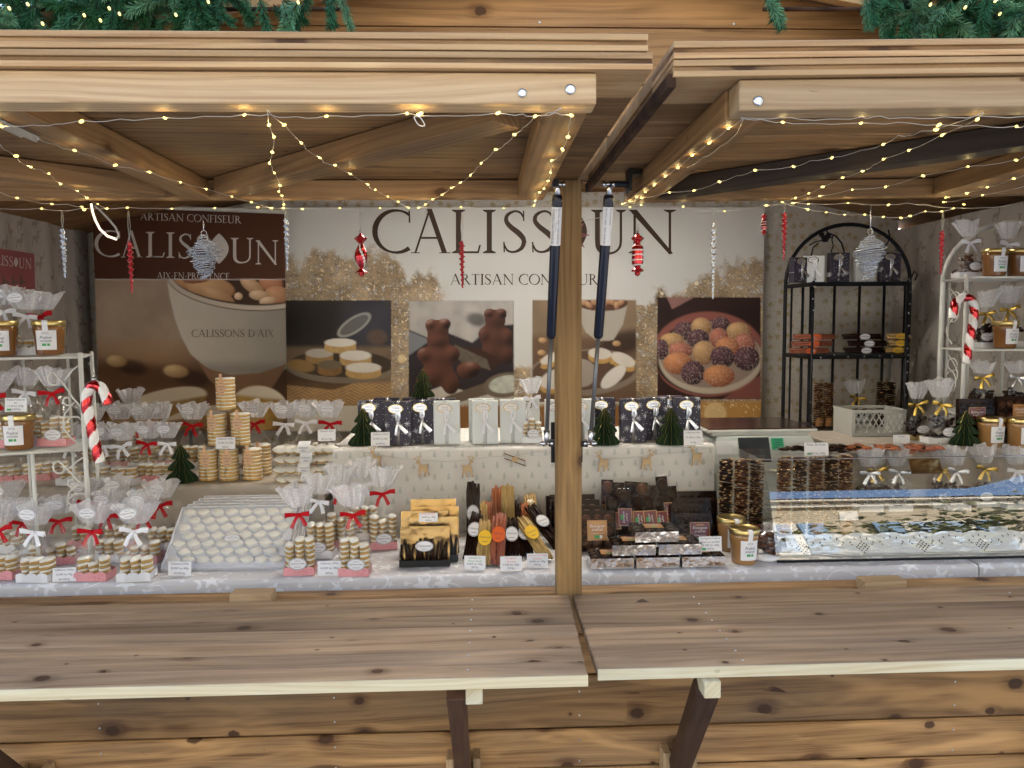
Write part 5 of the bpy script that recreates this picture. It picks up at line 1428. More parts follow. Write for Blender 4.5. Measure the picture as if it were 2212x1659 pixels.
# ---- chocolate disc tube
def mendiant_tube(x, y, z, label, lab='burgundy', h=.165, R=.0195, rz=0.0, group='clear tubes of nutty chocolate discs'):
    t = thing('chocolate_tube', label, 'tube', (x, y, z), rz, group)
    def mkt(): m = MB().mat(MAT['clear'], True); m.lathe([(R+.0012,.0002),(R+.0012,h)], 24, cap=False); m.lathe([(.0005,h+.0002),(R+.001,h+.0002),(R+.0016,h),(R+.0016,h-.006)], 24, cap=False); return m.mesh('clear_tube')
    obj('clear_tube', cached(('mt', h, R), mkt), t)
    mk_ = lab == 'tanlab'
    def mkd(sd):
        def f():
            r = random.Random(sd); m = MB().mat(MAT['milk' if mk_ else 'choc'], True); m.lathe([(R*.9,0),(R*.98,.0018),(R*.92,.0042),(R*.6,.0052),(.0004,.0054)], 14)
            m.mat(MAT['nut'], False)
            for k in range(5):
                a = r.uniform(0, 6.28); rr = R*r.uniform(.55,.95); Mx = Matrix.Translation((rr*math.cos(a), rr*math.sin(a), .0045)) @ Matrix.Rotation(r.uniform(0,3), 4, 'Z'); m.box((0,0,0), (.009,.0052,.003), Mx, bev=.0013)
            return fixed(m, 'chocolate_disc')
        return cached(('disc', R, mk_, sd), f)
    r = random.Random(int(x*977)); zz = .002
    while zz < h-.012:
        obj('chocolate_disc', mkd(r.randrange(3)), t, (0,0,zz), (r.uniform(-.18,.18), r.uniform(-.18,.18), r.uniform(0,6))); zz += .0078
    if lab:
        def mkl():
            m = MB().mat(MAT[lab], True); n = 10; A = 1.1; vs = []
            for k in range(n+1): an = (k/n-.5)*2*A; tp = .030+.012*math.sqrt(max(0, 1-(2*k/n-1)**2)); vs += [((R+.0016)*math.sin(an), -(R+.0016)*math.cos(an), .004), ((R+.0016)*math.sin(an), -(R+.0016)*math.cos(an), tp)]
            m.add(vs, [(2*k,2*k+2,2*k+3,2*k+1) for k in range(n)]); m.mat(MAT['paper']); on = lambda u, w: ((R+.0019)*math.sin(u/R), -(R+.0019)*math.cos(u/R), w)
            vs, fs, wd = text_mesh('Rondins des', .1); k = .026/wd; m.add([on(v[0]*k, .024+v[1]*k) for v in vs], fs)
            m.mat(MAT['greenink']); m.add([on(-.004,.010), on(.006,.010), on(.006,.017), on(-.004,.017)], [(0,1,2,3)])
            return fixed(m, 'label')
        obj('label', cached(('ml', lab, R), mkl), t, rot=(0,0,.25))
    return t
# ---- pouch of candied sticks
def stick_pouch(bx, by, bz, L, label, fruit='choc', lab='glossy_card', lean=-.35, roll=0.0, rz=0.0, W_=.036, group='clear pouches of candied peel sticks', laby=.55, short=0.0):
    """stands on (bx,by,bz) and leans back by 'lean' about X, sideways by roll"""
    t = thing('peel_stick_pouch', label, 'pouch', (bx, by, bz), 0, group, rot=Euler((lean, roll, rz), 'YXZ'))
    r = random.Random(int(abs(bx)*7919)); m = MB().mat(MAT['clear'], False); n = 8; vs = []
    for i in range(n+1):
        zz = L*i/n; th = .008 if 0 < i < n else .0012
        if i == n-1: th = .004
        for (a, b) in ((-1,-1),(0,-1.25),(1,-1),(1,1),(0,1.25),(-1,1)): vs.append((a*W_/2*(1+r.uniform(-.02,.02)), b*th*.8+r.uniform(-.0004,.0004), zz))
    m.add(vs, [(i*6+k, i*6+(k+1)%6, (i+1)*6+(k+1)%6, (i+1)*6+k) for i in range(n) for k in range(6)]); obj('pouch_film', m.mesh('pouch_film'), t)
    for k in range(5):
        m = MB().mat(MAT[fruit], True); xx = (k-2)*W_*.19; top = L*(1-short)-.014-r.uniform(0,.014); pts = []; b0 = .004+r.uniform(0,.004)
        for i in range(7): u = i/6; pts.append((xx+r.uniform(-.0014,.0014), (-.002 if k % 2 else .0015)+r.uniform(-.001,.001), b0+(top-b0)*u))
        m.tube(pts, [.0038]+[.0048+r.uniform(-.0005,.0005) for _ in range(5)]+[.0032], 6); m.build('peel_stick', t)
    if lab: obj('label', oval_sticker(.034, .044, lab, 'ink' if lab == 'glossy_card' else lab, ('Calissoun',), 'ink', brand=False), t, (0, -.0115, L*laby), (0, 1.45, 0) if False else (0,0,0))
    return t
# ---- flat box of snail pralines (dark box with a clear cover) leaning
def praline_box(bx, by, bz, label, w=.13, h=.105, d=.018, lean=-.3, rz=0.0, lab='burgundy', milk=False, nx=4, nz=3, labpos=(.25,.42), roll=0.0, group='flat boxes of snail pralines'):
    t = thing('praline_box', label, 'chocolate box', (bx, by, bz), 0, group, rot=Euler((lean, roll, rz), 'YXZ'))
    m = MB().mat(MAT['choc']); m.box((0, d*.3, h/2), (w, d*.4, h), bev=.001)
    for s in (-1, 1): m.box((s*(w/2-.001), -.0, h/2), (.002, d*.95, h-.0008))
    m.build('inner_tray', t)
    def dome():
        mm = MB().mat(MAT['milk' if milk else 'choc'], True); N = 12; mm.lathe([(.0120,0),(.0122,.002),(.0105,.006),(.0066,.0088),(.0004,.0098)], N); 
        mm.lathe([(.0050,.0088),(.0042,.0105),(.0004,.0110)], 8); return fixed(mm, 'chocolate')
    me = cached(('dome', milk), dome)
    for i in range(nx):
        for j in range(nz): obj('chocolate', me, t, ((i+.5)/nx*w*.92-w*.46, d*.1, (j+.5)/nz*h*.9+.005), (PI/2, 0, 0), sc=(1.0, 1.0, .9))
    m = MB().mat(MAT['clear']); m.box((0, -.001, h/2), (w+.0012, d+.0012, h+.001), bev=.0008); m.build('clear_cover', t)
    if lab:
        lw, lh = .052, .052
        def mkl():
            mm = MB().mat(MAT['tanlab']); mm.box((0,0,0), (lw,.0006,lh)); mm.mat(MAT[lab]); mm.box((0,-.0004,0), (lw*.93,.0004,lh*.93))
            mm.mat(MAT['gold']); write(mm, 'Calissoun', 0, lh*.37, -.0010, width=lw*.42, shear=.2); mm.mat(MAT['paper'])
            write(mm, 'Escargots', 0, lh*.20, -.0010, width=lw*.74, shear=.3); write(mm, 'pralinés', 0, lh*.03, -.0010, width=lw*.56, shear=.3)
            write(mm, 'PUR BEURRE DE CACAO', 0, -lh*.16, -.0010, width=lw*.6)
            mm.mat(MAT['greenink']); mm.add([(-lw*.14,-.001,-lh*.40),(lw*.10,-.001,-lh*.40),(lw*.10,-.001,-lh*.24),(-lw*.14,-.001,-lh*.24)], [(0,1,2,3)])
            mm.mat(MAT['paper']); mm.add([(lw*.11,-.001,-lh*.40),(lw*.24,-.001,-lh*.40),(lw*.24,-.001,-lh*.24),(lw*.11,-.001,-lh*.24)], [(0,1,2,3)])
            return fixed(mm, 'label')
        obj('label', cached(('esc', lab), mkl), t, (labpos[0]*w, -d/2-.0022, labpos[1]*h))
    return t
# ---- narrow strip pack of chocolates
def strip_pack(bx, by, bz, label, L=.16, W_=.036, lean=-.25, roll=0.0, rz=0.0, lab='burgundy', milk=False, labz=.38, back='choc', n=4):
    t = thing('chocolate_strip_pack', label, 'chocolate pack', (bx, by, bz), 0, 'slim strip packs of snail pralines', rot=Euler((lean, roll, rz), 'YXZ'))
    m = MB().mat(MAT[back]); m.box((0,.003,L/2), (W_*.92,.002,L*.97)); m.build('backing_card', t)
    def shell():
        mm = MB().mat(MAT['milk' if milk else 'choc'], True); N = 20
        v = []; 
        for (s, z) in ((1,0),(1,.0035),(.86,.008),(.6,.011),(.25,.0125)):
            for k in range(N): f = 1+(.05 if k % 2 else -.02)*(s > .8); v.append((.0150*s*f*math.cos(2*PI*k/N), .0175*s*f*math.sin(2*PI*k/N), z))
        mm.add(v, [(i*N+k, i*N+(k+1)%N, (i+1)*N+(k+1)%N, (i+1)*N+k) for i in range(4) for k in range(N)]+[[4*N+k for k in range(N)]]); return fixed(mm, 'chocolate')
    me = cached(('shell', milk), shell)
    for k in range(n): obj('chocolate', me, t, (0, .001, L*(.97-(k+.5)/n*.94)), (PI/2,0,0))
    m = MB().mat(MAT['clear']); m.box((0,-.003,L/2), (W_,.018,L), bev=.001); m.build('clear_cover', t)
    if lab:
        def mkl():
            mm = MB().mat(MAT['tanlab']); mm.box((0,0,0), (W_+.001,.0006,.046)); mm.mat(MAT[lab]); mm.box((0,-.0004,0), (W_*.90,.0004,.042))
            mm.mat(MAT['paper']); Mx = Matrix.Rotation(-PI/2, 4, 'Y'); write(mm, 'Escargots', 0, .004, -.001, width=.030, shear=.3, M=Mx); write(mm, 'pralinés', 0, -.004, -.001, width=.022, shear=.3, M=Mx)
            mm.mat(MAT['greenink']); mm.add([(-.013,-.001,-.006),(-.005,-.001,-.006),(-.005,-.001,.006),(-.013,-.001,.006)], [(0,1,2,3)]); return fixed(mm, 'label')
        obj('label', cached(('sl', lab), mkl), t, (0,-.0128, L*labz))
    return t
# ---- clear box with gold card and dark peel sticks
def gold_box(bx, by, bz, label, w=.115, h=.092, lean=-.18, rz=0.0, sticks=True, lab=True):
    t = thing('gold_backed_box', label, 'confectionery box', (bx, by, bz), 0, 'clear boxes with gold backs and dark peel sticks', rot=Euler((lean, 0, rz), 'YXZ'))
    m = MB().mat(MAT['gold']); m.box((0,.010,h/2), (w-.004,.0012,h-.004)); m.build('gold_card', t)
    m = MB().mat(MAT['blackmetal']); m.box((0,0,.008), (w-.002,.024,.015)); m.build('base_tray', t)
    if sticks:
        r = random.Random(int(abs(by)*9999))
        for k in range(14):
            xx = -w*.43+w*.86*k/13; hh = .052+r.uniform(-.012,.010); m = MB().mat(MAT['choc'], True)
            m.tube([(xx, r.uniform(-.004,.004), .014), (xx+r.uniform(-.004,.004), r.uniform(-.005,.004), hh*.6), (xx+r.uniform(-.006,.006), r.uniform(-.005,.004), hh+.01)], [.0035,.0040,.0030], 6); m.build('peel_stick', t)
    m = MB().mat(MAT['clear']); m.box((0,-.0005,h/2), (w,.026,h), bev=.0006); m.build('clear_cover', t)
    if lab: obj('label', oval_sticker(.044, .026, 'glossy_card', 'ink', ('Calissoun',), 'ink', brand=False), t, (0,-.0148,h*.52))
    return t
# ---- shallow silver box with a clear lid
def silver_box(x, y, z, label, w=.116, d=.10, h=.030, lab='tanlab', rz=0.0):
    t = thing('silver_foil_box', label, 'chocolate box', (x, y, z), rz, 'silver trays of chocolates stacked in a pyramid')
    m = MB().mat(MAT['silverfoil'], False); k = .97; b = [(-w/2*k,-d/2*.99,.001),(w/2*k,-d/2*.99,.001),(w/2*k,d/2*.97,.001),(-w/2*k,d/2*.97,.001)]; tp = [(-w/2+.001,-d/2+.001,h-.003),(w/2-.001,-d/2+.001,h-.003),(w/2-.001,d/2-.001,h-.003),(-w/2+.001,d/2-.001,h-.003)]
    m.add(b+tp, [(3,2,1,0),(0,1,5,4),(1,2,6,5),(2,3,7,6),(3,0,4,7)]); m.build('foil_tray', t)
    m = MB().mat(MAT['choc'], True)
    me = cached(('dome', False), lambda: None) if ('dome', False) in CACHE else None
    mm = MB().mat(MAT['choc'], True)
    for i in range(4):
        for j in range(3): mm.lathe([(.0125,0),(.012,.006),(.007,.010),(.0005,.011)], 8, Matrix.Translation((-w*.36+i*w*.24, -d*.28+j*d*.28, h-.012)))
    o = mm.build('chocolates', t); o['kind'] = 'stuff'
    m = MB().mat(MAT['clear']); m.box((0,0,h/2), (w,d,h), bev=.0008); m.build('clear_cover', t)
    if lab:
        m = MB().mat(MAT['tanlab']); m.box((0,0,h+.0006), (w*.42,d*.44,.0005)); m.mat(MAT['paper']); Mx = Matrix.Translation((0,0,h+.0012)) @ Matrix.Rotation(-PI/2, 4, 'X')
        write(m, 'Escargots', 0, .008, 0, width=w*.30, shear=.3, M=Mx); write(m, 'pralinés', 0, -.001, 0, width=w*.24, shear=.3, M=Mx); m.mat(MAT['greenink']); m.add([(-.008,0,-.016),(.006,0,-.016),(.006,0,-.009),(-.008,0,-.009)], [(0,1,2,3)], Mx); m.build('label', t)
    return t
# ---- bag of chocolate pieces with a bow
def choc_bag(x, y, z, label, bow='goldribbon', w=.075, seed=1, sc=1.0, fill='choc', tray='paper', sticker=True, rz=0.0, fan=True):
    t = thing('chocolate_bag', label, 'bag', (x, y, z), rz, 'cellophane bags of chocolate pieces', sc=sc); r = random.Random(seed)
    if tray: m = MB().mat(MAT['paper' if tray == 'paper' else 'goldlid']); m.box((0,0,.008), (w,.044,.016)); m.build('tray', t)
    mm = MB().mat(MAT[fill], False)
    for k in range(26):
        zz = .014+.055*r.random(); s = 1-.4*max(0, (zz-.045)/.025); p = (r.uniform(-.44,.44)*w*s, r.uniform(-.018,.018), zz)
        Mx = Matrix.Translation(p) @ Euler((r.uniform(-.6,.6), r.uniform(-.7,.7), r.uniform(0,3))).to_matrix().to_4x4(); mm.box((0,0,0), (.030,.009,.008), Mx, bev=.002)
    o = mm.build('chocolate_pieces', t); o['kind'] = 'stuff'
    obj('film', film_mesh(w, .046, .075, .108, .180 if fan else .16, .082, r.uniform(-.2,.2), seed), t)
    obj('bow', bow_mesh(bow, 1, seed % 3), t, (0,-.001,.108), (0, r.uniform(-.2,.2), 0))
    if sticker: obj('label', oval_sticker(.040, .026), t, (r.uniform(-.012,.012), -.030, .034))
    return t
T1 = 1.0; ZL = 1.145; ZC = 1.242; ZR = 1.222
def base(px, py, z, dy=.0): p = atz(px, py, z); return p.x*(1+dy/max(p.y, .1)), p.y+dy, z
def bag(px, py, z, label, **k):
    x, y, z = base(px, py, z, .024); return calisson_bag(x, y, z+.001, label, rz=k.pop('rz', rnd.uniform(-.15, .15)), **k)
G1 = 'small calisson bags on the front table'; G2 = 'tall calisson bags on the front table'; G3 = 'calisson bags on the left step'
# ---------------------------------------------------------------- front left of the table
bag(8, 1254, T1, 'pink based calisson bag cut off by the left edge of the picture, front row', tray='pink', bow='red', group=G1, seed=11, sc=1.06)
bag(84, 1260, T1, 'white based calisson bag with white bow left of the 95g price card', tray='white', bow='white', group=G1, seed=12, sc=1.06, rz=-.08)
bag(58, 1228, T1, 'pink based bag with red bow half hidden behind the leftmost white bow bag', tray='pink', bow='red', group=G1, seed=13)
bag(134, 1222, T1, 'pink based bag with red bow standing behind the 95g price card', tray='pink', bow='red', group=G1, seed=14, rz=.2)
bag(207, 1257, T1, 'pink based calisson bag with red bow right of the 95g price card', tray='pink', bow='red', group=G1, seed=15, sc=1.06, rz=-.05)
bag(297, 1258, T1, 'white based calisson bag with white bow left of the calisson trays', tray='white', bow='white', group=G1, seed=16, sc=1.06, rz=.06)
bag(240, 1216, T1, 'calisson bag seen between the front pink bag and the front white bag', tray='white', bow='red', group=G1, seed=17, sc=1.05)
bag(316, 1219, T1, 'pink based calisson bag with red bow behind the front white based bag', tray='pink', bow='red', group=G1, seed=18, sc=1.06)
bag(262, 1186, T1, 'calisson bag in the rear row with its paper fan highest', tray='pink', bow='white', group=G1, seed=19, sc=1.12)
bag(352, 1190, T1, 'calisson bag with red bow touching the left edge of the trays', tray='white', bow='red', group=G1, seed=20, sc=1.08)
bag(190, 1186, T1, 'rear calisson bag at the foot of the white wire rack', tray='pink', bow='red', group=G1, seed=29, sc=1.1)
bag(20, 1196, T1, 'rear calisson bag at the left picture edge under the rack', tray='white', bow='white', group=G1, seed=30, sc=1.08)
# centre front
bag(650, 1245, T1, 'tall pink based calisson bag with red bow right of the calisson trays', tray='pink', bow='red', tall=True, sticker='body', group=G2, seed=21, lean=-.10, rz=.03)
bag(768, 1247, T1, 'tall pink based calisson bag with red bow right of the 16 euro price card', tray='pink', bow='red', tall=True, sticker='body', group=G2, seed=22, lean=-.22, rz=-.05)
bag(829, 1189, T1, 'tall pink based calisson bag with red bow beside the gold boxes', tray='pink', bow='red', tall=True, sticker='body', group=G2, seed=23, lean=.15, rz=.1, sc=1.02)
bag(694, 1208, T1, 'tall white based bag with white bow behind the 180g price card', tray='white', bow='white', tall=True, sticker='body', group=G2, seed=24, lean=.1)
bag(738, 1184, T1, 'tall pink based bag glimpsed between the two front tall bags', tray='pink', bow='red', tall=True, sticker=None, group=G2, seed=25, sc=1.03)
bag(788, 1168, T1, 'tall calisson bag with white bow in the rear, left of the red bow', tray='white', bow='white', tall=True, sticker=None, group=G2, seed=26, sc=1.04)
# left step
rows = [(10,1044,'pink','red','at the left picture edge behind the rack'),(44,1042,'pink','red','second from the left picture edge, behind the rack'),(84,1040,'pink','red','behind the rack below the jar shelf'),
        (158,1050,'white','white','behind the scrolled end of the white rack'),(122,1036,'pink','white','behind the rack, left of the scrolled end'),
        (230,1048,'white','white','just right of the candy cane'),(270,1050,'white','white','with wide white tray in the middle of the row'),(325,1043,'pink','red','with pink tray left of the dark paper tree'),(366,1042,'white','white','half behind the dark green paper tree')]
for i, (px, py, tr, bw, wh) in enumerate(rows): bag(px, py, ZL, f'small bag on the left step {wh}', tray=tr, bow=bw, lev=4, group=G3, seed=40+i, sticker='fan')
brow = [(205,'right behind the candy cane hook','red'),(262,'behind the white bows','white'),(312,'behind the red bows','red'),(352,'behind the tree tip','red'),(420,'left of the tube pyramid','red'),(555,'directly right of the tube pyramid','red'),
        (618,'above the flat packs, leftmost','white'),(664,'above the flat packs, middle','white'),(716,'left of the gift box tree','red')]
for i, (px, wh, bw) in enumerate(brow):
    p = at(px, 1000, 2.46+.03*(i % 2)); calisson_bag(p.x, p.y, ZL+.001, f'calisson bag in the back row of the left step {wh}', 'pink' if i % 2 else 'white', bw, rnd.uniform(-.15,.15), 5, False, rnd.uniform(-.15,.15), 'fan', 1.12, G3, seed=60+i)
p = at(283, 900, 2.6); calisson_bag(p.x, p.y, ZL+.03, 'calisson bag with crumpled fan rising highest behind the step row', 'white', 'red', .1, 5, True, .05, None, 1.0, G3, seed=77)
# tubes pyramid
ty = atz(493, 1042, ZL).y+.033
def tubeat(px, z, lab, dy=0): p = at(px, 1000, ty+dy); calisson_tube(p.x, ty+dy, z, lab, sc=(.93,.93,.99))
for px, wh in ((450,'left'),(495,'middle'),(546,'right')): tubeat(px, ZL+.001, f'clear calisson tube in the bottom layer of the pyramid, {wh}')
for px, wh in ((472,'left'),(522,'right')): tubeat(px, ZL+.105, f'clear calisson tube in the second layer of the pyramid, {wh}')
tubeat(493, ZL+.209, 'clear calisson tube on the very top of the pyramid')
tubeat(566, ZL+.001, 'clear calisson tube standing behind the bottom right tube of the pyramid', .075)
x, y, z = base(393, 1045, ZL, .035); paper_tree(x, y, z, 'dark green paper tree on the left step beside the tube pyramid', 1.22)
price_card(at(487,950,ty-.045).x, ty-.045, ZL+.098, ["Calissons d'Aix", '23.50€ les 240g', '98€/kg'], 'small price card propped on the tube pyramid', .055, .034)
# ---------------------------------------------------------------- trays of calissons
def calisson_tray(x0, y0, z0, ang, label, front=False, w=.285, nrow=8):
    t = thing('calisson_tray', label, 'tray', (x0, y0, z0), 0, 'stacked white trays of calissons', rot=(-(PI/2-ang), 0, 0))
    # local: x across, z up along the tray, -y out of the face
    nc = 8; px = w/nc; pr = .0245; H = nrow*pr+.018
    def mk():
        m = MB().mat(MAT['tray_plastic']); m.box((0,.004,H/2), (w+.012,.003,H), bev=.0012)
        for s in (-1,1): m.box((s*(w/2+.005),0,H/2), (.002,.014,H-.002)); 
        m.box((0,0,.001), (w+.008,.013,.002)); m.box((0,0,H-.001), (w+.008,.013,.002))
        return fixed(m, 'tray_sheet')
    def mkcup():
        m = MB().mat(MAT['tray_plastic'], True); P = lens_pts(.0395, .0250); Q = lens_pts(.0368, .0228); n = len(P)
        m.add([(p[0], .0025, p[1]) for p in P]+[(p[0]*.97, -.005, p[1]*.97) for p in P]+[(p[0], -.0048, p[1]) for p in Q]+[(p[0], .002, p[1]) for p in Q], [(i*n+k, i*n+(k+1)%n, (i+1)*n+(k+1)%n, (i+1)*n+k) for i in range(3) for k in range(n)])
        return fixed(m, 'cup')
    obj('tray_sheet', cached(('ts', nrow, w), mk), t)
    cup = cached('cup', mkcup); cal = calisson_mesh(.0355, .0218, .0095); r = random.Random(int(y0*1000))
    js = range(nrow) if front else range(nrow-2, nrow)
    for j in js:
        k = nc if j % 2 == 0 else nc-1
        for i in range(k):
            xx = -w/2+px*(i+.5+(.5 if j % 2 else 0)); zz = .014+pr*(j+.1)+.008
            obj('cup', cup, t, (xx, 0, zz)); obj('calisson', cal, t, (xx, .0015, zz), (PI/2+r.uniform(-.04,.04), r.uniform(-.05,.05), 0))
    if front: obj('label', oval_sticker(.042, .024), t, (.005, -.0112, H*.44))
    m = MB().mat(MAT['clear']); m.box((0,-.0095,H/2), (w+.01,.0006,H)); m.build('clear_wrap', t)
    return t
p = atz(478, 1236, T1); ang = math.radians(38)
for k in range(5):
    calisson_tray(p.x+.003*k, p.y+.012+.032*k, T1+.004, ang, ['front calisson tray facing the customer with oval label','second calisson tray, just behind the front one','third calisson tray of the leaning stack','fourth calisson tray of the leaning stack, before the last','rearmost calisson tray of the leaning stack'][k], k == 0, nrow=7)
# flat packs
def flat_pack(x, y, z, label, rz, seed):
    t = thing('calisson_flat_pack', label, 'pack', (x, y, z), rz, 'clear flat packs of calissons stacked four high'); r = random.Random(seed); L, D, H = .175, .055, .024
    big = calisson_mesh(.050, .026, .012)
    for i in range(6): obj('calisson', big, t, (-L*.40+i*L*.16, r.uniform(-.004,.004), .004), (.75+r.uniform(-.1,.1), .0, r.uniform(-.15,.15)+.18))
    m = MB().mat(MAT['film'], False); N = 14; n = 8; vs = []
    for i in range(N+1):
        u = i/N; s = min(1, min(u, 1-u)*7)
        for k in range(n): a = 2*PI*k/n; vs.append((-L/2*1.1+L*1.1*u, D/2*(.9+.1*s)*math.cos(a), H/2+.002+(H/2+.004)*max(.08, s)*math.sin(a)+r.uniform(-.0012,.0012)))
    m.add(vs, [(i*n+k, i*n+(k+1)%n, (i+1)*n+(k+1)%n, (i+1)*n+k) for i in range(N) for k in range(n)]); obj('film', m.mesh('film'), t)
    m = MB().mat(MAT['paper'], True); R = D/2+.0012; A = [(-1.0+2.4*k/6) for k in range(7)]; vs = []
    for a in A: vs += [(-.016, -R*math.cos(a), H/2+.003+(H/2+.006)*math.sin(a)), (.018, -R*math.cos(a), H/2+.003+(H/2+.006)*math.sin(a))]
    m.add(vs, [(2*k,2*k+1,2*k+3,2*k+2) for k in range(6)]); m.mat(MAT['ink']); write(m, 'Calissons', .001, H*.72, -R*1.02, width=.026, shear=.3); write(m, "d'Aix", .001, H*.38, -R*1.04, width=.014, shear=.3); m.build('label', t)
fx, fy, _ = base(664, 1045, ZL, .03)
for k in range(4): flat_pack(fx+(.004,-.003,.002,-.002)[k], fy, ZL+.001+.0285*k, ('lowest','second from the bottom','third from the bottom','topmost')[k]+' clear flat pack of calissons in its stack', (.04,-.03,.05,0)[k], k)
price_card(at(707,930,fy).x, fy-.01, ZL+.118, ["Calissons d'Aix", '10€ les 100g'], 'glare-washed price card on top of the flat packs', .050, .033)
# price cards front
def card(px, py, z, lines, label, **k): x, y, z = base(px, py, z, .0); return price_card(x, y, z+.001, lines, label, **k)
card(140, 1258, T1, ["Calissons d'Aix", '6.50€ les 95g', '68.44€/kg'], 'price card for 95g between two front calisson bags', w=.053, h=.032, rz=.05)
card(389, 1245, T1, ["Calissons d'Aix", '28.00€ les 485g', '60.00€/kg'], 'price card for 485g leaning on the corner of the trays', w=.056, h=.033, rz=-.08)
card(712, 1245, T1, ["Calissons d'Aix", '16.50€ les 180g', '80€/kg'], 'price card between the two tall front bags', w=.055, h=.034)
# ---------------------------------------------------------------- gold boxes
for k, (px, dy, dx) in enumerate(((918,0,0),(926,.035,.010),(912,.075,.0),(930,.105,.006),(936,.15,-.01))):
    x, y, z = base(px, 1228, T1, .016)
    gold_box(x+dx, y+dy, T1+.001, ('front gold-backed box of dark peel sticks','second gold-backed box, right behind the front one','third gold-backed box in the leaning row','fourth gold-backed box in the leaning row','rearmost gold-backed box nearest the white step')[k], w=.126, h=(.098,.112,.118,.122,.132)[k], lean=-.12-.03*k, lab=(k == 0))
price_card(at(926,1130,1.90).x, 1.895, T1+.103, ['Orangettes Noir', '8.00€ les 100g', '80€/kg'], 'small price card resting on the gold boxes', .046, .022, inks=['redink','ink','ink'])
# ---------------------------------------------------------------- candied sticks
P = [(1014,1216,1034,1098,'choc','glossy_card','dark peel pouch with white oval at the left end of the front row',.52,.165),
     (1043,1230,1052,1116,'lemonfruit','yellowlab','golden lemon peel pouch with yellow oval, front row',.50,.15),
     (1073,1230,1080,1098,'pinkfruit','orangelab','orange peel pouch with orange oval, front row',.50,.165),
     (1106,1218,1105,1111,'choc','glossy_card','dark peel pouch with white oval in the middle of the front row',.50,.15),
     (1140,1212,1128,1115,'choc','glossy_card','dark peel pouch half hidden behind the slanting lemon pouch',.52,.15),
     (1186,1218,1118,1109,'lemonfruit','yellowlab','lemon peel pouch with yellow oval slanting against the post',.52,.175),
     (1022,1180,1022,1023,'choc','glossy_card','tall dark peel pouch standing at the back left',.45,.185),
     (1038,1180,1040,1075,'lemonfruit',None,'pale lemon peel pouch behind the left dark pouches',.5,.15),
     (1060,1178,1055,1076,'orangefruit',None,'orange peel pouch behind the yellow oval pouch',.5,.15),
     (1076,1172,1076,1037,'orangefruit',None,'orange peel pouch rising highest in the back row',.5,.17),
     (1098,1172,1097,1036,'lemonfruit',None,'pale lemon pouch rising beside the tall orange pouch',.5,.17),
     (1098,1176,1096,1058,'choc',None,'dark peel pouch in the back row below the lemon pouch',.5,.16),
     (1114,1184,1110,1073,'choc',None,'dark peel pouch between orange ones in the back row',.5,.16),
     (1134,1180,1126,1080,'orangefruit',None,'orange peel pouch left of the slanting dark pouch',.5,.15),
     (1152,1170,1142,1052,'lemonfruit',None,'lemon peel pouch behind the slanting dark pouch',.5,.16),
     (1212,1190,1139,1087,'choc','glossy_card','dark peel pouch with white oval slanting behind the post',.52,.19)]
for (bx, by, tx, ty_, fr, lb, lab, ly, L) in P:
    b = atz(bx, by, T1); b.y += .01
    # top point at the given picture spot, on a back-leaning slope
    best = None
    for q in range(40):
        lean = .02*q; Y = b.y+L*math.sin(lean); t_ = at(tx, ty_, Y); d = abs((t_-b).length-L)
        if best is None or d < best[0]: best = (d, t_)
    v = best[1]-b; L = min(L, v.length*1.02) if v.length > .1 else L; v.normalize()
    lean = -math.asin(max(-.9, min(.9, v.y))); roll = math.atan2(v.x, v.z)
    o = stick_pouch(b.x, b.y, T1+.003, L, lab, fr, lb, lean, roll, 0, laby=ly)
    Z = v; X = Vector((1,0,0)); X = (X-Z*X.dot(Z)).normalized(); Yv = Z.cross(X); o.rotation_euler = Matrix((X, Yv, Z)).transposed().to_euler()
card(1026, 1232, T1, ['Lamelles de', 'Citron Confit', '8.00€ les 100g', '80€/kg'], 'price card with grey heading before the dark peel pouch', w=.052, h=.033, inks=['greenink','greenink','ink','ink'], rz=-.12)
card(1104, 1234, T1, ['Orangettes', 'Chocolat', '9.50€ les 100g', '95€/kg'], 'price card with orange heading in the middle of the peel pouches', w=.052, h=.034, inks=['redink','redink','ink','ink'])
card(1161, 1226, T1, ["Lamelles d'Orange", 'Confites', '8.00€ les 100g', '80€/kg'], 'price card with orange heading beside the wooden post', w=.052, h=.032, inks=['redink','redink','ink','ink'])
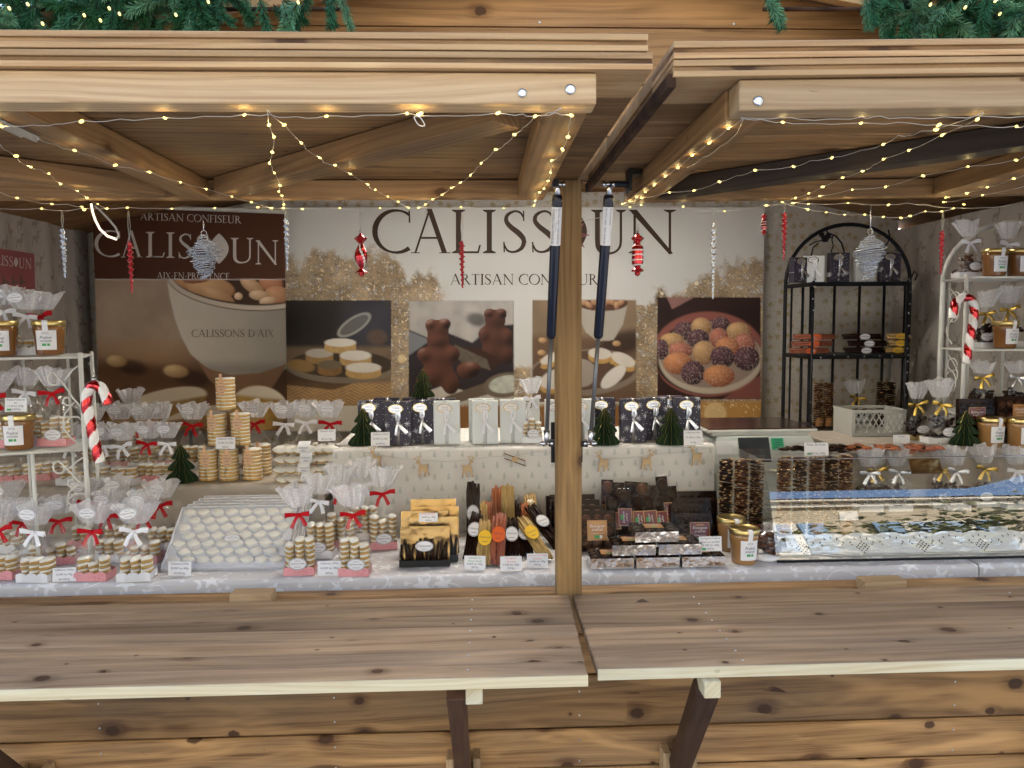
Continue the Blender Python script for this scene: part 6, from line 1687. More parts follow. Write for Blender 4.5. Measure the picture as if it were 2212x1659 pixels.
# ---------------------------------------------------------------- right of the post: praline boxes
def pb(px, py, dy, label, **k): x, y, z = base(px, py, T1, .012); return praline_box(x, y+dy, T1+.002, label, **k)
pb(1280, 1196, 0, 'flat box of milk snail pralines with caramel label right of the post', w=.125, h=.105, lean=-.22, lab='tanlab', milk=True, labpos=(.10,.52))
for k in range(3): pb(1262-6*k, 1196, .045+.04*k, ('second','third','rearmost')[k]+' flat praline box leaning behind the caramel labelled box', w=.125, h=.108+.006*k, lean=-.22, lab=None, milk=True)
pb(1224, 1178, .06, 'dark praline box with bronze corner showing left of the post', w=.10, h=.115, lean=-.1, lab=None, milk=False)
ST = [(1312,1150,1312,1034,'tanlab',True,'milk strip pack with caramel label at the back left'),(1338,1150,1336,1040,'burgundy',False,'strip pack second from left in the back row'),
      (1362,1150,1362,1038,'burgundy',False,'strip pack third from left in the back row'),(1386,1150,1387,1040,'burgundy',True,'strip pack fourth from left in the back row'),
      (1410,1150,1405,1046,'burgundy',False,'strip pack with gold glint in the back row'),(1442,1140,1428,1027,'burgundy',False,'strip pack rising highest at the back right'),
      (1464,1145,1448,1048,'burgundy',False,'strip pack at the right end of the back row'),(1432,1150,1418,1052,'burgundy',False,'strip pack just left of the right end pack'),
      (1328,1178,1321,1072,'burgundy',False,'front strip pack nearest the caramel label box'),(1352,1178,1346,1056,'burgundy',False,'front strip pack with the large lit burgundy label'),
      (1386,1178,1376,1068,'burgundy',False,'front strip pack behind the top silver box, left'),(1412,1178,1396,1066,'burgundy',False,'front strip pack behind the top silver box, middle'),
      (1436,1178,1418,1070,'burgundy',False,'front strip pack behind the top silver box, right')]
for i, (bx, by, tx, ty_, lb, mk_, lab) in enumerate(ST):
    L = .165; Yb = 2.065 if i < 8 else 1.985
    b = at(bx, by, Yb); b.z = T1+.004; t_ = at(tx, ty_, Yb+.05)
    v = (t_-b); L = v.length; v.normalize()
    o = strip_pack(b.x, b.y, b.z, lab, L=L, lab=lb, milk=mk_, labz=.42 if i < 8 else .50)
    Z = v; X = Vector((1,0,0)); X = (X-Z*X.dot(Z)).normalized(); Yv = Z.cross(X); o.rotation_euler = Matrix((X, Yv, Z)).transposed().to_euler()
pb(1496, 1188, 0, 'flat box of dark snail pralines with burgundy label', w=.108, h=.090, lean=-.30, lab='burgundy', labpos=(.18,.45), rz=-.05)
pb(1500, 1180, .035, 'dark praline box right behind the burgundy labelled box', w=.10, h=.10, lean=-.28, lab=None)
pb(1524, 1176, .065, 'third dark praline box of the leaning row', w=.11, h=.105, lean=-.28, lab=None)
pb(1532, 1172, .10, 'fourth dark praline box with a blue glint on its edge', w=.11, h=.112, lean=-.26, lab=None)
pb(1520, 1170, .135, 'rearmost dark praline box tilted against the white step', w=.115, h=.118, lean=-.16, lab=None, roll=-.16)
sy = atz(1422, 1229, T1).y
def sb(px, lev, dx, label): p = at(px, 1200, sy); silver_box(p.x, sy+.045+.004*lev, T1+.001+.0308*lev, label, w=.1085, d=.088, h=.0295)
for px, wh in ((1323,'left'),(1422,'middle'),(1521,'right')): sb(px, 0, 0, f'silver foil box in the bottom row, {wh}')
for px, wh in ((1371,'left'),(1471,'right')): sb(px, 1, 0, f'silver foil box in the second row, {wh}')
sb(1421, 2, 0, 'silver foil box on top of the pyramid')
price_card(at(1541,1190,sy).x, sy-.005+.03, T1+.033, ['Escargots Pralinés', 'Noir ou Lait BIO', '19.10€ les 180g', '90€/kg'], 'blue tinted price card on the silver boxes', .056, .036, logo=True)
x, y, z = base(1606, 1224, T1, .036); jar(x, y, z, 'amande', 'light almond praline jar in front of the glass case', True, sc=(.94,.94,1.12))
x, y, z = base(1578, 1196, T1, .036); jar(x, y, z, 'amande', 'second light praline jar half hidden behind the front one', True, sc=(.94,.94,1.12))
# moulded chocolate in a paper tray left of the case
x, y, z = base(1652, 1218, T1, .04)
t = thing('chocolate_pile_bag', 'cellophane bag of glossy chocolate pieces against the glass case', 'bag', (x, y, z+.001), 0)
m = MB().mat(MAT['paper'], True); m.lathe([(.030,0),(.036,.004),(.038,.012)], 20, cap=True); m.build('paper_dish', t)
r = random.Random(3); m = MB().mat(MAT['milk'], True)
for k in range(22):
    zz = .012+.045*r.random(); s = 1-zz*7; Mx = Matrix.Translation((r.uniform(-.028,.028)*max(.3,s+.3), r.uniform(-.02,.02), zz)); m.lathe([(.0005,-.006),(.010,-.003),(.011,.002),(.006,.007),(.0005,.008)], 8, Mx)
o = m.build('chocolate_pieces', t); o['kind'] = 'stuff'
obj('film', film_mesh(.066, .05, .06, .075, .085, .02, 0, 5, lace=False), t)
for px, wh, lb in ((1567,'left','burgundy'),(1600,'middle','tanlab'),(1633,'right','burgundy')):
    p = at(px, 1100, 2.06); mendiant_tube(p.x, 2.06, T1+.001, f'tall chocolate disc tube beside the scale, {wh} of three', lb, h=.229, R=.0192)
for i, px in enumerate((1693,1727,1762,1795,1826)):
    p = at(px, 1050, 2.07); mendiant_tube(p.x, 2.07, T1+.004, 'chocolate disc tube inside the glass case, '+('first','second','third','fourth','fifth')[i]+' from the left', 'tanlab' if i % 2 == 0 else None, h=.226, R=.0192, group='chocolate tubes inside the glass case')
# ---------------------------------------------------------------- centre step: gift boxes
gy = atz(862, 963, ZC).y
def gb(px, dark, dy, wh, **k):
    p = at(px, 930, gy+.016+dy); gift_box(p.x, gy+.016+dy, ZC+.001, ('charcoal snowflake' if dark else 'pearl white')+' gift box '+wh, dark, rz=k.pop('rz', rnd.uniform(-.06,.06)), w=.076, h=.128, d=.03, **k)
gb(861, True, 0, 'in front, just right of the left paper tree'); gb(913, True, .03, 'second dark one from the left front'); gb(803, True, .04, 'behind the left paper tree')
gb(958, True, .075, 'behind the first white box'); gb(838, True, .115, 'in the rear, left of the tree topped box'); gb(898, True, .115, 'in the rear under the small paper tree', sc=1.0)
gb(966, False, 0, 'first from the left'); gb(1048, False, 0, 'second from the left, in front'); gb(1040, False, .05, 'peeping behind the second white one'); gb(1108, False, .01, 'left of the bagged calissons'); gb(1138, False, .06, 'behind the bow topped bag')
gb(1204, False, 0, 'mostly behind the wooden post'); gb(1256, False, .01, 'right of the post behind the gas strut')
gb(1300, True, .04, 'behind the paper tree right of the post'); gb(1366, True, 0, 'in front between the two right paper trees'); gb(1412, True, .03, 'second from the right front'); gb(1446, True, .07, 'behind the rightmost paper tree'); gb(1483, True, .02, 'at the right end of the step')
p = at(1150, 930, gy); calisson_bag(p.x, gy+.024, ZC+.001, 'calisson bag with white bow standing among the white gift boxes', 'white', 'white', 0, 6, False, -.05, 'body', (.82,.9,.98), 'calisson bag on the gift step', seed=31)
def ptree(px, py, z, lab, sc, dy=.03): x, y, z = base(px, py, z, dy); paper_tree(x, y, z+.001, lab, sc)
ptree(785, 964, ZC, 'dark green paper tree at the left end of the gift boxes', 1.20); ptree(1306, 963, ZC, 'dark green paper tree just right of the wooden post', 1.20); ptree(1449, 963, ZC, 'dark green paper tree beside the right end price card', 1.20)
p = at(914, 870, gy+.125); paper_tree(p.x, gy+.13, ZC+.1305, 'small dark green paper tree on top of the rear gift boxes', .98)
card(822, 965, ZC, ["Calissons d'Aix", '42.50€ les 500g', '85.00€/kg'], 'price card at the foot of the dark gift boxes, left', w=.054, h=.040); card(1497, 963, ZC, ["Calissons d'Aix", '50.10€ les 550g', '91€/kg'], 'price card at the right end of the gift step', w=.054, h=.042)
card(1275, 958, ZC, ["Calissons d'Aix", '18.00€'], 'tiny price card half hidden by the right gas strut', w=.03, h=.03)
# ---------------------------------------------------------------- wooden garland on the step front
def cutout(kind, px, py, label, flip=1, rot=0.0, sc=1.0):
    p = at(px, py, 2.168); t = thing('wooden_'+kind, label, 'ornament', p, 0, 'wooden cut-outs strung along the white step', rot=(0, rot, 0))
    if kind == 'reindeer':
        P = [(-.010,.020),(-.014,.015),(-.008,.013),(-.006,.005),(-.010,-.004),(-.010,-.014),(-.014,-.026),(-.010,-.027),(-.005,-.014),(-.002,-.010),(.004,-.010),(.004,-.018),(.001,-.027),(.005,-.027),(.009,-.016),(.011,-.010),(.013,-.020),(.015,-.026),(.018,-.025),(.015,-.010),(.016,.001),(.020,.004),(.016,.007),(.004,.006),(-.001,.010),(-.003,.018)]
        P = [(a*flip*sc, b*sc) for a, b in P]; m = MB().mat(MAT['ply']); m.prism(P, -.0015, .0015); m.mat(MAT['plyedge']); m.prism([(a*1.05, b*1.04) for a, b in P], .0004, .0019); m.build('body', t)
        m = MB().mat(MAT['ply'])
        for pts in ([(-.006,.018),(-.012,.026),(-.020,.030)],[(-.012,.026),(-.011,.033)],[(-.005,.018),(-.003,.027),(.003,.033)],[(-.003,.027),(-.007,.035)]): m.tube([(a*flip*sc, 0, b*sc) for a, b in pts], .0013, 4)
        m.build('antlers', t)
    else:
        m = MB().mat(MAT['plyedge'])
        for s in (-1, 1): m.tube([(-.030,0,.010+s*.007),(.030,0,-.012+s*.007)], .0016, 5)
        m.build('runners', t); m = MB().mat(MAT['ply'])
        m.box((0,-.001,0), (.018,.002,.013)); m.build('seat_board', t)
    return t
for i, (px, py, fl, rt, lb) in enumerate(((810,990,1,.05,'wooden reindeer cut-out at the left end of the string'),(911,1010,1,-.15,'wooden reindeer cut-out above the gold boxes'),(1012,1010,-1,.0,'paired wooden reindeer above the peel pouches'),
        (1301,998,1,-.05,'wooden reindeer cut-out right of the post'),(1400,995,-1,.1,'wooden reindeer cut-out facing right, second from the right end'),(1503,985,1,-.1,'wooden reindeer cut-out at the right end of the string'))): cutout('reindeer', px, py, lb, fl, rt)
cutout('sledge', 1112, 992, 'little wooden sledge cut-out left of the post')
m = MB().mat(MAT['string'], True)
pts = [(765,972),(810,981),(860,990),(911,994),(960,997),(1012,994),(1060,986),(1112,985),(1160,975),(1240,985),(1301,992),(1350,990),(1400,984),(1450,978),(1503,973),(1535,966)]
m.tube([at(a, b, 2.170) for a, b in pts], .0007, 4); tag(m.build('twine'), 'thin grey twine holding the wooden reindeer on the step front', 'string')

# ---------------------------------------------------------------- scale
def scale():
    c = at(1618, 1000, 2.42); t = thing('kitchen_scale', 'pale grey shop scale with brown steel platter beside the gift step', 'scale', (.852, 2.42, 1.143))
    m = MB().mat(MAT['scaleplastic'], True); m.smooth = False
    w0, w1 = .178, .142
    m.add([(-w0,-.17,0),(w0,-.17,0),(w0,.16,0),(-w0,.16,0),(-w0,-.17,.030),(w0,-.17,.030),(w0,.16,.030),(-w0,.16,.030),(-w1,-.140,.106),(w1,-.140,.106),(w1,.15,.106),(-w1,.15,.106)],
          [(3,2,1,0),(0,1,5,4),(1,2,6,5),(2,3,7,6),(3,0,4,7),(4,5,9,8),(5,6,10,9),(6,7,11,10),(7,4,8,11),(8,9,10,11)]); m.build('body', t)
    m = MB().mat(MAT['platter']); m.box((0,.01,.127), (.335,.27,.003), bev=.001); m.build('platter', t)
    m = MB().mat(MAT['whitemetal']); m.box((0,.01,.121), (.340,.276,.008), bev=.002); m.box((0,.01,.111), (.30,.24,.014)); m.build('platter_frame', t)
    n = Vector((0,-.05,.0)).normalized()
    def on(x, u): return (x, -.17+.030*u-.0022, .030+.076*u+.0006)
    def patch(nm, x0, x1, u0, u1, mat, lift=0): m = MB().mat(MAT[mat]); m.add([tuple(Vector(on(x0,u0))+Vector((0,-lift,lift))), tuple(Vector(on(x1,u0))+Vector((0,-lift,lift))), tuple(Vector(on(x1,u1))+Vector((0,-lift,lift))), tuple(Vector(on(x0,u1))+Vector((0,-lift,lift)))]+[tuple(Vector(on(a,b))+Vector((0,.002,-.002))) for a, b in ((x0,u0),(x1,u0),(x1,u1),(x0,u1))], [(0,1,2,3),(7,6,5,4),(0,4,5,1),(1,5,6,2),(2,6,7,3),(3,7,4,0)]); return m.build(nm, t)
    patch('display_panel', -.082, .012, .05, .96, 'lcd'); patch('label', .019, .056, .50, .93, 'greensticker'); patch('rating_plate', -.150, -.086, .35, .85, 'paper')
    m = MB().mat(MAT['ink'])
    for k in range(4): a, b = .86-.09*k, .835-.09*k; m.add([tuple(Vector(on(x_, u_))+Vector((0,-.0006,.0006))) for x_, u_ in ((.026,b),(.049,b),(.049,a),(.026,a))], [(0,1,2,3)])
    m.build('lettering', t)
    m = MB().mat(MAT['blackmetal'])
    for a in (-1,1):
        for b in (-1,1): m.lathe([(.012,-.0),(.012,.004)], 10, Matrix.Translation((a*.15, b*.13-.01, -.003)))
    o = m.build('feet', t); o['kind'] = 'stuff'
scale()

# ---------------------------------------------------------------- glass display case
def display_case():
    X0, X1 = .725, 1.92; t = thing('display_case', 'curved glass display case with white lace doily along its foot', 'display case', (0,0,0))
    prof = []; y, z = 1.842, 1.006
    tl = [17.5,18,18.3,18.7,19.1,19.6,20.1,20.7,21.3,22,22.8,23.6,25,28,31,35,40,45,50]
    L = .262/len(tl)
    prof.append((y, z))
    for a in tl: a = math.radians(a); y += L*math.sin(a); z += L*math.cos(a); prof.append((y, z))
    n = 30; m = MB().mat(MAT['glass'], True)
    def sheet(off):
        return [(X0+(X1-X0)*i/n, yy+off, zz) for i in range(n+1) for (yy, zz) in prof]
    k = len(prof); vs = sheet(0)
    m.add(vs, [(i*k+j, (i+1)*k+j, (i+1)*k+j+1, i*k+j+1) for i in range(n) for j in range(k-1)]); m.build('curved_pane', t)
    m = MB().mat(MAT['glass']); m.add([(X0, yy, zz) for yy, zz in prof]+[(X0, 2.40, prof[-1][1]),(X0, 2.40, 1.006)], [list(range(k+2))]); m.build('side_pane', t)
    m = MB().mat(MAT['clear']); m.add([(X0,prof[-1][0]+.001,prof[-1][1]),(X1,prof[-1][0]+.001,prof[-1][1]),(X1,2.13,prof[-1][1]+.001),(X0,2.13,prof[-1][1]+.001)], [(0,1,2,3)]); m.build('top_pane', t)
    m = MB().mat(MAT['blackmetal']); m.box(((X0+X1)/2, 1.838, 1.0035), (X1-X0, .006, .005)); m.build('front_channel', t)
    m = MB().mat(MAT['paper']); m.box(((X0+X1)/2, 2.10, 1.0025), (X1-X0-.01, .44, .003)); m.build('base_board', t)
    m = MB().mat(MAT['chrome']); m.tube([(X0, prof[-1][0], prof[-1][1]), (X1, prof[-1][0], prof[-1][1])], .0016, 6); m.build('top_edge', t)
    m = MB().mat(MAT['blackmetal']); m.box(((X0+X1)/2+.15, 2.13, 1.033), (X1-X0-.34, .16, .055)); m.build('inner_shelf', t)
    rebase(t, (1.3, 2.1, 1.0))
    # doily: scalloped paper lace laid behind the pane foot
    d = thing('lace_doily', 'white scalloped paper lace lining the foot of the glass case', 'doily', (0,0,0))
    m = MB().mat(MAT['paper']); xs = X0+.045; W_ = .078; N = 10; x = xs; P0 = []; y0 = 1.875; vs = []; sl = lambda h: (y0+h*.62, 1.008+h*.78)
    Nn = int((X1-xs)/W_); top = []
    for i in range(Nn):
        for q in range(13): a = PI-PI*q/12; top.append((xs+W_*(i+.5)+W_/2*math.cos(a), .046+.009*math.sin(a)+.002*abs(math.sin(4*a))))
    bot = [(p[0], 0.0) for p in top]; vs = [(p[0],)+sl(p[1]) for p in top]+[(p[0],)+sl(0) for p in bot]; q = len(top)
    m.add(vs, [(k, k+1, q+k+1, q+k) for k in range(q-1)])
    m.build('lace_sheet', d)
    m = MB().mat(MAT['choc']); 
    def hole(x, h, a, b, an=0.0):
        c, s = math.cos(an), math.sin(an); pts = [(a,0),(a*.3,b),(-a*.3,b),(-a,0),(-a*.3,-b),(a*.3,-b)]; m.add([(x+p*c-r_*s,)+tuple(Vector(sl(h+p*s+r_*c))+Vector((-.0007,.0005))) for p, r_ in pts], [list(range(6))])
    for i in range(Nn):
        cx = xs+W_*(i+.5)
        if i % 2 == 0:
            for a in range(4):
                for b in range(4): hole(cx+(a-b)*.0052, .0175+(a+b-3)*.0048, .0024, .0021, PI/4*0)
        for a in (-1, 0, 1): hole(cx+a*.016, .044-.004*abs(a), .0042, .0013, PI/2-a*.5)
        for a in (-1, 1): hole(cx+a*.030, .030, .0040, .0014, PI/2+a*.5); hole(cx+a*.026, .024, .0036, .0013, PI/2-a*.9)
    o = m.build('cut_pattern', d); o['kind'] = 'stuff'; rebase(d, (1.3, 1.9, 1.006))
display_case()
for i, (px, bw, lb) in enumerate(((1876,'silver','with silver bow nearest the tubes'),(1890,'goldribbon','with gold bow behind the silver bow'),(1939,'silver','with silver bow below the gold card'),(2034,'goldribbon','with gold bow in the middle'),(2064,'silver','with silver bow right of the middle'),(2126,'goldribbon','with gold bow under the round labels'),(2192,'white','with white bow at the right picture edge'))):
    p = at(px, 1060, 2.10+.03*(i % 2)); choc_bag(p.x, p.y, T1+.062, 'chocolate bag inside the glass case '+lb, bw, .070, seed=90+i, sticker=(i in (3,5)), sc=.98)
p = at(2004, 1006, 2.04); t = thing('gold_card', 'gleaming gold card propped inside the glass case', 'card', (p.x, p.y, p.z-.022), rot=(-.5,0,0)); m = MB().mat(MAT['gold']); m.box((0,0,.022), (.088,.001,.044)); m.build('card', t)
m = MB().mat(MAT['choc']); 
for i, (px, py, lb) in enumerate(((1830,1096,'small white price card lying inside the glass case, left'),(2118,1192,'small white price card inside the glass case at the right doily'))): 
    p = at(px, py, 2.0); price_card(p.x, 1.99 if i == 0 else 1.93, T1+.062 if i == 0 else T1+.03, ['Truffes', '9.50€'], lb, .05, .024, tilt=-.4)
# sweets laid in rows inside the case (only hinted behind the reflection)
m = MB().mat(MAT['milk'], True)
r = random.Random(8)
for i in range(34):
    for j in range(3): m.lathe([(.012,0),(.013,.006),(.008,.012),(.0005,.013)], 8, Matrix.Translation((.80+i*.032, 1.925+j*.030+r.uniform(-.003,.003), 1.006)))
o = m.build('case_chocolates'); tag(o, 'rows of small chocolates laid out inside the glass case', 'chocolates', kind='stuff')
# ---------------------------------------------------------------- goods on the right step behind the case
def fruit_bag(px, py, w, mat, label):
    x, y, z = base(px, py, ZR, .05); t = thing('candied_fruit_bag', label, 'bag', (x, y, z+.001), 0, 'flat bags of candied fruit lying behind the glass case'); r = random.Random(px); m = MB().mat(MAT[mat], True)
    for k in range(16): Mx = Matrix.Translation((r.uniform(-.45,.45)*w, r.uniform(-.03,.03), r.uniform(.006,.018))) @ Euler((0, r.uniform(-.4,.4), r.uniform(0,3))).to_matrix().to_4x4(); m.lathe([(.0005,-.004),(.014,-.002),(.015,.002),(.0005,.005)], 8, Mx)
    o = m.build('candied_pieces', t); o['kind'] = 'stuff'
    mm = MB().mat(MAT['film'], False); N, M_ = 10, 5; vs = [((i/N-.5)*w*1.12, (j/M_-.5)*.085, .002+.024*math.sin(PI*min(1,max(0,i/N)))**.5*math.sin(PI*j/M_)**.5+r.uniform(-.002,.002)) for i in range(N+1) for j in range(M_+1)]
    mm.add(vs, [(i*(M_+1)+j, (i+1)*(M_+1)+j, (i+1)*(M_+1)+j+1, i*(M_+1)+j+1) for i in range(N) for j in range(M_)]); obj('film', mm.mesh('film'), t)
for px, w, mt, lb in ((1740,.15,'choc','flat bag of dark candied pieces right of the scale'),(1800,.12,'choc','second flat bag of dark pieces before the white basket'),(1868,.12,'orangefruit','flat bag of orange candied slices before the white basket'),(1935,.12,'orangefruit','flat bag of orange slices under the price card'),(1990,.10,'pinkfruit','flat bag of red orange slices at the foot of the gold bow bags')): 
    fruit_bag(px, 984, w, mt, lb)
# the step for these starts further right; a low stand carries the bags behind the scale
p0, p1 = at(1700, 985, 2.3), at(1800, 985, 2.3)
card(1763, 986, ZR, ['Pâtes de fruits', '8.00€ les 100g'], 'price card between the scale and the flat dark bags', w=.068, h=.036, logo=True); card(1947, 966, ZR, ['Oranges', '9.00€'], 'pale glossy price card standing behind the orange slices', w=.05, h=.034)
def cbag(px, py, z, lb, bw, **k): x, y, z = base(px, py, z, .03); return choc_bag(x, y, z+.001, lb, bw, **k)
cbag(1978, 952, ZR, 'gold bowed bag of dark chocolates left of the taller one', 'goldribbon', w=.062, seed=101, sc=1.0, tray='gold')
cbag(2030, 960, ZR, 'tall gold bowed bag of dark chocolate sticks beside the paper tree', 'goldribbon', w=.092, seed=102, sc=1.08)
ptree(2084, 965, ZR, 'dark green paper tree in front of the right white rack', 1.16)
x, y, z = base(2138, 967, ZR, .034); jar(x, y, z, 'amande', 'light praline jar right of the right hand paper tree', True, sc=(.98,.98,1.10)); x, y, z = base(2202, 970, ZR, .034); jar(x, y, z, 'amande', 'light praline jar at the right picture edge on the step', True, sc=(.98,.98,1.10))
# white plastic basket
def basket():
    a_ = at(1840, 955, 2.42); w, h, d = .175, .086, .13; t = thing('plastic_basket', 'white lattice plastic basket between the black and white racks', 'basket', (a_.x+w/2, 2.42+d/2, ZR+.001))
    m = MB().mat(MAT['whiteplastic'])
    for (dx, dy, sx, sy) in ((0,-d/2,w,.003),(0,d/2,w,.003)): m.box((dx,dy,.006), (sx,sy,.012)); m.box((dx,dy,h-.005), (sx+.004,sy+.004,.010))
    for s in (-1,1): m.box((s*w/2,0,h/2), (.003,d,h)); m.box((s*(w/2-.004),-d/2,h/2), (.010,.0032,h-.001))
    m.box((0,0,.001), (w,d,.002)); m.build('shell', t)
    m = MB().mat(MAT['whiteplastic']); n = 9
    for q in (-1, 1):
        for i in range(-6, n+6):
            x0 = -w/2+w*i/n; pts = []
            a, b = x0, x0+q*(h-.02)*.55
            lo, hi = -w/2+.008, w/2-.008
            z0, z1 = .011, h-.009
            def clip(a, b, z0, z1):
                if a == b: return None
                ta, tb = 0, 1
                for L_, s in ((lo, 1), (hi, -1)):
                    fa, fb = (a-L_)*s, (b-L_)*s
                    if fa < 0 and fb < 0: return None
                    if fa < 0: ta = max(ta, fa/(fa-fb))
                    if fb < 0: tb = min(tb, fa/(fa-fb))
                return (a+(b-a)*ta, z0+(z1-z0)*ta, a+(b-a)*tb, z0+(z1-z0)*tb) if tb > ta else None
            c = clip(a, b, z0, z1)
            if c: m.tube([(c[0],-d/2-(q*.0006),c[1]),(c[2],-d/2-(q*.0006),c[3])], .0024, 4, cap=False)
    o = m.build('lattice', t); o['kind'] = 'stuff'
basket()
# ============================================================ white wire racks
def scroll(m, P, fn, r=.0022): m.tube([fn(a, b) for a, b in P], r, 6)
def spiral(cx, cz, r0, r1, a0, a1, n=16): return [(cx+(r0+(r1-r0)*i/n)*math.cos(math.radians(a0+(a1-a0)*i/n)), cz+(r0+(r1-r0)*i/n)*math.sin(math.radians(a0+(a1-a0)*i/n))) for i in range(n+1)]
def shelf(t, c0, c1, c2, c3, z, n, mat='whitemetal', name='wire_shelf'):
    """corners front-left, front-right, back-right, back-left (x,y)"""
    m = MB().mat(MAT[mat], True); L = lambda a, b, u: (a[0]+(b[0]-a[0])*u, a[1]+(b[1]-a[1])*u, z)
    for a, b in ((c0,c1),(c1,c2),(c2,c3),(c3,c0)): m.tube([L(a,b,0), L(a,b,1)], .0036, 6)
    for i in range(1, n): m.tube([L(c0,c3,i/n), L(c1,c2,i/n)], .0015, 4)
    return m.build(name, t)
def left_rack():
    t = thing('wire_rack', 'white wire rack with jars and bags at the left end of the stall', 'rack', (0,0,0))
    A, B = (-1.52, 1.74), (-.985, 1.925)           # front-left, front-right
    d = Vector((B[0]-A[0], B[1]-A[1])).normalized(); nrm = Vector((-d.y, d.x)); dep = .19
    Cc = (B[0]+nrm.x*dep, B[1]+nrm.y*dep); D = (A[0]+nrm.x*dep, A[1]+nrm.y*dep)
    for nm, z in (('upper', 1.522), ('mid', 1.293)): shelf(t, A, B, Cc, D, z, 14)
    for (p, z1) in ((A,1.54),(B,1.533),(Cc,1.53),(D,1.53)): m = MB().mat(MAT['whitemetal'], True); m.tube([(p[0],p[1],1.003),(p[0],p[1],z1)], .0058 if p in (A,B) else .005, 8); m.build('post', t)
    for u in (.30, .72, .90): p = (D[0]+(Cc[0]-D[0])*u, D[1]+(Cc[1]-D[1])*u); m = MB().mat(MAT['whitemetal'], True); m.tube([(p[0],p[1],1.01),(p[0],p[1],1.52)], .0042, 6); m.build('back_bar', t)
    p = (A[0]+(B[0]-A[0])*.80, A[1]+(B[1]-A[1])*.80); m = MB().mat(MAT['whitemetal'], True); m.tube([(p[0],p[1],1.003),(p[0],p[1],1.29)], .005, 6); m.build('front_bar', t)
    # scrolls on the side frame (between B and Cc) and lower front
    fn = lambda a, b: (B[0]+(-d.x*a), B[1]-d.y*a, b)
    for k, (z0, z1) in enumerate(((1.30,1.51),(1.13,1.28))):
        m = MB().mat(MAT['whitemetal'], True); h = z1-z0
        scroll(m, [(.0,z0+h*.98),(.02,z0+h*.9),(.035,z0+h*.80)] , fn)
        scroll(m, spiral(.055, z0+h*.80, .006, .020, -200, 80)+[(.030,z0+h*.68),(.020,z0+h*.58),(.008,z0+h*.50),(.002,z0+h*.46)], fn)
        scroll(m, spiral(.032, z0+h*.56, .004, .015, 160, -160)+[(.040,z0+h*.40),(.046,z0+h*.25),(.030,z0+h*.12),(.008,z0+h*.02)], fn)
        scroll(m, [(.0,z0+h*.30),(.012,z0+h*.36),(.028,z0+h*.36),(.042,z0+h*.28),(.046,z0+h*.18)], fn)
        m.build('scrollwork', t)
    rebase(t, (A[0]+.2, A[1]+.2, 1.003))
    return A, B, d, nrm
RA, RB, Rd, Rn = left_rack()
def onrack(px, z, dy): # point on the left rack shelf seen at column px, dy behind the front rail
    # intersect column with the line A-B shifted
    for k in range(200):
        u = k/199; x = RA[0]+(RB[0]-RA[0])*u+Rn.x*dy; y = RA[1]+(RB[1]-RA[1])*u+Rn.y*dy
        q = at(px, 900, y)
        if x >= q.x: return x, y
    return x, y
def jr(px, z, dy, word, lab, **k): x, y = onrack(px, z, dy); jar(x, y, z+.006, word, lab, rz=k.pop('rz', .0), sc=(.97,.97,1.08))
jr(115, 1.522, .06, 'noisette', 'brown noisette praline jar on the top shelf of the left rack', rz=.15); jr(12, 1.522, .05, 'amande', 'amande praline jar cut by the left picture edge, top shelf', rz=.2)
jr(38, 1.293, .045, 'noisette', 'brown noisette praline jar on the middle shelf of the left rack')
def rb(px, z, dy, lab, **k): x, y = onrack(px, z, dy); calisson_bag(x, y, z+.005, lab, group='calisson bags on the left white rack', **k)
rb(72, 1.522, .10, 'white bow calisson bag between the jars on the top rack shelf', tray='white', bow='white', seed=201, lev=3, lean=-.3); rb(100, 1.522, .125, 'red bow calisson bag behind the noisette jar, top rack shelf', tray='pink', bow='red', seed=202, lev=3, lean=.05)
rb(22, 1.522, .15, 'calisson bag with tall fan at the left picture edge, top rack shelf', tray='pink', bow='white', seed=206, lev=4, lean=.1)
rb(118, 1.293, .075, 'red bow calisson bag right on the middle rack shelf', tray='pink', bow='red', seed=203, lev=6, sticker='body'); rb(60, 1.293, .125, 'white bow calisson bag behind the noisette jar, middle rack shelf', tray='white', bow='white', seed=204, lev=6, sticker='body')
rb(-10, 1.293, .10, 'red bow calisson bag cut by the left picture edge, middle rack shelf', tray='pink', bow='red', seed=205, lev=5)
x, y = onrack(34, 1.38, .045); price_card(x, y, 1.293+.096, ['Praliné Noisette', 'BIO', '11,50 les 330g', '34.85€/kg'], 'price card standing on the noisette jar of the left rack', .052, .034, logo=True)
x, y = onrack(4, 1.6, .04); price_card(x-.01, y-.01, 1.522+.092, ['Praliné Amande', '11.90€ les 330g', '36€/kg'], 'price card on the top rack jar at the left picture edge', .045, .034)

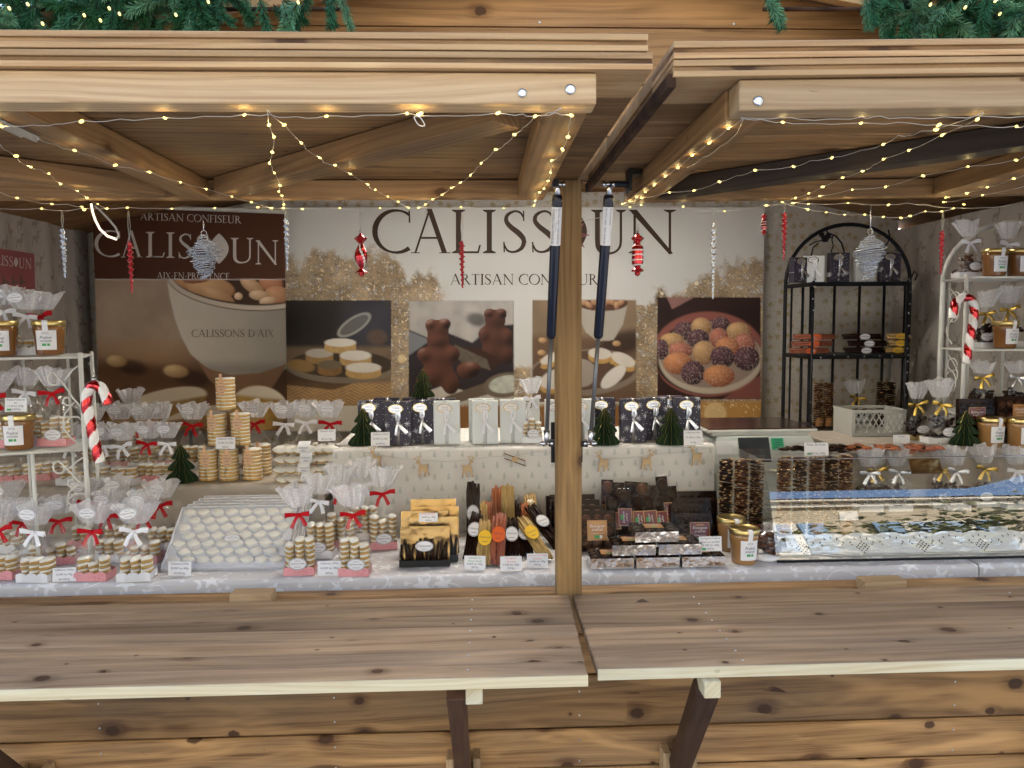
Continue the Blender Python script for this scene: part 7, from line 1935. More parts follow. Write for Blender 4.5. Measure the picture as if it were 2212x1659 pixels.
def right_rack():
    t = thing('wire_rack', 'white arched wire rack with jars and chocolate bags at the right end', 'rack', (0,0,0))
    A = (1.475, 2.30); B = (1.90, 2.30); C_ = (1.90, 2.52); D = (1.535, 2.52)
    for z in (1.725, 1.503, 1.30): shelf(t, A, B, C_, D, z, 12)
    for p, z1 in ((A,1.735),(B,1.735),(C_,1.73)): m = MB().mat(MAT['whitemetal'], True); m.tube([(p[0],p[1],ZR+.002),(p[0],p[1],z1)], .0062, 8); m.build('post', t)
    m = MB().mat(MAT['whitemetal'], True); cx = 1.765; R = cx-D[0]; pts = [(D[0], D[1], ZR+.002),(D[0], D[1], 1.5),(D[0], D[1], 1.70)]+[(cx-R*math.cos(math.radians(a)), D[1], 1.72+R*.86*math.sin(math.radians(a))) for a in range(6, 175, 9)]
    m.tube(pts, .0085, 8); m.build('arch', t)
    m = MB().mat(MAT['whitemetal'], True); m.tube([(D[0]+.022, D[1], ZR+.002), (D[0]+.022, D[1], 1.72)], .0045, 6); m.build('back_bar', t)
    for x in (1.63, 1.75, 1.84): m = MB().mat(MAT['whitemetal'], True); m.tube([(x, D[1], ZR+.002), (x, D[1], 1.72)], .0055, 6); m.build('back_bar', t)
    fn = lambda a, b: (A[0]+(D[0]-A[0])*a, A[1]+(D[1]-A[1])*a, b)
    for z0, z1 in ((1.52,1.70),(1.29,1.49)):
        m = MB().mat(MAT['whitemetal'], True); h = z1-z0
        m.tube([fn(.5+.28*math.sin(q*.5)*(1 if q < 13 else 1), z0+h*q/14) for q in range(15)], .002, 5)
        m.tube([fn(.5+.22*math.cos(q*.5), z0+h*.55+h*.16*math.sin(q*.5)) for q in range(13)], .002, 5); m.tube([fn(.45-.2*math.cos(q*.5), z0+h*.82+h*.10*math.sin(q*.5)) for q in range(13)], .002, 5); m.build('scrollwork', t)
    rebase(t, (1.7, 2.4, ZR))
right_rack()
def rj(px, Y, z, lab, word='amande', light=False, **k): p = at(px, 700, Y); jar(p.x, Y, z+.005, word, lab, light, sc=(.97,.97,1.08), **k)
rj(2142, 2.34, 1.725, 'tilted praline jar on the top shelf of the right rack', rz=-.05); rj(2196, 2.35, 1.725, 'praline jar at the right picture edge, top shelf of the right rack')
rj(2172, 2.35, 1.503, 'praline jar on the middle shelf of the right rack', 'amande')
def rc(px, Y, z, lab, bow, **k): p = at(px, 700, Y); choc_bag(p.x, Y, z+.005, lab, bow, **k)
rc(2087, 2.40, 1.725, 'milk chocolate bag with white bow at the top left of the right rack', 'white', fill='milk', seed=301, w=.085); rc(2170, 2.46, 1.725, 'chocolate bag with white bow behind the top rack jars', 'white', fill='milk', seed=302, sticker=False)
rc(2128, 2.42, 1.503, 'small dark chocolate bag left of the jar on the middle rack shelf', 'goldribbon', seed=303, w=.055); rc(2176, 2.46, 1.503, 'gold bowed bag behind the middle shelf jar', 'goldribbon', seed=304, sticker=False, sc=1.1)
rc(2128, 2.36, 1.30, 'gold bowed chocolate bag on the lower shelf of the right rack', 'goldribbon', seed=305, w=.075, sticker=False, fan=False); rc(2202, 2.36, 1.30, 'silver bowed chocolate bag at the right picture edge, lower rack shelf', 'silver', seed=306, w=.075, sticker=False, fan=False)
p = at(2106, 930, 2.27); praline_box(p.x, 2.27, ZR+.02, 'upright dark praline box with burgundy label on the right step', w=.108, h=.115, lean=-.06, lab='burgundy', labpos=(.0,.55)); p = at(2196, 930, 2.27); praline_box(p.x, 2.28, ZR+.02, 'upright milk praline box with caramel label at the right edge', w=.115, h=.12, lean=-.06, lab='tanlab', milk=True, labpos=(.12,.58))
m = MB().mat(MAT['blackmetal']); m.box((1.66, 2.31, ZR+.011), (.32,.12,.018)); tag(m.build('black_riser_board'), 'thin black board under the upright praline boxes', 'board')

# ============================================================ black arched rack
def black_rack():
    t = thing('black_rack', 'black wrought iron rack with arched top and gold snowflake fabric behind', 'rack', (0,0,0)); BM = 'blackmetal'
    Yb, Yf = 3.36, 3.12
    X0 = at(1697,612,Yb).x; X1 = at(1966,612,Yb).x; F0 = at(1757,624,Yf).x; F1 = at(1963,624,Yf).x; zs = (1.755, 1.456, 1.145)
    m = MB().mat(MAT[BM], True); cx = (X0+X1)/2; R = (X1-X0)/2; m.tube([(X0,Yb,.42),(X0,Yb,1.2),(X0,Yb,1.70)]+[(cx-R*math.cos(math.radians(a)), Yb, 1.755+.262*math.sin(math.radians(a))) for a in range(4, 177, 8)]+[(X1,Yb,1.70),(X1,Yb,1.2),(X1,Yb,.42)], .0085, 8); m.build('arch', t)
    for x in (X0+.030, X1-.02): m = MB().mat(MAT[BM], True); m.tube([(x,Yb+.004,.42),(x,Yb+.004,1.755)], .005, 6); m.build('upright_bar', t)
    for px in (1733, 1750, 1801, 1855, 1908): x = at(px, 700, Yb).x; m = MB().mat(MAT[BM], True); m.tube([(x,Yb,.5),(x,Yb,1.75)], .0065, 6); m.build('back_bar', t)
    for x in (F0, F1): m = MB().mat(MAT[BM], True); m.tube([(x,Yf,.42),(x,Yf,1.76)], .0055 if x == F0 else .009, 8); m.build('post', t)
    for z in zs:
        m = MB().mat(MAT[BM]); m.add([(X0,Yb,z),(F0,Yf,z),(F1,Yf,z),(X1,Yb,z),(X0,Yb,z-.006),(F0,Yf,z-.006),(F1,Yf,z-.006),(X1,Yb,z-.006)], [(0,1,2,3),(7,6,5,4),(0,4,5,1),(1,5,6,2),(2,6,7,3),(3,7,4,0)])
        for a, b in (((X0,Yb),(F0,Yf)),((F0,Yf),(F1,Yf)),((F1,Yf),(X1,Yb))): m.tube([(a[0],a[1],z-.012),(b[0],b[1],z-.012)], .007, 6)
        m.build('rack_shelf', t)
    # vine with leaves inside the arch
    m = MB().mat(MAT[BM], True); g = lambda L: [at(a, b, Yb) for a, b in L]
    m.tube(g([(1783,491),(1788,503),(1806,510),(1818,525),(1824,545),(1821,560)]), .004, 5); m.tube(g([(1800,507),(1797,518),(1800,530),(1795,545)]), .003, 5)
    m.tube(g([(1748,530),(1762,522),(1780,519),(1797,512)]), .003, 5); m.tube(g([(1752,556),(1756,535),(1768,525)]), .003, 5); m.tube(g([(1919,496),(1922,510),(1919,522),(1908,538)]), .004, 5)
    m.tube(g([(1702,612),(1712,604),(1735,600),(1752,612)]), .003, 5); m.tube(g([(1700,605),(1704,590),(1700,584),(1696,592)]), .003, 5); m.tube(g([(1968,600),(1975,586),(1982,594),(1976,606)]), .0035, 5)
    m.mat(MAT[BM], False)
    for (cx_, cy_, k) in ((1783,516,10),(1775,507,7),(1790,508,7),(1751,556,5),(1711,600,4)):
        p = at(cx_, cy_, Yb-.002); s = k/1661*Yb; m.add([(p.x-s,p.y,p.z+s*.3),(p.x,p.y,p.z+s*.9),(p.x+s,p.y,p.z+s*.4),(p.x+s*.5,p.y,p.z-s*.7),(p.x-s*.6,p.y,p.z-s*.7)]+[(p.x,p.y+.006,p.z)], [(0,1,2,3,4),(0,1,5),(1,2,5),(2,3,5),(3,4,5),(4,0,5)])
    o = m.build('vine_ornament', t); rebase(t, (cx, Yb, .42))
    # tinsel of little silver stars wound along the shelves
    m = MB().mat(MAT['silver'], False); r = random.Random(6); W_ = MB()
    def strand(P, n):
        for i in range(n):
            u = i/(n-1)*(len(P)-1); k = min(int(u), len(P)-2); p = Vector(P[k]).lerp(Vector(P[k+1]), u-k)+Vector((r.uniform(-.006,.006), -.010, r.uniform(-.006,.006))); s = .0055; a = r.uniform(0, 6)
            m.add([p+Vector(((s if q % 2 == 0 else s*.4)*math.cos(a+q*PI/5), 0, (s if q % 2 == 0 else s*.4)*math.sin(a+q*PI/5))) for q in range(10)], [list(range(10))])
    strand([(F0,Yf,1.76),(F1,Yf,1.76)], 9); strand([(F1,Yf,1.76),(F1,Yf,1.15)], 14); strand([(F0,Yf,1.74),(F0,Yf,1.10)], 13); strand([(X0,Yb-.02,1.456),(F0,Yf,1.45),(F1,Yf,1.45)], 14)
    o = m.build('star_tinsel'); tag(o, 'thin silver star tinsel wound round the black rack', 'tinsel', kind='stuff')
    return X0, X1, F0, F1, Yb, Yf, zs
BX0, BX1, BF0, BF1, BYb, BYf, Bz = black_rack()
for px, dk, rz, lb, h in ((1727,True,.25,'leftmost, leaning on the arch',.105),(1757,False,-.2,'with trailing ribbon second from left',.112),(1810,True,0,'in the middle of the black rack top',.125),(1866,False,0,'behind the silver spiral ornament',.11),(1920,True,0,'at the right of the black rack top',.125)):
    p = at(px, 600, 3.22); gift_box(p.x, 3.22, Bz[0]+.001, ('charcoal gift box ' if dk else 'white gift box ')+lb, dk, rz=rz, w=.082, h=h, d=.035, group='gift boxes on top of the black rack')
def lying_pouch(px, z, L, fruit, lab, label):
    p = at(px, 750, 3.2); t = thing('peel_stick_pouch', label, 'pouch', (p.x, 3.20, z), 0, 'pouches of peel sticks lying on the black rack'); r = random.Random(int(px+z*1000)); m = MB()
    for k in range(4): m = MB().mat(MAT[fruit], True); m.tube([(-L*.46+r.uniform(0,.006), -.013+k*.009, .008+.011*(k % 2)), (0, -.013+k*.009+r.uniform(-.002,.002), .009+.011*(k % 2)), (L*.46-r.uniform(0,.006), -.013+k*.009, .008+.011*(k % 2))], [.0062,.0070,.0062], 6); m.build('peel_stick', t)
    m = MB().mat(MAT['clear']); m.box((0,0,.014), (L,.046,.026), bev=.004); m.build('pouch_film', t)
    obj('label', oval_sticker(.046, .026, lab, 'ink' if lab == 'glossy_card' else lab, ('Calissoun',), 'ink', brand=False), t, (.0, -.0245, .013))
for k in range(3): lying_pouch(1752+(-4,2,6)[k], Bz[1]+.001+.029*k, .185, 'pinkfruit', 'orangelab', ('bottom','middle','top')[k]+' orange peel pouch lying on the left of the black rack')
for k in range(3): lying_pouch(1866+(0,6,-4)[k], Bz[1]+.001+.029*k, .175, 'choc', 'glossy_card', ('bottom','middle','top')[k]+' dark peel pouch lying in the middle of the black rack')
for k in range(2): lying_pouch(1940, Bz[1]+.001+.029*(k+1), .10, 'lemonfruit', 'yellowlab', ('lower','upper')[k]+' lemon peel pouch lying at the right of the black rack')
lying_pouch(1934, Bz[1]+.001, .11, 'lemonfruit', 'yellowlab', 'bottom lemon peel pouch lying at the right of the black rack')
for px, lb, wh in ((1767,'tanlab','at the left'),(1788,'tanlab','second from left'),(1902,None,'right of the bowed bag'),(1922,None,'at the right end')):
    p = at(px, 900, 3.2); mendiant_tube(p.x, 3.2, Bz[2]+.001, 'chocolate disc tube on the bottom shelf of the black rack '+wh, lb, h=.20, R=.0205, group='chocolate disc tubes on the black rack')
p = at(1850, 900, 3.18); choc_bag(p.x, 3.18, Bz[2]+.001, 'gold bowed chocolate bag on the bottom shelf of the black rack', 'goldribbon', seed=311, w=.09, sc=1.12)

# ============================================================ candy canes and hanging ornaments
def cane(P, label, flip=1):
    """P: picture points of the centre line from the short end to the foot"""
    pts = [at(a, b, Y) for a, b, Y in P]; t = thing('candy_cane', label, 'candy cane', pts[len(pts)//3], 0, 'red and white candy cane ornaments')
    # resample
    c = []; n = 90; seg = [0]
    for i in range(1, len(pts)): seg.append(seg[-1]+(pts[i]-pts[i-1]).length)
    def cr(u):
        s = u*seg[-1]; k = max(i for i in range(len(seg)) if seg[i] <= s+1e-9); k = min(k, len(pts)-2); w = (s-seg[k])/(seg[k+1]-seg[k]); g = lambda j: pts[max(0, min(len(pts)-1, j))]
        a, b, c_, d = g(k-1), g(k), g(k+1), g(k+2); return .5*((2*b)+(c_-a)*w+(2*a-5*b+4*c_-d)*w*w+(3*b-a-3*c_+d)*w**3)
    c = [cr(i/n) for i in range(n+1)]; b0 = t.location.copy(); c = [p-b0 for p in c]
    m = MB(); m.mat(MAT['redglass'], True); m.mat(MAT['whitegloss'], True); N = 24; R = .0125; vs = []; ms = []; up = Vector((0,-1,0)); L = seg[-1]
    for i, p in enumerate(c):
        tt = (c[min(i+1,n)]-c[max(i-1,0)]).normalized(); a = tt.cross(up).normalized(); q = a.cross(tt); e = R*(1 if 0 < i < n else .55)
        for k in range(N):
            an = 2*PI*k/N; ph = (an/(2*PI)*flip + i/n*L/.058) % 1.0; rr = e*(1+.07*math.cos(2*PI*(ph*2-.5))); vs.append(p+(a*math.cos(an)+q*math.sin(an))*rr)
    fs = []
    for i in range(n):
        for k in range(N):
            an = 2*PI*(k+.5)/N; ph = (an/(2*PI)*flip+(i+.5)/n*L/.058) % 1.0; fs.append((i*N+k, i*N+(k+1)%N, (i+1)*N+(k+1)%N, (i+1)*N+k)); ms.append(0 if ph < .5 else 1)
    fs += [list(range(N)), [n*N+k for k in range(N)]]; ms += [1, 1]
    m.add(vs, fs, None, ms); m.build('striped_body', t)
    tp = c[max(range(len(c)), key=lambda i: c[i].z)]
    m = MB().mat(MAT['chrome'], True); m.lathe([(.006,0),(.0065,.006),(.004,.008),(.0005,.0085)], 10, Matrix.Translation(tp+Vector((0,0,R*.9)))); m.tube([tp+Vector((.003*math.cos(a*.7), 0, R+.012+.003*math.sin(a*.7))) for a in range(10)], .0007, 5); m.build('cap', t)
    m = MB().mat(MAT['string'], True); m.tube([tp+Vector((0,0,R+.014)), tp+Vector((-.012 if flip > 0 else .0,.0,.055))], .0006, 4); m.tube([tp+Vector((.001,0,R+.014)), tp+Vector((-.009 if flip > 0 else .003,.0,.055))], .0006, 4); m.build('thread', t)
Yc = 1.875
cane([(234,875,Yc),(229,855,Yc),(217,837,Yc),(202,833,Yc),(189,848,Yc),(187,872,Yc),(191,895,Yc),(199,930,Yc),(208,970,Yc),(216,1000,Yc)], 'red and white candy cane hanging from the left white rack')
Yc = 2.245
cane([(2058,688,Yc),(2060,668,Yc),(2068,650,Yc),(2083,642,Yc),(2099,649,Yc),(2105,668,Yc),(2102,695,Yc),(2096,730,Yc),(2089,772,Yc),(2086,786,Yc)], 'red and white candy cane hanging from the right white rack', -1)

def hang_thread(t, top, z0):
    m = MB().mat(MAT['string'], True); m.tube([(0,0,z0),(-.002,0,(z0+top)/2),(0,0,top)], .0006, 4); m.tube([(0,0,z0),(.003,0,(z0+top)/2),(.001,0,top)], .0005, 4); m.build('thread', t)
def icicle(px, y0, y1, ytop, mat, label, Y=1.712, R=.0062, turns=9):
    A, B = at(px, y0, Y), at(px+(y1-y0)*.01, y1, Y); L = A.z-B.z; t = thing('icicle_ornament', label, 'ornament', B, 0, 'twisted icicle ornaments hanging from the awning')
    m = MB().mat(MAT[mat], True); N = 12; n = 70; vs = []
    for i in range(n+1):
        u = i/n; z = L*u; rr = R*(.35+.65*min(1, u*1.5)); rr *= 1-.75*max(0, (u-.94)/.06); off = rr*.30
        a0 = u*turns*2*PI
        for k in range(N): an = 2*PI*k/N; vs.append((rr*.75*math.cos(an)*(1+.22*math.cos(2*(an-a0)))+off*math.cos(a0), rr*.75*math.sin(an)*(1+.22*math.cos(2*(an-a0)))+off*math.sin(a0), z))
    m.add(vs, [(i*N+k, i*N+(k+1)%N, (i+1)*N+(k+1)%N, (i+1)*N+k) for i in range(n) for k in range(N)]+[list(range(N)), [n*N+k for k in range(N)]]); m.build('twisted_body', t)
    hang_thread(t, at(px, ytop, Y).z-B.z, L)
icicle(140, 492, 601, 455, 'silverglit', 'silver blue glitter icicle at the far left over the reindeer fabric'); icicle(284, 520, 633, 455, 'redglit', 'red icicle hanging before the brown banner')
icicle(620, 470, 586, 452, 'silverglit', 'silver blue glitter icicle at the edge between banner and poster', R=.0055); icicle(998, 520, 622, 462, 'redglit', 'red icicle hanging left of the gas struts before the L', R=.0065)
icicle(1538, 480, 646, 452, 'silver', 'long slim silver glass icicle right of the striped candy', R=.0062, turns=12); icicle(1692, 458, 562, 440, 'redglit', 'red icicle hanging near the black rack, right of the small candy')
icicle(2031, 498, 592, 455, 'redglit', 'red twisted icicle left of the right white rack', R=.006)
def candy(px, y0, y1, ytop, kind, label, Y=1.70):
    A, B = at(px, y0, Y), at(px, y1, Y); L = A.z-B.z; t = thing('candy_ornament', label, 'ornament', B, 0, 'wrapped candy ornaments in red glass'); m = MB(); m.mat(MAT['redglass'], True); m.mat(MAT['whitegloss'], True)
    if kind == 'twist': prof = [(.0005,0),(.012,.03),(.014,.06),(.013,.085),(.030,.092),(.031,.10),(.014,.17),(.011,.19),(.022,.26),(.031,.38),(.034,.47),(.031,.56),(.020,.68),(.010,.75),(.010,.77),(.024,.84),(.032,.89),(.020,.93),(.010,.96),(.006,1.0)]
    else: prof = [(.0005,0),(.012,.03),(.014,.06),(.012,.085),(.031,.12),(.028,.15),(.012,.21),(.020,.245),(.029,.28),(.030,.33),(.030,.38),(.030,.44),(.030,.50),(.030,.56),(.030,.62),(.029,.68),(.020,.715),(.011,.755),(.014,.79),(.032,.87),(.022,.92),(.010,.96),(.006,1.0)]
    k = L/.155; prof = [(r_*k*.70, z*L) for r_, z in prof]; P = []
    for i in range(len(prof)-1):
        for q in range(4): u = q/4; P.append((prof[i][0]*(1-u)+prof[i+1][0]*u, prof[i][1]*(1-u)+prof[i+1][1]*u))
    P.append(prof[-1]); N = 32; vs = []; ms = []
    for (rr, z) in P:
        for q in range(N): f = 1+(.10*math.cos(6*2*PI*q/N) if (z < .2*L or z > .76*L) else 0); vs.append((rr*f*math.cos(2*PI*q/N), rr*f*math.sin(2*PI*q/N), z))
    fs = []
    for i in range(len(P)-1):
        for q in range(N):
            u = (P[i][1]+P[i+1][1])/2/L; an = q/N
            w = (((an*3+u*1.4) % 1) < .17 and .19 < u < .76) if kind == 'twist' else (.24 < u < .72 and ((u-.24+.010*math.sin(2*PI*an)) % .115) < .030)
            fs.append((i*N+q, i*N+(q+1)%N, (i+1)*N+(q+1)%N, (i+1)*N+q)); ms.append(1 if w else 0)
    m.smooth = True; m.add(vs, fs, None, ms); m.build('glass_body', t)
    m = MB().mat(MAT['chrome'], True); m.lathe([(.004*k,L),(.0045*k,L+.006*k),(.002*k,L+.008*k)], 10); m.tube([(.003*k*math.cos(a*.7), 0, L+.010*k+.003*k*math.sin(a*.7)) for a in range(10)], .0007, 5); m.build('cap', t); hang_thread(t, at(px, ytop, Y).z-B.z, L+.012*k)
candy(781, 504, 598, 458, 'twist', 'red glass candy ornament with a white swirl, left of the big lettering'); candy(1377, 503, 597, 484, 'band', 'red glass candy ornament with white bands, right of the gas struts'); candy(1650, 461, 508, 452, 'band', 'small red candy ornament at the right edge of the poster', Y=2.0)
def spiral_orn(px, y0, y1, ytop, label, Y=1.70):
    A, B = at(px, y0, Y), at(px, y1, Y); L = A.z-B.z; t = thing('spiral_ornament', label, 'ornament', B, 0, 'silver glitter wire spiral ornaments'); r = random.Random(px); m = MB().mat(MAT['silverglit'], True); pts = []; T_ = 26
    for i in range(T_*18):
        u = i/(T_*18); a = u*T_*2*PI
        prof = .30+.70*min(1, u/.62) if u < .62 else 1-.88*((u-.62)/.38)**1.6
        rr = .033*prof*(1+.12*math.sin(a*.37)+.05*math.sin(a*2.3)); pts.append((rr*math.cos(a), rr*math.sin(a), L*u+.003*math.sin(a*.9+1)+.0035*math.cos(a)))
    m.tube(pts, .00105, 4); m.build('wire_spiral', t)
    m = MB().mat(MAT['silver'], True); m.tube([(.006*math.cos(a*.6), 0, L+.008+.006*math.sin(a*.6)) for a in range(12)], .0008, 5); m.tube([(0,0,L+.014), (0,0,at(px, ytop, Y).z-B.z)], .0012, 5); m.build('hanger', t)
spiral_orn(444, 512, 600, 478, 'silver wire spiral ornament before the brown banner'); spiral_orn(1877, 508, 600, 443, 'silver wire spiral ornament before the black rack')
# paper star hidden behind the post
p = at(1236, 508, 2.3); t = thing('paper_star', 'faded pink paper star peeping out right of the wooden post', 'ornament', p); m = MB().mat(simple('pink paper', (.26,.10,.11), .6)); P = []
for q in range(16): a = 2*PI*q/16; rr = .052 if q % 2 == 0 else .022; P.append((rr*math.cos(a), rr*math.sin(a)))
m.prism(P, -.004, .004); m.build('star_body', t); m = MB().mat(MAT['string'], True); m.tube([Vector((.01,0,.04)), at(1312,468,2.0)-p], .0008, 4); m.build('thread', t)
# glowing light strip loop
t = thing('light_strip', 'glowing warm light strip loop at the top left corner of the brown banner', 'light strip', (0,0,0)); m = MB().mat(MAT['neon'], True)
m.tube([at(a, b, 2.9) for a, b in ((197,440),(200,458),(206,476),(216,495),(232,510),(252,517))], .0042, 8); m.build('lit_strip', t); m = MB().mat(MAT['whitegloss'], True)
m.tube([at(a, b, 2.9) for a, b in ((252,517),(256,508),(250,492),(236,475),(220,458),(206,444))], .004, 8); m.build('unlit_strip', t); rebase(t, at(225, 480, 2.9))

# ============================================================ fairy lights
GLOW = bpy.data.lights.new('bulb_glow', 'POINT'); GLOW.energy = .0045; GLOW.color = (1.0,.74,.30); GLOW.shadow_soft_size = .003; GLOW.use_shadow = True
def lights_string(label, wires, bulbs, scl=1.0):
    t = thing('fairy_lights', label, 'fairy lights', (0,0,0), 0, 'warm fairy light strings under the awnings'); r = random.Random(len(bulbs))
    def P(a, b):
        if b < 447.5:
            p = atz(a, b, 1.8555)
            if .93 <= p.y <= 1.70: return p
            return at(a, b, .945 if p.y < .93 else 1.70)
        return at(a, b, 1.70)
    for W_ in wires:
        pts = [P(*W_[0])]
        for q in range(1, len(W_)):
            A, B = P(*W_[q-1]), P(*W_[q])
            for k in (1, 2, 3): pts.append(A.lerp(B, k/3)+(Vector((r.uniform(-.0012,.0012), r.uniform(-.001,.001), -.0015*(k in (1,2))+r.uniform(-.001,.001))) if k < 3 else Vector((0,0,0))))
        m = MB().mat(MAT['wire'], True); m.tube(pts, .00055, 4); m.build('wire', t)
    def mk(): m = MB().mat(MAT['bulb'], True); m.lathe([(.0004,-.0036),(.0018,-.0026),(.0024,0),(.0018,.0026),(.0004,.0036)], 8); return fixed(m, 'bulb')
    me = cached('bulb', mk)
    for (a, b) in bulbs: p = P(a, b); p.z -= .0006; obj('bulb', me, t, p, (PI/2+r.uniform(-.5,.5), r.uniform(-.5,.5), r.uniform(0,3)), sc=r.uniform(.7,1.0)*scl); gl_ = bpy.data.objects.new('bulb_glow', GLOW); COL.objects.link(gl_); gl_.parent = t; KIDS[t.name].append(gl_); gl_.location = p+Vector((0,0,-.001))
    c = P(*bulbs[0]); rebase(t, c)
LS = [('string along the front beam of the left awning', [[(0,272),(70,270),(120,268),(176,260),(260,257),(355,254),(440,251),(528,247),(580,247),(640,252),(705,250),(790,249),(880,244),(960,250),(1020,249),(1077,244),(1130,246),(1156,250),(1200,243),(1234,248)],[(1156,250),(1185,243),(1212,234)]], [(4,272),(176,261),(356,254),(528,247),(705,250),(879,244),(902,246),(909,244),(1076,243),(1156,250),(1234,248)]),
 ('swag falling straight from the left awning beam', [[(578,239),(581,269),(592,295),(588,328),(582,352),(593,373),(605,400),(602,413),(609,422),(613,441),(612,449)]], [(581,269),(592,295),(588,328),(582,352),(593,373),(605,400),(602,413),(609,422),(613,441),(612,449)]),
 ('swag sloping right from the left awning beam', [[(579,240),(614,269),(651,308),(665,325),(691,340),(704,352),(724,356),(757,375),(795,398),(801,408),(811,409),(838,424),(860,435),(882,448)]], [(614,269),(651,308),(691,340),(724,356),(757,375),(795,398),(811,409),(838,424),(860,435),(882,448)]),
 ('swag rising to the right end of the left awning', [[(904,448),(919,441),(934,430),(955,420),(975,405),(994,394),(1016,378),(1030,362),(1039,352),(1071,322),(1090,312),(1111,290),(1130,275),(1156,250)]], [(904,448),(919,441),(934,430),(955,420),(975,405),(994,394),(1016,378),(1039,352),(1071,322),(1111,290)]),
 ('string down the right side of the left awning', [[(1234,248),(1228,272),(1227,295),(1215,322),(1213,333),(1191,346),(1189,372),(1184,390),(1175,407),(1165,415),(1156,433),(1154,443)]], [(1227,295),(1215,322),(1191,346),(1189,372),(1184,390),(1175,407),(1165,415),(1156,433),(1154,443)]),
 ('rear string under the left awning', [[(0,451),(90,450),(130,455),(178,450),(275,448),(371,450),(464,449),(557,447),(587,449),(612,449),(653,451),(734,449),(790,452),(820,449),(882,448),(904,448),(996,447),(1088,449),(1154,444)]], [(90,450),(181,453),(275,448),(371,450),(464,449),(557,447),(587,449),(653,451),(734,449),(821,449),(996,447),(1088,449)]),
 ('swag from the metal rail across the left awning', [[(80,299),(120,311),(161,324),(200,336),(249,356),(280,362),(323,371),(390,393),(446,408),(501,424),(543,436),(585,449)]], [(161,324),(249,356),(323,371),(390,393),(446,408),(501,424),(543,436)]),
 ('swag falling from the far left of the awning', [[(0,312),(16,326),(35,336),(48,352),(67,360),(86,366),(106,374),(116,386),(131,397),(168,412),(188,427),(211,440),(231,450)]], [(35,336),(67,360),(106,374),(131,397),(168,412),(188,427),(211,440),(231,450)]),
 ('short swag at the left edge of the rear beam', [[(0,415),(37,427),(80,436),(112,440),(145,441),(177,446)]], [(37,427),(112,440),(177,446),(184,452)]),
 ('string along the front beam of the right awning', [[(1600,254),(1645,258),(1691,263),(1760,266),(1860,265),(1940,264),(2028,269),(2110,270),(2196,272),(2212,272)],[(1600,254),(1700,253),(1790,257),(1860,253),(1900,250),(1960,254),(2040,252),(2110,250),(2212,251)]], [(1691,263),(1860,265),(2028,269),(2196,272)]),
 ('string down the left side of the right awning', [[(1604,256),(1573,276),(1532,308),(1495,335),(1464,362),(1437,380),(1413,399),(1394,414),(1375,425),(1368,440)],[(1606,256),(1590,290),(1556,316),(1518,340),(1484,362)]], [(1573,276),(1532,308),(1495,335),(1464,362),(1437,380),(1413,399),(1394,414),(1375,425),(1360,434)]),
 ('upper swag across the right awning', [[(2124,243),(2022,279),(1990,283),(1960,293),(1940,292),(1908,311),(1860,325),(1797,340),(1750,347),(1714,359),(1631,367),(1590,380),(1554,392),(1499,411),(1446,415),(1386,427),(1344,440)]], [(2022,279),(1908,311),(1797,340),(1714,359),(1631,367),(1554,392),(1499,411),(1446,415),(1386,427),(1344,440)]),
 ('steep swag to the corner of the right awning', [[(2124,243),(2111,257),(2035,291),(1963,324),(1908,343),(1888,355),(1863,369),(1820,383),(1777,403),(1747,417),(1718,427),(1690,436),(1656,444)]], [(2111,257),(2035,291),(1963,324),(1908,343),(1863,369),(1820,383),(1777,403),(1747,417),(1718,427),(1690,436)]),
 ('long swag crossing the right edge of the picture', [[(2212,339),(2195,345),(2091,359),(1994,379),(1913,403),(1841,409),(1771,423),(1713,438)]], [(2195,345),(2091,359),(1994,379),(1913,403),(1841,409),(1771,423),(1713,438)]),
 ('two short swags at the right rear corner', [[(2212,379),(2190,385),(2132,404),(2088,417),(2043,426)],[(2212,403),(2122,421),(2080,430),(2038,436)]], [(2190,385),(2132,404),(2088,417),(2043,426),(2122,421),(2038,436),(2082,441)]),
 ('rear string under the right awning', [[(1344,443),(1385,444),(1476,446),(1520,456),(1565,456),(1610,450),(1655,443),(1720,438),(1747,440),(1832,438),(1919,442),(1960,438),(2000,442),(2060,449),(2125,449),(2188,441)]], [(1361,447),(1385,442),(1476,446),(1565,456),(1655,443),(1747,440),(1832,438),(1919,442),(2060,449)]),
 ('drooping lower string before the snowflake fabric', [[(1690,437),(1745,452),(1785,458),(1825,463),(1868,463),(1908,468),(1946,470),(1966,466),(1999,456),(2034,456),(2061,449)]], [(1745,452),(1785,458),(1825,463),(1868,463),(1908,468),(1946,470),(1966,466),(1999,456),(2034,456)])]
for lb, w, b in LS: lights_string('warm fairy light '+lb, w, b)
m = MB().mat(MAT['wire'], True); m.tube([at(906+18*math.cos(a*.5)*(.6+.1*math.sin(a)), 262+11*math.sin(a*.5+.6), .95) for a in range(34)], .0007, 4); tag(m.build('wire_coil'), 'spare coil of clear light wire under the left front beam', 'wire')

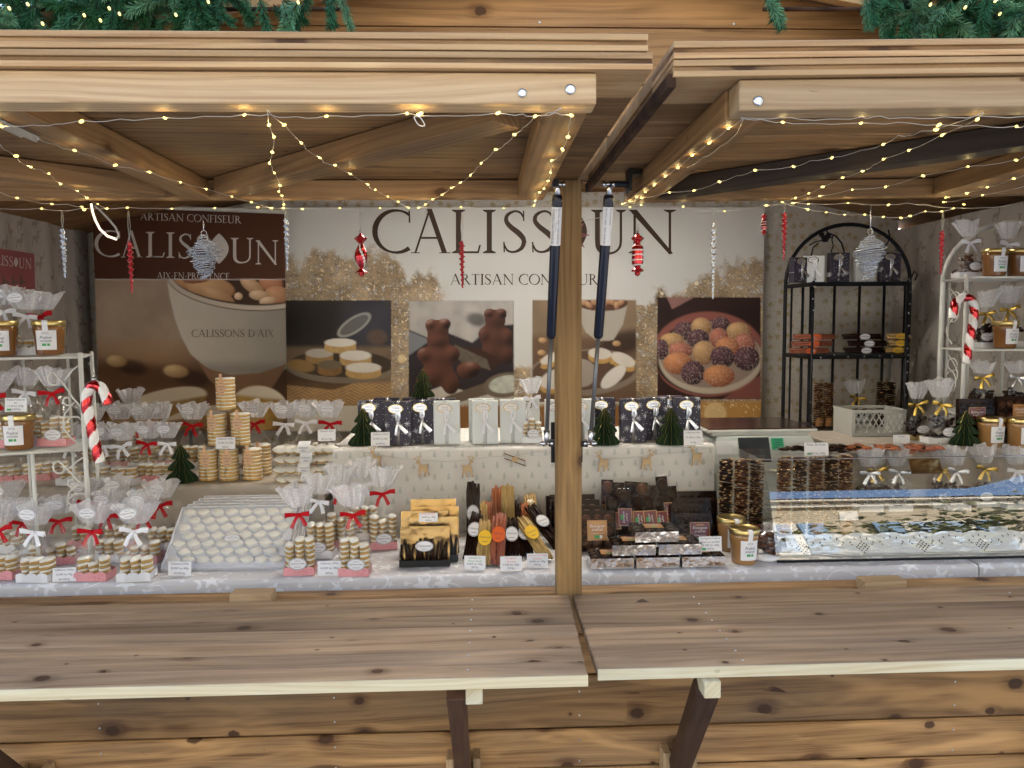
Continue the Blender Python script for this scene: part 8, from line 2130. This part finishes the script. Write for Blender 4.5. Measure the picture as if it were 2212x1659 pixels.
# ============================================================ pine garland on the gable
def needle_mesh(seed, col):
    def f():
        rg = np.random.default_rng(seed); n = 330; L = .105
        u = rg.uniform(0, 1, n)**.8; a = rg.uniform(0, 2*PI, n); sp = rg.uniform(.5, 1.05, n); ln = rg.uniform(.020, .031, n)*(1-.15*u)
        base_ = np.stack([u*L, np.zeros(n), np.zeros(n)], 1); d = np.stack([np.cos(sp), np.sin(sp)*np.cos(a), np.sin(sp)*np.sin(a)], 1)
        side = np.cross(d, rg.normal(0, 1, (n,3))); side /= np.linalg.norm(side, axis=1)[:,None]; w = .00085
        V = np.stack([base_-side*w, base_+side*w, base_+d*ln[:,None]+side*w*.8, base_+d*ln[:,None]-side*w*.8], 1).reshape(-1, 3); F = np.arange(4*n).reshape(n, 4)
        m = MB().mat(col); m.add(V.tolist(), F.tolist()); m.mat(MAT['bark'], True); m.tube([(0,0,0),(L,0,0)], .0014, 5); return m.mesh('needle_tuft')
    return cached(('needle', seed), f)
gm = [simple('blue green pine needle', (.034,.135,.062), .6, vary=.5), simple('deep green pine needle', (.022,.10,.035), .6, vary=.5), simple('light green pine needle', (.12,.28,.15), .6, vary=.4)]
def garland(label, spots, bulbs):
    t = thing('pine_garland', label, 'garland', at(spots[0][0], spots[0][1], 1.50), 0, 'artificial pine garlands on the gable'); r = random.Random(len(spots)); b0 = t.location.copy()
    for i, (a, b, ang) in enumerate(spots):
        Y = 1.56-r.uniform(0, .10); p = at(a, b, Y)-b0; obj('needle_tuft', needle_mesh(i % 6, gm[i % 3] if i % 6 < 5 else gm[2]), t, p, (r.uniform(0,6), math.radians(ang)+r.uniform(-.35,.35), r.uniform(-.5,.5)), sc=r.uniform(.55,.8))
    for a, b in bulbs: obj('bulb', CACHE['bulb'], t, at(a, b, 1.44)-b0, (1,0,0))
    m = MB().mat(MAT['bark'], True); xs = [s[0] for s in spots]; m.tube([at(x, min(60, -30+(50 if True else 0)), 1.57)-b0 for x in (min(xs), (min(xs)+max(xs))/2, max(xs))], .004, 6); m.build('garland_stem', t)
r = random.Random(12); sp = []
for i in range(125):
    x = r.uniform(-40, 470); lim = 66 if x < 250 else (30 if x < 350 else 44); y = r.uniform(-70, lim); sp.append((x, y, r.choice((20, 60, 110, 150, 200, 330))))
for x in range(-20, 250, 14): sp.append((x, 56+r.uniform(-6,6), 70+r.uniform(-30,60)))
sp += [(395,25,60),(410,30,80),(425,25,100),(440,34,110),(450,20,90),(420,10,80),(590,8,70),(610,4,80),(630,6,100),(605,-10,60),(645,0,110),(560,-12,80),(500,-12,60),(530,-15,90),(480,-6,90),(700,-16,80),(735,-10,80),(720,-20,90),(670,-14,100)]
garland('thick green pine garland with lights over the left gable', sp, [(60,9),(182,100*.33),(92,49+2),(258,30),(217,44),(380,32),(450,4),(644,5),(236,18),(20,18)])
sp = []
for i in range(95): x = r.uniform(1935, 2250); y = r.uniform(-60, 20+min(45, (x-1900)*.22)); sp.append((x, y, r.choice((20, 60, 110, 150, 200, 330))))
sp += [(1648,-28,70),(1662,-22,80),(1678,-24,90),(1870,-14,90),(1880,-18,80),(1915,20,80),(1925,34,70),(1945,40,90),(1960,44,80),(1985,48,100),(2070,62,80),(2100,66,90),(2130,62,100),(2160,66,80),(2190,60,90),(2205,66,90),(2040,44,90),(1930,8,100),(1910,0,80)]
garland('green pine garland with lights over the right gable', sp, [(2085,16),(2160,30),(2150,2),(2010,10)])
